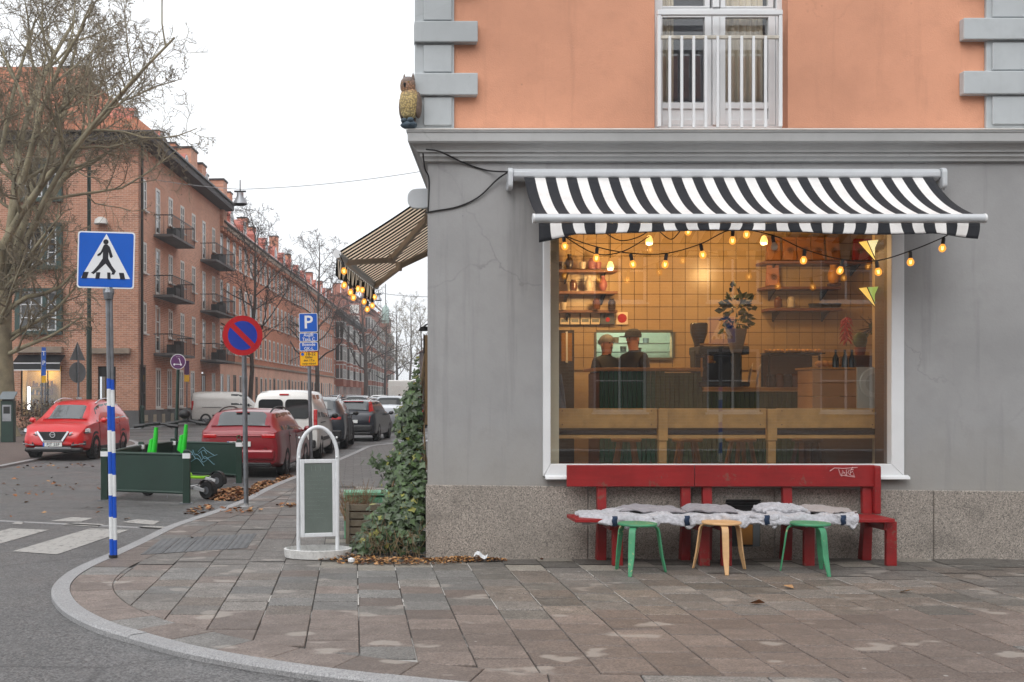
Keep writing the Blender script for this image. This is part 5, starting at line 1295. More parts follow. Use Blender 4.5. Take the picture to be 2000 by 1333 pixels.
stool('green stool with worn seat in front of the right red bench', [G(1522, 1115), G(1605, 1112), G(1621, 1128)], M['green_stool'])
# cellar opening behind the bench
p0, p1 = P(1418, 1060, 11.30), P(1485, 1010, 11.30)
t = thing('cellar_hatch', 'small cellar opening with orange board low in the granite behind the bench', 'hatch', ((p0.x + p1.x) / 2, 11.312, .12))
hw = (p1.x - p0.x) / 2
m = MB(); m.box(-hw, hw, -.006, .0, 0, .46); m.build('opening', M['black'], t)
m = MB(); m.box(-hw * .3, hw * .55, -.014, -.006, .02, .22); m.build('orange_board', mat('orange_board', S(176, 120, 52), .6), t)
m = MB(); m.box(hw * .58, hw * .96, -.016, -.006, .0, .24); m.build('grey_board', M['signgrey'], t)
for k in range(3): m = MB(); m.box(-hw, hw, -.03, -.006, .40 + k * .03, .412 + k * .03); m.build('vent_bar', M['blackmetal'], t)
# ------------------------------------------------------------------ swinging pavement board
t = thing('pavement_board', 'white arched swing sign with an empty green chalkboard on a boat shaped base', 'sign', (wx(621, 11.4), 11.4, 0), R(4))
m = MB(); m.lathe([(.30, 0), (.335, .008), (.345, .09), (.325, .094), (.318, .03), (0, .025)], 40, sx=1, sy=.72); m.build('base', mat('chipped_white_base', S(205, 205, 203), .5, var=.1, vs=14, grime=.6), t, smooth=35)
xl, xr, zs = -.197, .197, wz(905, 11.4) + .06
pts = [(xl, 0, .03), (xl, 0, .5), (xl, 0, zs)] + [(p, 0, q) for p, q in arc(0, zs, .197 * 1.0, 180, 0, 14)] 
pts = [(x, y, z if z <= zs else zs + (z - zs) * 1.55) for x, y, z in pts] + [(xr, 0, zs - .01), (xr, 0, .5), (xr, 0, .03)]
m = MB(); m.tube(pts, .021, 10); m.build('arch_frame', M['aluframe'], t, smooth=40)
bd = link('board', None, t); bd.location = (0, -.012, zs - .02); bd.rotation_euler = (R(-2), 0, R(11))
h = zs - .02 - wz(1048, 11.4)
for (a, c, d, e, nm) in ((-.185, -.145, -h, 0, 'l'), (.145, .185, -h, 0, 'r')): m = MB(); m.box(a, c, -.014, .014, d, e); m.build('frame_side', M['aluframe'], bd, bevel=.006)
for (d, e) in ((-.04, 0), (-h, -h + .04)): m = MB(); m.box(-.145, .145, -.014, .014, d, e); m.build('frame_rail', M['aluframe'], bd, bevel=.006)
m = MB(); m.box(-.146, .146, -.006, .006, -h + .035, -.035); m.build('chalk_panel', M['board'], bd)
m = MB(); q = random.Random(5)
for k, (x0_, x1_, z) in enumerate([(-.07, -.07, -.07), (-.03, -.03, -.07), (.02, .02, -.07), (.06, .06, -.07)]): m.beam((x0_, -.0065, z), (x1_ + .004, -.0065, z - .05), .003, .008, up=(0, 1, 0))
for k in range(11):
    z = -.17 - k * .042
    x = -.115
    while x < q.uniform(.02, .11):
        l = q.uniform(.008, .03); m.beam((x, -.0065, z + q.uniform(-.004, .004)), (x + l, -.0065, z + q.uniform(-.006, .006)), .002, .005, up=(0, 1, 0)); x += l + q.uniform(.004, .016)
tag(m.build('chalk_strokes', M['chalk'], bd), kind='stuff')
for s_ in (xl, xr): m = MB(); m.ball((s_ * .96, -.02, zs), .012, 8); m.ball((s_ * .96, -.02, zs + .2), .012, 8); m.build('hinge', M['white'], t)
# ------------------------------------------------------------------ road signs
def plate(name, poly, th, mt, parent, y=0, bevel=0): m = MB(); m.prism(poly, y, y + th, 'xz'); return m.build(name, mt, parent, bevel=bevel, seg=1)
b0 = G(221, 1090); t = thing('crossing_sign', 'pedestrian crossing sign on a grey post wrapped in blue and white bands', 'road sign', b0, 0)
t.rotation_euler = (0, R(-1.0), 0)
zz = lambda py: H - (py - CY) * b0.y / FPX
m = MB(); m.tube([(-.013, 0, .0), (-.013, 0, zz(565))], .020, 12); m.tube([(.019, .01, .0), (.019, .01, zz(565))], .020, 12); m.build('post', M['galv'], t, smooth=40)
zs_ = [1087, 1055, 1012, 970, 928, 885, 843, 795, 762, 742]
for k in range(len(zs_) - 1):
    for (dx, dyy, off) in ((-.013, 0, .012), (.019, .01, 0)):
        m = MB(); za, zb2 = zz(zs_[k]) + off, zz(zs_[k + 1]) + off
        if k == 0 : za = max(za, .02)
        m.tube([(dx, dyy, za), (dx, dyy, zb2 - .0)], .0225 + (.0004 if k % 2 else 0), 12); m.build('band', M['wrapblue'] if k % 2 == 0 else M['wrapwhite'], t, smooth=40)
m = MB(); m.lathe([(.05, 0), (.045, .004), (.045, .03), (0, .03)], 12); m.build('foot', M['black'], t)
m = MB(); m.box(-.05, .055, -.035, .03, zz(575), zz(556)); m.lathe([(.045, zz(585)), (.055, zz(572)), (.03, zz(560))], 12); m.build('clamp', M['galv'], t, bevel=.008)
sg = link('sign_plate', None, t); sg.location = (-.012, -.036, zz(509)); sg.rotation_euler = (0, R(2.4), R(2))
s2 = .285
plate('border', rrect(-s2, s2, -s2, s2, .03), .006, M['signwhite'], sg, 0); plate('blue_field', rrect(-s2 + .014, s2 - .014, -s2 + .014, s2 - .014, .022), .003, M['signblue'], sg, -.0025)
plate('white_triangle', [(-.245, -.185), (.245, -.185), (0, .262)], .003, M['signwhite'], sg, -.005)
yb = -.0072
def sym(polys):
    m = MB()
    for pl in polys: m.prism(pl, yb, yb + .003, 'xz')
    m.build('walking_figure', M['signblack'], sg)
sc_ = .575 / 285.0                                            # drawn in zoomed photo pixels
def fp(x, z): return ((x - 586) * sc_, -(z - 290) * sc_ * 1.0)
sym([[fp(*q) for q in arc(584, 200, 13, 0, 360, 12)[:-1]],
     [fp(*q) for q in [(575, 214), (592, 213), (604, 225), (620, 272), (612, 280), (606, 277), (598, 250), (597, 282), (616, 318), (637, 345), (628, 362), (614, 362), (619, 350), (585, 308), (574, 318), (541, 350), (527, 362), (514, 355), (524, 348), (548, 318), (570, 283), (571, 250), (558, 268), (545, 272), (543, 265), (560, 250)]]])
for (a, c) in (((477, 353), (503, 353)), ((540, 353), (560, 353)), ((594, 353), (610, 353)), ((652, 353), (676, 353))):
    m = MB(); x0_, z0_ = a; x1_, _ = c; lean = (x0_ + x1_) / 2 - 586
    m.prism([fp(x0_ + lean * .10 , 384), fp(x1_ + lean * .10, 384), fp(x1_, 352), fp(x0_, 352)], yb, yb + .003, 'xz'); m.build('crossing_bar', M['signblack'], sg)
c_ = dup(t); c_.location = (7.75, -1.0, 0); c_.rotation_euler = (0, 0, math.pi); c_['label'] = 'second crossing sign across the road, only mirrored faintly in the shop window'
# no parking
b0 = G(481, 990); t = thing('no_parking_sign', 'round red and blue no parking sign on a grey post by the kerb', 'road sign', b0); zz = lambda py: H - (py - CY) * b0.y / FPX
t.rotation_euler = (0, R(-.8), 0)
m = MB(); m.tube([(0, 0, 0), (0, 0, zz(640))], .036, 14); m.build('post', M['galv'], t, smooth=40)
m = MB(); m.lathe([(.09, 0), (.08, .012), (.04, .02), (.036, .05)], 14); m.build('foot', M['kerb'], t)
sg = link('sign_plate', None, t); sg.location = (-.015, -.045, zz(656)); sg.rotation_euler = (0, 0, R(5))
r = .292; circ = lambda r, n=40: [(r * math.cos(2 * math.pi * i / n), r * math.sin(2 * math.pi * i / n)) for i in range(n)]
plate('red_disc', circ(r), .006, M['signred'], sg, 0); plate('blue_disc', circ(r * .73), .003, mat('no_parking_blue', S(24, 56, 160), .35), sg, -.0025)
m = MB(); m.prism([(-.19, .135), (-.135, .19), (.19, -.135), (.135, -.19)], -.005, -.002, 'xz'); m.build('red_bar', M['signred'], sg)
# parking signs
b0 = Vector((-.93, 25, 0)); t = thing('parking_sign', 'post with blue P sign, two blue panels and a yellow panel', 'road sign', b0); t.rotation_euler = (0, R(-1.2), 0); zz = lambda py: H - (py - CY) * b0.y / FPX
m = MB(); m.tube([(0, 0, 0), (0, 0, zz(618))], .04, 12); m.build('post', M['galv'], t, smooth=40)
def panel(py0, py1, field, border, lines, mt, nm):
    g = link(nm, None, t); g.location = (.0, -.05, (zz(py0) + zz(py1)) / 2); hh = (zz(py0) - zz(py1)) / 2 - .006; hw = .205
    plate('border', rrect(-hw, hw, -hh, hh, .025), .006, border, g, 0); plate('field', rrect(-hw + .012, hw - .012, -hh + .012, hh - .012, .018), .003, field, g, -.0025)
    for (s_, sz, x, z) in lines: text('lettering', s_, sz, mt, g, (x, -.004, z))
    return g
panel(612, 650, M['signblue'], M['signwhite'], [('P', .40, 0, .0)], M['signwhite'], 'parking_panel')
panel(650.5, 668, M['signblue'], M['signwhite'], [('Avgift', .095, 0, .045), ('Taxa C', .095, 0, -.045)], M['signwhite'], 'fee_panel')
panel(668.5, 686.5, M['signblue'], M['signwhite'], [('Boende', .095, 0, .045), ('GK-L', .095, 0, -.045)], M['signwhite'], 'resident_panel')
g = panel(687, 716, M['signyellow'], M['signred'], [('18-22', .095, .04, .105), ('Gäller', .07, 0, .035), ('den 17:e', .07, 0, -.035), ('varje månad', .062, 0, -.105)], M['signblack'], 'cleaning_panel')
m = MB(); m.prism([(x - .14, z + .105) for x, z in circ(.035, 16)], -.006, -.002, 'xz'); m.build('blue_dot', M['signblue'], g)
# ------------------------------------------------------------------ scooter pen
pen = thing('scooter_barrier', 'dark green panelled barrier pen for scooters on the road', 'barrier', (-3.2, 19.5, ROAD))
def L_(x, y): return Vector((x, y, 0)) - Vector((pen.location.x, pen.location.y, 0))
pp = [L_(-2.58, 17.44), L_(-3.97, 18.0), L_(-3.84, 20.4), L_(-3.52, 22.0), L_(-2.16, 21.3)]
for p in pp:
    m = MB(); m.box(p.x - .055, p.x + .055, p.y - .055, p.y + .055, 0, .80); m.prism([(p.x - .05, .80), (p.x + .05, .80), (p.x + .04, .83), (p.x - .04, .83)], p.y - .05, p.y + .05, 'xz'); o = m.build('post', M['panelgreen'], pen, bevel=.008)
    m = MB(); m.box(p.x - .10, p.x + .10, p.y - .10, p.y + .10, .0, .012); m.build('foot_plate', M['galv'], pen)
    m = MB(); m.box(p.x - .058, p.x + .058, p.y - .058, p.y + .058, .70, .78); m.build('reflector', M['signwhite'], pen)
for a, c in zip(pp[:-1], pp[1:]):
    d = (c - a).normalized()
    a2, c2 = a + d * .056, c - d * .056
    for z in (.755, .165): m = MB(); m.tube([a2 + Vector((0, 0, z)), c2 + Vector((0, 0, z))], .024, 8); m.build('rail', M['panelgreen'], pen, smooth=40)
    m = MB(); m.beam(a2 + Vector((0, 0, .46)), c2 + Vector((0, 0, .46)), .02, .55); m.build('panel', M['panelgreen'], pen)
m = MB(); q = random.Random(3)
a, c = pp[3], pp[4]
for k in range(8):
    u0 = q.uniform(.12, .5); z0 = q.uniform(.42, .66); pts = []
    for i in range(4): u = u0 + i * q.uniform(.04, .09); v = a.lerp(c, u); pts.append(Vector((v.x - .01, v.y - .016, z0 + .07 * math.sin(i * 2.1 + k) - .02 * i)))
    m.tube(catmull(pts, 4), .006, 4)
m.build('graffiti', mat('pale_blue_graffiti', S(110, 150, 165), .7), pen)
def scooter(label, front, rear, body, fork, yaw_bar=0, lean=0.0):
    f, r = Vector(front), Vector(rear); d = (r - f); L = d.length / 1.12
    t = thing('scooter', label, 'scooter', f, math.atan2(d.y, d.x), 'rental scooters in the pen')
    t.rotation_euler = (lean, 0, math.atan2(d.y, d.x)); t.scale = (1.12, 1.12, 1.12)
    for x, nm in ((0, 'wheel'), (L, 'wheel')):
        m = MB(); m.lathe([(.055, -.03), (.11, -.032), (.128, -.015), (.128, .015), (.11, .032), (.055, .03)], 20, (x, 0, .128), axis='y'); w_ = m.build(nm, M['tyre'], t, smooth=40)
        m = MB(); m.lathe([(0, -.026), (.06, -.026), (.06, .026), (0, .026)], 14, (x, 0, .128), axis='y'); m.build('hub', M['galv'], w_, smooth=40)
        m = MB(); m.lathe([(.145, -.04), (.155, -.04), (.155, .04), (.145, .04)], 14, (x, 0, .128), axis='y', a0=R(-20), a1=R(150) if x else R(170)); m.build('mudguard', M['black'], t)
    m = MB(); m.hexa([(.24, -.08, .15), (L - .20, -.08, .15), (L - .20, .08, .15), (.24, .08, .15), (.20, -.085, .20), (L - .17, -.085, .20), (L - .17, .085, .20), (.20, .085, .20)]); m.build('deck', fork, t, bevel=.015)
    m = MB(); m.box(.24, L - .22, -.075, .075, .201, .207); m.build('deck_mat', M['black'], t)
    for s_ in (-1, 1): m = MB(); m.beam((L - .24, s_ * .055, .175), (L, s_ * .055, .128), .02, .05); m.build('rear_fork', M['scootgrey'], t, bevel=.004)
    m = MB(); m.tube([(.24, 0, .175), (.14, 0, .30), (.09, 0, .42)], [.05, .045, .04], 10); m.build('neck', fork, t, smooth=40)
    m = MB(); m.tube([(0, 0, .13), (.03, 0, .30), (.07, 0, .42)], [.03, .035, .04], 8); m.build('front_fork', M['scootgrey'], t, smooth=40)
    m = MB(); m.tube([(.06, 0, .38), (.10, 0, .55), (.145, 0, .85), (.16, 0, 1.02)], [.046, .044, .038, .03], 10); m.build('stem', body, t, smooth=40)
    m = MB(); m.hexa([(.0, -.035, .60), (.07, -.035, .56), (.07, .035, .56), (.0, .035, .60), (.05, -.03, .84), (.11, -.03, .86), (.11, .03, .86), (.05, .03, .84)]); m.build('stem_box', body, t, bevel=.012)
    h = link('handlebar', None, t); h.location = (.165, 0, 1.04); h.rotation_euler = (0, 0, yaw_bar)
    m = MB(); m.tube([(.03, -.30, .0), (.0, -.1, .03), (-.02, 0, .03), (0, .1, .03), (.03, .30, 0)], .02, 8); m.build('bar', M['black'], h, smooth=40)
    for s_ in (-1, 1):
        m = MB(); m.tube([(.028, s_ * .17, .012), (.034, s_ * .33, -.006)], .027, 8); m.build('grip', M['black'], h, smooth=40)
        m = MB(); m.tube([(-.02, s_ * .13, .01), (-.03, s_ * .23, -.035)], .007, 5); m.build('brake_lever', M['black'], h)
    m = MB(); m.box(-.04, .03, -.05, .05, .015, .06); m.build('display', M['black'], h, bevel=.012)
    m = MB(); m.tube([(.45, -.08, .15), (.50, -.17, .0)], .008, 5); m.build('kickstand', M['galv'], t)
scooter('nearer lime green scooter with pale fork and wheel end towards the kerb', (-3.42, 18.75, ROAD), (-2.36, 18.15, ROAD), M['lime'], M['scootgrey'], R(-62), 0)
scooter('farther lime scooter with yellow green deck', (-3.20, 20.55, ROAD), (-2.44, 19.65 + .55, ROAD), M['lime'], M['lime2'], R(-72))
t = thing('helmet', 'black helmet hung on the farther scooter handlebar', 'helmet', (-3.06, 20.45, ROAD + 1.27))
m = MB(); m.ball((0, 0, .06), .11, 12, 0, (1, .85, .8)); m.build('shell', M['black'], t, smooth=True); m = MB(); m.tube([(.06, .02, 0), (.05, 0, -.09), (.0, 0, -.06)], .012, 5); m.build('strap', M['black'], t)
b0 = Vector((-3.50, 22.12, ROAD)); t = thing('scooter_parking_sign', 'round purple scooter sign on a thin dark green post', 'road sign', b0)
zz = lambda py: H - ROAD - (py - CY) * b0.y / FPX
t.rotation_euler = (0, R(1.6), 0)
m = MB(); m.tube([(0, 0, 0), (0, 0, zz(705))], .034, 10); m.build('post', M['green_post'], t, smooth=40)
sg = link('sign_plate', None, t); sg.location = (0, -.045, zz(707)); r = .15
plate('border', circ(r, 28), .006, M['signwhite'], sg, 0); plate('purple_disc', circ(r - .01, 28), .003, M['signpurple'], sg, -.0025)
m = MB(); m.tube([(-.06, -.0065, -.05), (.05, -.0065, -.05)], .007, 5); m.tube([(.055, -.0065, -.045), (.025, -.0065, .06), (.0, -.0065, .06)], .007, 5)
for x in (-.07, .06): m.prism([(x + a * .9, z - .055) for a, z in circ(.02, 10)], -.008, -.004, 'xz')
m.beam((-.04, -.0065, .095), (.04, -.0065, .095), .003, .012, up=(0, 1, 0)); m.build('scooter_symbol', M['signwhite'], sg)
# ------------------------------------------------------------------ leaves
def leaves(name, label, spots, mats, smin=.05, smax=.10):
    m = MB(); q = random.Random(11)
    for (x, y, z, n, rx, ry, hgt) in spots:
        for k in range(n):
            a = q.uniform(0, 6.283); rr = q.random() ** .6
            px_, py_ = x + math.cos(a) * rr * rx, y + math.sin(a) * rr * ry; pz = z + .008 + hgt * (1 - rr) * q.random()
            s = q.uniform(smin, smax); th = q.uniform(0, 6.283); e = q.uniform(-.5, .5)
            u = Vector((math.cos(th), math.sin(th), e * .8)) * s; v = Vector((-math.sin(th), math.cos(th), q.uniform(-.6, .6))) * s * .55; up = Vector((0, 0, s * q.uniform(.05, .35)))
            c = Vector((px_, py_, pz)); mi = q.randrange(len(mats))
            m.poly([c - u, c - u * .2 + v + up, c + u * .75 + up * .3, c - u * .1 - up * .2], mi); m.poly([c - u, c - u * .1 - up * .2, c + u * .75 + up * .3, c - u * .25 - v + up * .8], mi)
    return tag(m.build(name, mats, None, fix=False), label, None, None, 'stuff')
dl = [M['deadleaf'], M['deadleaf2'], M['deadleaf3']]
leaves('fallen_leaves', 'heap of brown leaves on the road by the kerb', [(-1.98, 18.9, ROAD, 1150, .5, 1.1, .13), (-1.65, 20.6, ROAD, 260, .22, 1.3, .06), (-2.25, 16.4, ROAD, 60, .2, .7, .03), (-1.6, 16.0, .005, 24, .3, .5, .02), (-.9, 16.6, .005, 26, .25, .3, .03), (-1.35, 22.0, ROAD, 160, .18, 1.6, .06)], dl, .03, .07)
leaves('scattered_leaves', 'single dry leaves lying scattered over the road', [(-5.5, 20.5, ROAD, 34, 1.6, 3.2, .01), (-5.6, 18.9, ROAD, 4, .3, .3, .03), (-4.2, 15.6, ROAD, 12, 2, 1.5, .01), (-6.8, 26.5, ROAD, 30, 1.0, 1.3, .02), (1.2, 14, .005, 10, 3.5, 5, .01), (4.5, 9.5, .005, 3, 2, 1, .01)], dl, .035, .075)
leaves('ivy_litter', 'dry orange litter under the ivy along the wall foot', [(.45, 11.0, .004, 420, .60, .18, .06), (1.1, 11.14, .004, 330, .42, .12, .04), (-.05, 11.25, .004, 160, .33, .2, .05)], [mat('orange_litter', S(160, 116, 66), .85, var=.4, vs=30), M['deadleaf2'], M['deadleaf3']], .012, .035)
m = MB(); m.grid(lambda u, v: (1.24 + .13 * (u - .5) + .02 * v, 11.05 + .09 * (v - .5), .06 + .025 * math.sin(u * 6) + .02 * v), 5, 4); tag(m.build('paper_scrap', M['signwhite'], None, solid=.002), 'crumpled white paper lying on the dry litter', 'paper')
m = MB(); m.ball((-.02, 10.98, .03), .04, 7, 0, (1, .8, .7)); tag(m.build('tissue', M['white'], None), 'crumpled white tissue beside the swing sign base', 'paper')
# ------------------------------------------------------------------ ivy, planter, green bench at the corner
iv = thing('ivy_plant', 'dark ivy climbing round the wall corner from a wide base', 'plant', (.45, 11.6, 0))
q = random.Random(21); lm = [M['ivyleaf'], M['ivyleaf2'], M['ivyleaf3']]
m = MB()
def ivyleaf(c, nrm, s, mi):
    nrm = nrm.normalized(); u = nrm.cross(Vector((q.uniform(-1, 1), q.uniform(-1, 1), q.uniform(-1, 1)))).normalized(); v = nrm.cross(u)
    b_ = c - v * s * .5
    m.poly([b_, c + u * s * .55 - v * s * .05, c + u * s * .26 + v * s * .12, c + v * s * .62 + nrm * s * .1], mi)
    m.poly([b_, c + v * s * .62 + nrm * s * .1, c - u * s * .26 + v * s * .12, c - u * s * .55 - v * s * .05], mi)
def clump(cx, cy, cz, rx, ry, rz, n, smin=.045, smax=.085):
    for k in range(n):
        d = Vector((q.gauss(0, 1), q.gauss(0, 1), q.gauss(0, 1))).normalized()
        if d.y > .45: d.y = -d.y
        p = Vector((cx + d.x * rx, cy + d.y * ry, cz + d.z * rz)) * 1.0
        p += Vector((q.gauss(0, .03), q.gauss(0, .03), q.gauss(0, .03)))
        if p.z < .05 or (p.x > side_x(max(p.y, WY)) - .01 and p.y > WY - .03): continue
        if p.x > CORNER.x - .02 and p.y > 11.25: continue
        nn = (d + Vector((q.uniform(-.8, .8), -.6 + q.uniform(-.5, .5), .5 + q.uniform(-.4, .6))))
        r = q.random(); ivyleaf(p - Vector((.45, 11.6, 0)), nn, q.uniform(smin * .7, smax * 1.15), 0 if r < .74 else (1 if r < .955 else 2))
def at(px, py, Y): return P(px, py, Y)
for (px, py, Y, rx, ry, rz, n) in [(800, 1030, 11.55, .24, .22, .30, 520), (760, 1035, 11.65, .24, .22, .26, 480), (725, 1060, 11.6, .16, .16, .12, 160), (812, 985, 11.6, .17, .2, .25, 330), (780, 985, 11.7, .16, .2, .20, 280), (755, 1020, 11.7, .13, .16, .15, 170), (800, 935, 11.8, .15, .18, .2, 210), (778, 945, 11.9, .12, .15, .15, 100), (822, 910, 11.8, .10, .18, .2, 130),
                                    (790, 890, 12.0, .12, .15, .12, 100), (745, 903, 12.0, .12, .1, .045, 36), (715, 1072, 11.5, .12, .12, .06, 80), (770, 915, 12.0, .12, .1, .08, 60), (815, 870, 12.1, .1, .2, .14, 90), (805, 838, 12.2, .16, .2, .18, 200), (815, 800, 12.3, .13, .25, .22, 240), (795, 815, 12.3, .10, .2, .15, 120), (823, 770, 12.5, .09, .25, .18, 190), (808, 775, 12.5, .07, .2, .12, 70), (824, 740, 12.6, .06, .25, .14, 100), (825, 712, 12.7, .045, .2, .12, 60), (827, 694, 12.8, .035, .15, .05, 26)]:
    c = at(px, py, Y); clump(c.x, c.y, c.z, rx, ry, rz, n)
tag(m.build('foliage', lm, iv, fix=False), kind='stuff')
m = MB()
for k in range(12):
    x = q.uniform(.3, .68); pts = [(x - .45 + q.uniform(-.08, .08), q.uniform(-.15, .15), 0), (x - .42, q.uniform(-.05, .1), .3), (x - .33, .2, .8), (.28 + q.uniform(-.06, .04), .4 + .3 * q.random(), 1.3), (.34, .9, 1.3 + q.uniform(.1, .8))]
    pts = [(p[0], p[1], p[2]) for p in pts]; m.tube(catmull(pts, 5), [.013 * (1 - i / 24) + .003 for i in range(21)], 5)
for k in range(150):
    a = q.uniform(0, 6.28); b_ = Vector((q.uniform(-.35, .22), q.uniform(-.45, -.05), q.uniform(.02, .3))); m.tube([b_, b_ + Vector((q.uniform(-.1, .1), q.uniform(-.08, .05), q.uniform(-.2, .2)))], .003, 3)
m.build('stems', mat('brown_ivy_stem', S(110, 92, 68), .9, var=.2), iv)
pl = thing('wooden_planter', 'weathered slatted wood planter beside the ivy', 'planter', P(712, 1058, 12.6) * 1); pl.location.z = 0
for k in range(5):
    m = MB(); m.box(-.18, .32, -.18, -.155, .02 + k * .085, .02 + k * .085 + .07); m.build('slat', M['wood2'], pl, bevel=.004)
    m = MB(); m.box(-.20, -.175, -.18, .3, .02 + k * .085, .02 + k * .085 + .07); m.build('slat', M['wood2'], pl, bevel=.004)
m = MB(); m.box(-.17, .32, -.15, .3, .0, .38); m.build('soil_box', M['deadleaf3'], pl)
for x in (-.19, .30): m = MB(); m.box(x - .02, x + .02, -.20, -.181, 0, .45); m.build('corner_post', M['wood2'], pl)
t = thing('dry_shrub', 'bare dry twiggy shrub growing out of the planter', 'plant', P(700, 1000, 12.7)); m = MB()
for k in range(130):
    a = q.uniform(0, 6.28); e = q.uniform(.05, .8); d = Vector((math.cos(a) * e - .1, math.sin(a) * e * .6, 1)).normalized(); L = q.uniform(.18, .42); o_ = Vector((q.uniform(-.16, .12), q.uniform(-.06, .1), -.1))
    mid = o_ + d * L * .6; m.tube([o_, mid, mid + (d + Vector((q.uniform(-.4, .4), q.uniform(-.3, .3), q.uniform(-.3, .3)))) * L * .45], [.004, .003, .0015], 3)
    for z in range(3): e_ = mid + d * L * .15 * z; m.tube([e_, e_ + Vector((q.uniform(-.07, .07), q.uniform(-.07, .07), q.uniform(0, .07)))], .0014, 3)
m.build('twigs', mat('pale_dry_twig', S(132, 108, 82), .9, var=.2), t)
t = thing('green_bench', 'pale green painted trestle bench behind the planter', 'bench', P(712, 1040, 13.0)); t.location.z = 0
grn = mat('pale_green_paint', S(104, 168, 132), .5, var=.12, grime=.2)
zt = P(0, 960, 13.0).z
for k in range(2): m = MB(); m.box(-.24, .6, -.15 + k * .2, .0 + k * .2, zt - .035, zt); m.build('seat_plank', grn, t, bevel=.004)
for (x, y) in ((-.21, -.13), (-.21, .17), (.55, -.13), (.55, .17)): m = MB(); m.box(x - .022, x + .022, y - .022, y + .022, 0, zt - .036); m.build('leg', grn, t)
for y in (-.13, .17): m = MB(); m.box(-.187, .527, y - .015, y + .015, zt - .12, zt - .06); m.build('rail', grn, t)
# bicycle leaning by the side wall, wall lamp, notice case
t = thing('bicycle', 'bicycle leaning on the side wall, mostly hidden by ivy', 'bicycle', (.86, 14.1, 0), R(90) - ang)
def wheel_(x, nm='wheel'):
    m = MB(); m.lathe([(.325, -.016), (.345, -.01), (.345, .01), (.325, .016), (.325, -.016)], 28, (x, 0, .345), axis='y'); w_ = m.build(nm, M['tyre'], t, smooth=40)
    m = MB()
    for k in range(16): a = k * math.pi / 8; m.tube([(x, 0, .345), (x + math.cos(a) * .325, 0, .345 + math.sin(a) * .325)], .0016, 3)
    m.build('spokes', M['chrome'], w_)
wheel_(-.52); wheel_(.55)
m = MB()
for a, c in (((-.52, 0, .345), (-.15, 0, .30)), ((-.15, 0, .30), (-.28, 0, .82)), ((-.52, 0, .345), (-.26, 0, .74)), ((-.15, 0, .30), (.36, 0, .66)), ((-.26, 0, .74), (.33, 0, .80)), ((.31, 0, .92), (.38, 0, .62)), ((.38, 0, .62), (.55, 0, .345))): m.tube([a, c], .016, 7)
m.build('frame', M['black'], t, smooth=40)
m = MB(); m.tube([(.30, 0, .92), (.30, 0, 1.02), (.34, -.05, 1.05), (.2, -.28, 1.04)], .012, 6); m.tube([(.30, 0, 1.02), (.34, .05, 1.05), (.2, .28, 1.04)], .012, 6); m.build('handlebar', M['chrome'], t, smooth=40)
m = MB(); m.prism([(-.42, .88), (-.22, .88), (-.14, .90), (-.22, .93), (-.40, .94)], -.06, .06, 'xz'); m.build('saddle', M['black'], t, bevel=.02)
m = MB(); m.box(-.74, -.36, -.10, .10, .70, .72); m.box(-.74, -.70, -.1, .1, .72, .80); m.build('rear_rack', M['white'], t)
t = thing('notice_case', 'narrow brown notice case standing out from the side wall', 'notice case', (side_x(13.2), 13.2, 0)); z0, z1 = P(0, 830, 13.2).z, P(0, 655, 13.2).z
px_ = P(829, 0, 13.2).x - t.location.x
m = MB(); m.box(px_, .1, -.03, .03, z0, z1); m.build('case', mat('tan_brown_board', S(128, 102, 70), .6, var=.1), t)
m = MB(); m.box(px_ - .012, px_, -.035, .035, z0 - .01, z1 + .01); m.build('edge', M['blackmetal'], t)
t = thing('wall_lamp', 'small black hooded lamp above the notice case on the side wall', 'lamp', (side_x(13.2), 13.2, z1 + .05))
m = MB(); m.tube([(.05, 0, .10), (-.05, 0, .12), (px_ + .0, 0, .06)], .010, 6); m.build('arm', M['blackmetal'], t); m = MB(); m.lathe([(.0, .06), (.05, .045), (.075, .0), (.07, 0), (.045, .03)], 12, (px_, 0, 0)); m.build('hood', M['blackmetal'], t, smooth=30)
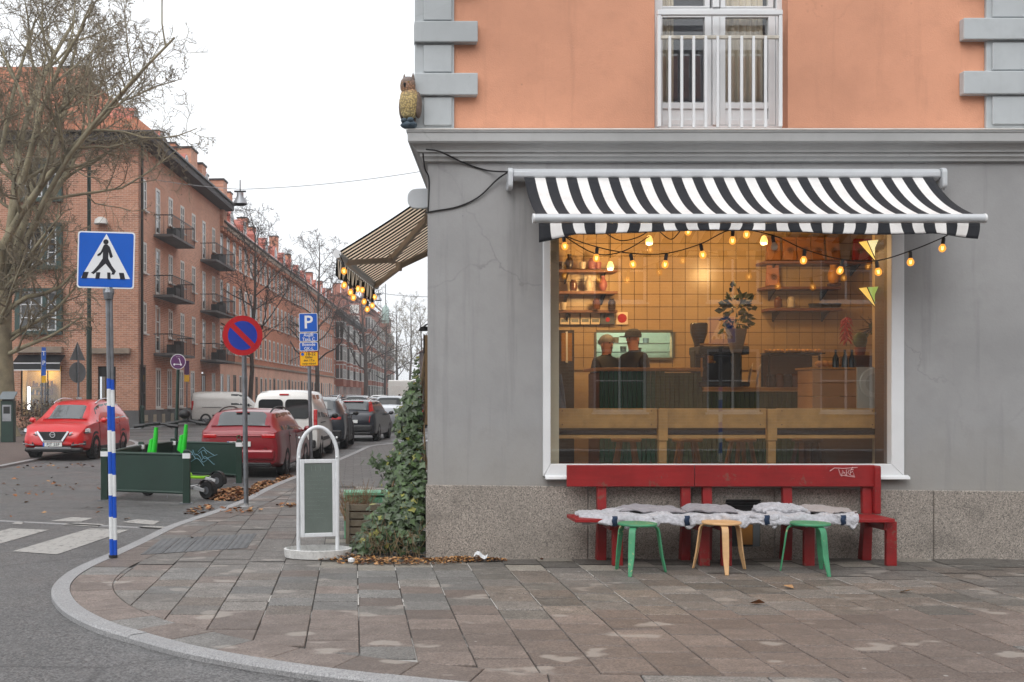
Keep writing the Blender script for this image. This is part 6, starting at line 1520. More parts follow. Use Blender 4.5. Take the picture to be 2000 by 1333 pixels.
# ------------------------------------------------------------------ bare trees
def bare_tree(name, label, loc, Ht, r0, seed, fork, limbs, counts, lens, bark, twig, lowlimbs=0, balls=0, droop=0.0, group=None, spread=.75, twr=.008, conical=False):
    q = random.Random(seed); t = thing(name, label, 'tree', loc, q.uniform(0, 6.28) if not lowlimbs else 0, group)
    tr, cr = MB(), MB(); tips = []
    def branch(p, d, L, r, lev):
        n = (6, 6, 5, 4, 3, 3)[min(lev, 5)]; pts = [p]; rr = [r]; dd = d.normalized()
        for i in range(n):
            k = .16 if lev < 2 else .26
            dd = (dd + Vector((q.gauss(0, k), q.gauss(0, k), q.gauss(0, k) + (.10 if lev < 3 else .02) - droop * (lev > 1)))).normalized()
            p = p + dd * (L / n); pts.append(p); rr.append(max(r * (1 - .72 * (i + 1) / n), twr * .55))
        (tr if lev < 2 else cr).tube(pts, rr, (9, 7, 5, 4, 3, 3)[min(lev, 5)], cap=False)
        if lev < len(counts):
            for k in range(counts[lev]):
                f = (.22 if lev else .3) + (.78 if lev else .7) * (k + q.random()) / counts[lev]; x = min(f, .999) * n; i = int(x); s = pts[i].lerp(pts[i + 1], x - i)
                base = (pts[i + 1] - pts[i]).normalized(); sd = base.cross(Vector((q.gauss(0, 1), q.gauss(0, 1), q.gauss(0, 1)))).normalized()
                nd = (base * q.uniform(.45, 1.0) + sd * q.uniform(.6, 1.0)).normalized()
                branch(s, nd, lens[lev] * L * q.uniform(.55, 1.15) * (1.1 - .5 * f), max(rr[i] * .55, twr), lev + 1)
        else: tips.append(pts[-1])
    hf = Ht * fork
    tp = [Vector((0, 0, 0)), Vector((0, 0, hf * .08)), Vector((.0, 0, hf * .3)), Vector((q.gauss(0, .05), q.gauss(0, .05), hf * .7)), Vector((q.gauss(0, .08), q.gauss(0, .08), hf))]
    tr.tube(tp, [r0 * 1.35, r0 * 1.08, r0, r0 * .92, r0 * .85], 14, cap=False)
    if conical:
        top = [tp[-1]]; 
        for i in range(6): top.append(top[-1] + Vector((q.gauss(0, .12), q.gauss(0, .12), (Ht - hf) / 6)))
        tr.tube(top, [r0 * .85 * (1 - .9 * i / 6) + .01 for i in range(7)], 8, cap=False)
        for k in range(limbs):
            f = (k + q.random() * .6) / limbs; z = hf * .82 + (Ht - hf * .82) * f * .92; i = min(5, max(0, int((z - hf) / (Ht - hf) * 6)))
            s = Vector((top[i].x, top[i].y, z)); a = k * 2.4 + q.uniform(-.5, .5); e = .35 + .8 * f
            branch(s, Vector((math.cos(a), math.sin(a), e)), Ht * spread * (.52 - .34 * f) * q.uniform(.8, 1.15), r0 * (.42 - .3 * f), 1)
    else:
        for k in range(limbs):
            a = k * 6.283 / limbs + q.uniform(-.4, .4); e = q.uniform(.8, 2.2)
            branch(tp[-1] + Vector((math.cos(a), math.sin(a), -.3 * q.random())) * r0 * .5, Vector((math.cos(a) * spread, math.sin(a) * spread, e)), (Ht - hf) * q.uniform(.72, .98), r0 * q.uniform(.20, .32), 0)
    for k in range(lowlimbs):
        a = q.uniform(-.55, .35) if k % 4 else q.uniform(2.3, 4.0); z = hf * q.uniform(.5, .98)
        branch(Vector((0, 0, z)), Vector((math.cos(a), math.sin(a) - .25, q.uniform(.15, .6))), q.uniform(3.0, 4.9), r0 * q.uniform(.11, .19), 1)
    tr.build('trunk', bark, t, smooth=True, fix=False)
    if balls:
        for p in q.sample(tips, min(balls, len(tips))): cr.ball(p - Vector((0, 0, .12)), .026, 5, 1)
    tag(cr.build('crown', [twig, M['ball']], t, fix=False), kind='stuff')
    return t
bare_tree('plane_tree', 'large bare plane tree with mottled trunk beside the parking meter', (-13.9, 44, 0), 19, .66, 5, .30, 12, (8, 9, 7, 5), (.50, .52, .52, .58), M['barkplane'], M['twig'], 12, 1900, .012, None, .74, .011)
bare_tree('street_tree', 'bare street tree behind the no parking sign', G(489, 818) * 1.0 + Vector((0, 0, 0)), 13.8, .16, 11, .34, 20, (0, 8, 6, 4), (.5, .5, .5, .55), M['barkdark'], M['barkdark'], 0, 0, .02, 'bare street trees along the brick houses', .95, .013, True)
p = P(619, 0, 108); bare_tree('street_tree', 'bare street tree behind the yellow parking panel', (p.x, 108, -.08), 16.5, .22, 12, .30, 20, (0, 8, 6, 4), (.5, .5, .5, .55), M['barkdark'], M['barkdark'], 0, 0, .02, 'bare street trees along the brick houses', .95, .015, True)
p = P(714, 0, 150); bare_tree('street_tree', 'bare street tree by the bay windowed house, dark straight trunk', (p.x, 150, -.08), 15.5, .30, 13, .32, 15, (0, 7, 6, 3), (.5, .5, .5, .5), M['barkdark'], M['barkdark'], 0, 0, .0, 'bare street trees along the brick houses', .98, .022, True)
for k, (px, Y, h, s_, lab) in enumerate([(775, 225, 20, 14, 'hazy bare tree left of the farthest trees'), (800, 250, 24, 15, 'tall hazy bare tree in the middle of the farthest group'), (822, 240, 21, 16, 'hazy bare tree just left of the notice case'), (752, 215, 17, 17, 'bare tree before the tall gabled house at the street end')]):
    p = P(px, 0, Y); bare_tree('street_tree', lab, (p.x, Y, -.08), h, .28, s_, .28, 14, (0, 6, 6, 3), (.5, .5, .5, .5), M['barkdark'], M['twig'], 0, 0, .0, 'bare trees at the far end of the street', .7, .03, True)
# ------------------------------------------------------------------ brick houses along the street
def window_mesh(name, w_, h_, nx, nz, fm, fr=.06, bar=.03, sill=True):
    m = MB(); m.box(0, fr, 0, .07, 0, h_); m.box(w_ - fr, w_, 0, .07, 0, h_); m.box(fr, w_ - fr, 0, .07, 0, fr); m.box(fr, w_ - fr, 0, .07, h_ - fr, h_)
    for i in range(1, nx): x = w_ * i / nx; m.box(x - bar, x + bar, .005, .065, fr, h_ - fr)
    for i in range(1, nz): z = h_ * i / nz; m.box(fr, w_ - fr, .015, .055, z - bar * .6, z + bar * .6)
    if sill: m.box(-.05, w_ + .05, -.14, -.0, -.06, -.005)
    p = MB(); p.poly([(fr, .03, fr), (w_ - fr, .03, fr), (w_ - fr, .03, h_ - fr), (fr, .03, h_ - fr)])
    return m.mesh(name, fm), p.mesh('pane', M['farglass'])
class Face:
    def __init__(s, root, o, th): s.root, s.o, s.th = root, Vector(o), th; s.d = Vector((math.cos(th), math.sin(th), 0)); s.n = Vector((-math.sin(th), math.cos(th), 0))
    def put(s, o, x, y, z): o.parent = s.root; o.location = s.o + s.d * x + s.n * y + Vector((0, 0, z)); o.rotation_euler = (0, 0, s.th); return o
    def mb(s, m, name, mats, **k): o = m.build(name, mats, s.root, **k); return s.put(o, 0, 0, 0)
    def win(s, mm, x, z, y=.09, name='window'):
        o = link(name, mm[0]); s.put(o, x, y, z); link('pane', mm[1], o); return o
TH = math.atan2(1, .0864)
def local_x(px, base=-10.04, y0=60, sl=.0864, org=54.9):
    """distance along the street front of the point seen at pixel column px"""
    k = (px - CX) / FPX; Y = (base - sl * y0) / (k - sl); return (Y - org) * math.hypot(1, sl)
def along(Y, org): return (Y - org) * math.hypot(1, .0864)
YA = 54.9
A = thing('corner_brick_house', 'brick corner house with green bay windows, balconies and orange tiled roof', 'building', (fa(YA), YA, 0))
front = Face(A, (-24, 0, 0), 0); side = Face(A, (0, 0, 0), TH)
def ax(px): return (px - CX) * YA / FPX - A.location.x + 24
def az(py): return H - (py - CY) * YA / FPX
EA = az(268); LA = along(74.4, YA)
m = MB(); bays = [(ax(36), ax(119), az(c), az(a)) for a, c in ((318, 388), (443, 520), (570, 647))]
shop = (ax(40), ax(120), .55, az(716)); door = (ax(191), ax(226), 0, az(716))
wall_grid(m, 0, 24, 0, EA, bays + [shop, door], 0, .25); front.mb(m, 'front_wall', M['brick_a'], fix=False)
cols = [(281, 'w'), (308, 'd'), (333, 'w'), (356, 'w'), (378, 'w'), (398, 'd'), (417, 'w')]
cx_ = [local_x(px) for px, _ in cols]
fl_ = [(10.75, 12.3), (7.65, 9.2), (4.65, 6.25)]; holes = []
for x, (_, k) in zip(cx_, cols):
    for (z0, z1) in fl_: holes.append((x - .45, x + .45, z0 - (.85 if k == 'd' else 0), z1))
gh = [(local_x(278) - .5, local_x(278) + .6, .3, 3.1, 'd'), (local_x(309) - .5, local_x(309) + .5, .9, 3.0, 'w')] + [(local_x(p) - .5, local_x(p) + .5, .9, 3.0, 'w') for p in (331, 354, 376)] + [(local_x(397) - .5, local_x(397) + .5, .1, 3.0, 'd'), (local_x(417) - .5, local_x(417) + .5, .9, 3.0, 'w')]
m = MB(); wall_grid(m, 0, LA, 0, EA, holes + [g[:4] for g in gh], 0, .12); side.mb(m, 'street_wall', M['brick_a'], fix=False)
wm = window_mesh('window', .9, 1.55, 2, 3, M['whitefar'], .11, .05); dmm = window_mesh('balcony_door', .9, 2.4, 1, 3, M['whitefar'], .13, .05, False); gm_ = window_mesh('ground_window', 1.0, 2.1, 2, 2, M['whitefar'], .12); dd_ = window_mesh('door', 1.1, 2.8, 2, 2, mat('brown_door', S(90, 70, 56), .5), .12)
for x, (_, k) in zip(cx_, cols):
    for (z0, z1) in fl_:
        if k == 'd': side.win(dmm, x - .45, z0 - .85, -.02, 'balcony_door')
        else: side.win(wm, x - .45, z0, -.02)
for g in gh: side.win(dd_ if g[4] == 'd' else gm_, g[0], g[2], -.02, 'door' if g[4] == 'd' else 'window')
for (xa, xb) in ((local_x(300), local_x(346)), (local_x(391), local_x(431) - .3)):
    for z in (9.85, 6.75, 3.75):
        bl_ = link('balcony', None); side.put(bl_, xa, 0, z); W = xb - xa
        m = MB(); m.box(0, W, -1.0, 0, -.12, 0); m.build('slab', M['plinth_dark'], bl_)
        m = MB(); m.box(0, W, -1.0, -.97, .95, 1.0); m.box(0, .03, -.97, 0, .95, 1.0); m.box(W - .03, W, -.97, 0, .95, 1.0)
        k = int(W / .2)
        for i in range(k + 1): x = .01 + (W - .02) * i / k; m.box(x - .008, x + .008, -.993, -.977, 0, .95)
        for i in range(5): y = -.97 + i * .22; m.box(.005, .02, y - .008, y + .008, 0, .95); m.box(W - .02, W - .005, y - .008, y + .008, 0, .95)
        tag(m.build('balcony_railing', M['blackmetal'], bl_), kind='stuff')
        m = MB(); m.box(W * .3, W * .5, -.8, -.3, 0, .5); m.box(W * .6, W * .75, -.7, -.3, 0, .75); m.build('balcony_furniture', M['black'] if z > 6 else M['eave'], bl_)
m = MB(); m.box(0, LA, -.03, -.001, 0, .85); side.mb(m, 'stone_plinth', M['plinth_dark']); m = MB(); m.box(ax(226), 24.02, -.03, -.001, 0, .85); front.mb(m, 'stone_plinth', M['plinth_dark'])
for k in range(5):
    x = local_x(284 + k * 17); m = MB(); m.box(x - .3, x + .3, -.05, -.031, .1, .6); side.mb(m, 'cellar_vent', mat('pale_vent', S(168, 160, 140), .7) if k == 0 else bpy.data.materials['pale_vent'])
# bays on the front
for (a, c, z0, z1) in bays:
    bw = link('bay_window', None); front.put(bw, a, 0, z0); W, Hh = c - a, z1 - z0
    m = MB(); m.box(-.1, W + .1, -.35, .2, -.18, 0); m.box(-.1, W + .1, -.35, .2, Hh, Hh + .14); m.box(-.1, .12, -.3, .2, 0, Hh); m.box(W * .60, W * .70, -.3, .2, 0, Hh); m.box(W - .15, W + .1, -.3, .2, 0, Hh); m.box(.12, W - .15, .1, .2, 0, Hh); m.build('bay_frame', M['greentrim'], bw)
    for (xa, xb, nx) in ((.12, W * .60, 2), (W * .70, W - .15, 1)):
        f_, p_ = window_mesh('bay_sash', xb - xa, Hh, nx, 3, M['white'], .09, .04, False); o = link('sash', f_, bw); o.location = (xa, -.22, 0); o2 = link('pane', p_, bw); o2.location = (xa, -.22, 0)
# ground floor shop
t_ = link('shop_front', None); front.put(t_, shop[0], .0, 0); W = shop[1] - shop[0]
m = MB(); m.box(0, W, 1.2, 1.22, .55, shop[3]); m.box(0, W, .25, 1.2, .54, .56); m.box(-.02, 0, .25, 1.2, .55, shop[3]); m.box(W, W + .02, .25, 1.2, .55, shop[3]); m.box(0, W, .25, 1.2, shop[3] - .02, shop[3]); m.build('shop_room', mat('yellow_shop_wall', S(190, 160, 96), .8, var=.2), t_)
m = MB()
for k in range(4): m.box(.12, W * .62, .9, 1.15, .75 + k * .42, .78 + k * .42)
m.build('shop_shelves', brown, t_); q = random.Random(4)
m = MB()
for k in range(4):
    for i in range(13): x = .15 + i * .09; h = q.uniform(.1, .34); m.box(x, x + .07, .92, 1.05, .78 + k * .42, .78 + k * .42 + h, q.randrange(3))
m.build('goods', [brown, M['black'], M['wood']], t_)
m = MB(); m.box(W * .1, W * .16, .5, .53, .9, 2.0); m.build('tube_light', emis('white_shop_tube', (1, 1, 1, 1), 5), t_)
m = MB(); m.box(W * .64, W * .66, .1, .16, .55, shop[3]); m.box(0, W, .1, .16, .55, .63); m.box(0, .06, .1, .16, .63, shop[3]); m.box(W - .06, W, .1, .16, .63, shop[3]); m.build('shop_frame', M['black'], t_)
lamp('glow', (W / 2, .6, shop[3] - .25), 30, (1, .74, .34), .1, t_)
m = MB(); m.poly([(.06, .13, .63), (W - .06, .13, .63), (W - .06, .13, shop[3]), (.06, .13, shop[3])]); m.build('shop_pane', M['shopglass'], t_)
t_ = link('door_front', None); front.put(t_, door[0], 0, 0); W = door[1] - door[0]
m = MB(); m.box(0, W, .9, .95, 0, door[3]); m.build('lit_hall', mat('yellow_hall', S(150, 116, 44), .8), t_); m = MB(); m.box(0, W, .6, .64, .75, .85); m.build('yellow_strip', emis('yellow_strip_light', (1, .85, .1, 1), .9), t_)
m = MB(); m.box(0, .06, .15, .22, 0, door[3]); m.box(W - .06, W, .15, .22, 0, door[3]); m.box(.06, W - .06, .15, .22, door[3] - .5, door[3]); m.build('door_frame', M['black'], t_)
m = MB(); m.poly([(.06, .18, 0), (W - .06, .18, 0), (W - .06, .18, door[3] - .5), (.06, .18, door[3] - .5)]); m.build('door_glass', M['doorglass'], t_)
m = MB(); m.box(ax(176), ax(256), -.55, .02, az(692), az(681)); front.mb(m, 'stone_ledge', M['stone_ledge'], bevel=.02); m = MB(); m.box(ax(33), ax(124), -.4, .02, az(690), az(678)); front.mb(m, 'stone_ledge', M['stone_ledge'], bevel=.02)
t_ = thing('black_awning', 'black shop awning with white edge lines on the brick corner house', 'awning', (A.location.x - 24 + ax(36), YA - .02, az(694))); W = ax(128) - ax(36)
m = MB(); m.poly([(0, 0, 0), (W, 0, 0), (W, -1.0, -.42), (0, -1.0, -.42)]); m.poly([(0, -1.0, -.42), (W, -1, -.42), (W, -1, -.75), (0, -1, -.75)]); m.build('canopy', M['black'], t_, solid=.02, fix=False)
for z in (-.42, -.75): m = MB(); m.box(0, W, -1.04, -1.01, z - .025, z + .025); m.build('edge_line', M['white'], t_)
m = MB(); m.lathe([(.35, 0), (.3, .22), (.15, .33), (0, .36)], 16); t_ = thing('dome_lamp', 'white dome lamp fixed on the brick wall above the crossing sign', 'lamp', (A.location.x - 24 + ax(200), YA - .3, az(440))); m.build('dome', M['whitefar'], t_, smooth=True); m = MB(); m.box(-.04, .04, 0, .3, .1, .16); m.build('bracket', M['blackmetal'], t_)
dp = link('downpipe', None, A); side.put(dp, .25, 0, 0); m = MB(); m.tube([(0, -.12, .9), (0, -.12, EA - .4), (0, -.5, EA + .0)], .07, 8); m.build('pipe', M['gutter'], dp, smooth=40); m = MB(); m.lathe([(.12, 0), (.12, 1.0), (.07, 1.1)], 10, (0, -.12, 0)); m.build('pipe_base', M['green_post'], dp)
# roof A: eaves then steep tiles with a hip
ov = .75; hr = 4.9; run = 4.9
c0 = side.d * 0 + Vector((ov * 1.05, -ov, EA)); cE = side.d * (LA + .9) - side.n * ov + Vector((0, 0, EA)); cW = Vector((-30, -ov, EA))
rI = side.d * (run) * 1.0 + side.n * run + Vector((0, 0, EA + hr)) + Vector((0, 0, 0)); rE = side.d * (LA + .9) + side.n * run + Vector((0, 0, EA + hr)); rW = Vector((-30, run, EA + hr))
m = MB(); up = Vector((0, 0, .12)); m.poly([c0 + up, cE + up, rE, rI]); m.poly([cW + up, c0 + up, rI, rW])
m.build('tiled_roof', M['tiles_a'], A, fix=False, solid=.1)
m = MB(); gut = Vector((0, 0, -.32))
m.poly([c0 + gut, cE + gut, cE + up, c0 + up]); m.poly([cW + gut, c0 + gut, c0 + up, cW + up]); iE = side.d * (LA + .9) + Vector((0, 0, EA - .32)); m.poly([c0 + gut, cE + gut, iE, Vector((0, 0, EA - .32))]); m.poly([cW + gut, c0 + gut, Vector((0, 0, EA - .32)), Vector((-30, 0, EA - .32))])
m.poly([cE + gut, cE + up, rE, iE])
m.build('eaves', M['eave'], A, fix=False, solid=.03)
m = MB(); m.tube([cW + Vector((0, -.07, .08)), c0 + Vector((.07, -.07, .08)), cE - side.n * .07 + Vector((0, 0, .08))], .08, 8); m.build('gutter', M['gutter'], A, smooth=40)
def chimney(root, P_, w_, d_, h_, mt, th=TH):
    o = link('chimney', None, root); o.location = P_; o.rotation_euler = (0, 0, th); m = MB(); m.box(-w_ / 2, w_ / 2, -d_ / 2, d_ / 2, -3, h_); m.build('stack', mt, o); m = MB(); m.box(-w_ / 2 - .06, w_ / 2 + .06, -d_ / 2 - .06, d_ / 2 + .06, h_, h_ + .12); m.build('cap', M['eave'], o)
for (px, py, Y, w_, d_) in ((152, 140, 60, 1.3, 1.2), (301, 262, 64, 1.0, .8), (356, 296, 69, 1.7, 1.5), (391, 325, 71, 1.2, .5), (427, 356, 75, 1.3, .9)):
    p = P(px, py, Y); chimney(A, p - A.location, w_, d_, 0, M['brick_a'])
def dormer(root, P_, th, w_, h_, mt, lun=True):
    o = link('dormer', None, root); o.location = P_; o.rotation_euler = (0, 0, th); a = w_ / 2
    out = [(-a, 0), (a, 0), (a, h_ * .35)] + [(a * math.cos(R(i * 18)), h_ * .35 + h_ * .65 * math.sin(R(i * 18))) for i in range(1, 10)] + [(-a, h_ * .35)] if lun else [(-a, 0), (a, 0), (a, h_ * .6), (0, h_), (-a, h_ * .6)]
    m = MB(); m.prism(out, -.3, 1.6, 'xz'); m.build('dormer_roof', mt, o)
    inn = [(x * .78, .05 + z * .85) for x, z in out]; m = MB(); m.prism(inn, -.34, -.301, 'xz'); m.build('dormer_frame', M['white'], o); inn = [(x * .62, .14 + z * .72) for x, z in out]; m = MB(); m.prism(inn, -.36, -.341, 'xz'); m.build('dormer_pane', M['farglass'], o)
p = P(97, 258, 56.0); dormer(A, p - A.location, 0, 1.35, .85, M['tiles_a'])
for px in (277, 326, 374, 412):
    x = local_x(px); dormer(A, side.d * x + side.n * .6 + Vector((0, 0, EA + .6)), TH, .9, 1.0, M['copper'])
# house B: long, flat front, narrow windows
YB = 74.6; LB = along(149, YB); EB = 13.1
B = thing('long_brick_house', 'long orange brick house with rows of narrow white windows and a pink ground floor', 'building', (fa(YB) - .25, YB, 0)); fb_ = Face(B, (0, 0, 0), TH)
m = MB(); hol = []; xsB = [1.4 + 2.27 * i for i in range(32)]
rows = [(10.6, 12.5), (7.35, 9.35), (4.45, 6.25)]
for x in xsB:
    for z0, z1 in rows: hol.append((x - .5, x + .5, z0, z1))
gB = []
for i, x in enumerate(xsB): gB.append((x - .5, x + .5, .1 if i % 4 == 2 else 1.0, 3.0))
wall_grid(m, 0, LB, 3.95, EB, hol, 0, .12); fb_.mb(m, 'brick_wall', M['brick_b'], fix=False)
m = MB(); wall_grid(m, 0, LB, 0, 3.8, gB, -.03, .15); fb_.mb(m, 'ground_floor_wall', M['pink'], fix=False)
m = MB(); m.box(0, LB, -.16, .05, 3.8, 3.96); fb_.mb(m, 'string_course', M['stone_ledge'])
wB = [window_mesh('window', 1.0, z1 - z0, 1, 2, M['whitefar'], .15, .05) for z0, z1 in rows]; wG = window_mesh('window', 1.0, 2.0, 1, 1, M['whitefar'], .12); wD = window_mesh('shop_door', 1.0, 2.9, 1, 2, mat('dark_green_door', S(44, 54, 52), .5), .14, .05, False)
for x in xsB:
    for (z0, z1), mm in zip(rows, wB): fb_.win(mm, x - .5, z0, -.025)
for i, g in enumerate(gB): fb_.win(wD if i % 4 == 2 else wG, g[0], g[2], -.055, 'shop_door' if i % 4 == 2 else 'window')
def roof_long(root, f, L, E, ovh, run, hgt, mt, dent=True):
    a = f.o - f.n * ovh + Vector((0, 0, E)); b_ = a + f.d * L; c = f.o + f.n * run + f.d * L + Vector((0, 0, E + hgt)); d = f.o + f.n * run + Vector((0, 0, E + hgt))
    m = MB(); m.poly([a, b_, c, d]); m.build('roof', mt, root, fix=False, solid=.08)
    m = MB(); m.box(0, L, -ovh, .0, -.38, -.05); o = m.build('eaves', M['eave'] if not dent else M['stone_ledge'], root); f.put(o, 0, 0, E)
    m = MB(); m.tube([(0, -ovh - .05, 0), (L, -ovh - .05, 0)], .09, 6); o = m.build('gutter', M['gutter'], root); f.put(o, 0, 0, E)
    if dent:
        m = MB()
        for i in range(int(L / .9)): m.box(i * .9, i * .9 + .45, -ovh + .05, -.001, -.62, -.381)
        o = m.build('dentils', M['brick_b'], root); tag(o, kind='stuff'); f.put(o, 0, 0, E)
    m = MB(); m.poly([a, d, f.o + Vector((0, 0, E))]); m.poly([b_, f.o + f.d * L + Vector((0, 0, E)), c]); m.build('roof_end', M['brick_b'], root, fix=False)
roof_long(B, fb_, LB, EB, .45, 4.2, 4.3, M['copper'])
for k in range(14):
    x = 3 + k * 5.2; dormer(B, fb_.d * x + fb_.n * .9 + Vector((0, 0, EB + .9)), TH, 1.5, 1.3, M['copper'], False)
for k, (x, h) in enumerate([(1.5, 1.8), (5, 2.2), (8.5, 1.2), (15, 2.0), (25, 2.3), (33, 1.3), (37, 1.0), (52, 2.2), (62, 1.4)]): chimney(B, fb_.d * x + fb_.n * 4.4 + Vector((0, 0, EB + 4.0)), 1.1, .9, h, M['brick_b'])
# house C: bays
YC = 149; LC = along(197, YC); EC = 12.9
Cc = thing('bay_window_house', 'dark brick house with stacked white bay windows in the middle distance', 'building', (fa(YC) - .3, YC, 0)); fc = Face(Cc, (0, 0, 0), TH)
xsC = [1.4 + 2.3 * i for i in range(20)]; rowsC = [(9.4, 11.4), (6.3, 8.3), (3.9, 5.6)]
hol = [(x - .5, x + .5, z0, z1) for x in xsC for z0, z1 in rowsC if not (3 < x < 9 or 14 < x < 19)] + [(x - .55, x + .55, .2, 2.9) for x in xsC]
m = MB(); wall_grid(m, 0, LC, 0, EC, hol, 0, .12); fc.mb(m, 'brick_wall', M['brick_c'], fix=False)
wC = {z: window_mesh('window', 1.0, z[1] - z[0], 1, 2, M['whitefar'], .13) for z in rowsC}; wCg = window_mesh('window', 1.1, 2.7, 1, 2, M['whitefar'], .2)
for x in xsC:
    for z in rowsC:
        if not (3 < x < 9 or 14 < x < 19): fc.win(wC[z], x - .5, z[0], -.02)
    fc.win(wCg, x - .55, .2, -.02)
def bay(f, x, z0, z1, w_, dep, mt):
    o = link('bay_window', None); f.put(o, x, 0, z0); Hh = z1 - z0
    m = MB(); m.box(-.08, w_ + .08, -dep - .05, 0, -.12, 0); m.box(-.08, w_ + .08, -dep - .05, 0, Hh, Hh + .14)
    for q_ in (0, w_ * .33, w_ * .66, w_): m.box(q_ - .08, q_ + .08, -dep, -dep + .1, 0, Hh)
    m.box(-.08, .08, -dep * .5 - .06, -dep * .5 + .06, 0, Hh); m.box(0, w_, -dep + .01, -dep + .08, Hh * .62, Hh * .68); m.build('bay_frame', M['whitefar'], o)
    m = MB(); m.box(.02, w_ - .02, -dep + .04, 0, 0, Hh); m.build('bay_panes', M['farglass'], o)
    m = MB(); m.box(-.05, w_ + .05, -dep - .01, 0, -1.1, -.12); m.build('bay_apron', mt, o)
for xb in (3.6, 14.2, 24.5, 36): 
    for z in rowsC: bay(fc, xb, z[0] - .1, z[1], 4.2, 1.0, M['brick_c'])
roof_long(Cc, fc, LC, EC, .9, 4.5, 4.4, M['tiles_d'], False)
for x in (6, 18, 30, 42): chimney(Cc, fc.d * x + fc.n * 4 + Vector((0, 0, EC + 3.8)), 1.3, 1.0, 1.6, M['brick_c'])
m = MB(); m.box(0, LB, -.0, 10, 0, .1); m.build('yard_slab', M['stone_ledge'], B).rotation_euler = (0, 0, TH)
# houses D: gabled fronts stepping out towards the road
gabs = [(199, 2.0, 16.5, 19.8, M['brick_d'], 'pale brick house with stepped white balconies, nearest of the gabled row'), (217, 3.3, 17.8, 21.5, M['brick_d'], 'second gabled brick house of the row at the street end'), (236, 4.8, 18.4, 23, M['brick_c'], 'third gabled brick house, darker and partly behind trees'), (256, 7.6, 19, 24, M['brick_d'], 'last gabled brick house seen above the far trees')]
for k, (Y, X, E, top, mt, lab) in enumerate(gabs):
    Dh = thing('gabled_house', lab, 'building', (X, Y, 0), group='gabled houses at the street end'); f = Face(Dh, (-16, 0, 0), 0); fs = Face(Dh, (0, 0, 0), TH); Ls = 18.5
    m = MB(); m.poly([(0, 0, 0), (16, 0, 0), (16, 0, E), (14.2, 0, E + 1.5), (12.4, 0, E), (11.5, 0, E + .5), (0, 0, E + .5)]); f.mb(m, 'end_wall', mt, fix=False)
    m = MB(); wall_grid(m, 0, Ls, 0, E, [], 0, .1); fs.mb(m, 'street_wall', mt, fix=False)
    m = MB(); e = .6; m.poly([(-.3, -e, E), (Ls, -e, E), (Ls, 5, top), (-.3, 5, top)]); fs.mb(m, 'roof', M['tiles_d'], fix=False, solid=.1)
    m = MB(); m.poly([(0, -.2, E + .4), (12.2, -.2, E + .4), (11, 5, top), (0, 5, top)]); f.mb(m, 'end_roof', M['tiles_d'], fix=False, solid=.1)
    for z in (1.2, 4.2, 7.3, 10.4, 13.4):
        for x in (9.4, 12.4): bay(f, x, z, z + 1.9, 2.6, .9, mt)
        for x in (2, 9, 14.5): bay(fs, x, z, z + 1.9, 3.0, .9, mt)
    m = MB(); m.box(13.4, 15, -.3, 0, E - .6, E + .9); f.mb(m, 'gable_window', M['whitefar']); chimney(Dh, Vector((-5, 3, top - .6)), 1.4, 1.2, 2.2, mt, 0)
t_ = thing('far_gable_house', 'dull brown gabled house far behind the ivy on the right side of the street', 'building', (18.5, 190, 0)); m = MB(); m.poly([(-5.6, 0, 0), (5, 0, 0), (5, 0, 12), (3.0, 0, 13.6), (-5.6, 0, 9.6)]); m.poly([(-5.6, 0, 0), (-5.6, 30, 0), (-5.6, 30, 9.6), (-5.6, 0, 9.6)]); m.build('wall', mat('dull_brown_brick', S(120, 92, 82), .9), t_, fix=False)
m = MB(); m.poly([(-6.2, -.3, 9.4), (3.0, -.3, 13.7), (3, 30, 13.7), (-6.2, 30, 9.4)]); m.build('roof', M['tiles_d'], t_, fix=False, solid=.2)
m = MB(); m.tube([(0, 0, 0), (0, 0, 5)], .08, 6); t_ = thing('church_spire', 'pale green cupola with mast above the gabled houses', 'spire', P(753, 606, 215)); m2 = MB(); m2.lathe([(.7, -2.5), (.7, 0), (.55, .5), (.2, .85), (.08, 1.0)], 8); m2.build('cupola', mat('verdigris', S(160, 184, 178), .6), t_); m.build('mast', M['gutter'], t_)
# dark house opposite the café, behind the camera: seen mirrored in the shop window
O = thing('opposite_house', 'brown brick house across the road, only mirrored in the shop window', 'building', (-4, -11, 0)); f = Face(O, (26, 0, 0), math.pi)
m = MB(); ho = [(3 + i * 3.4, 4.6 + i * 3.4, 1.1 + j * 3.3, 3.0 + j * 3.3) for i in range(11) for j in range(3)]; wall_grid(m, 0, 42, 0, 10.4, ho, 0, .15); f.mb(m, 'brick_wall', M['brick_o'], fix=False)
wo = window_mesh('window', 1.6, 1.9, 2, 2, M['white'], .08)
for h in ho: f.win(wo, h[0], h[2], .08)
m = MB(); m.poly([(0, -.5, 10.4), (42, -.5, 10.4), (42, 4, 13), (0, 4, 13)]); f.mb(m, 'roof', M['tiles_d'], fix=False, solid=.1)
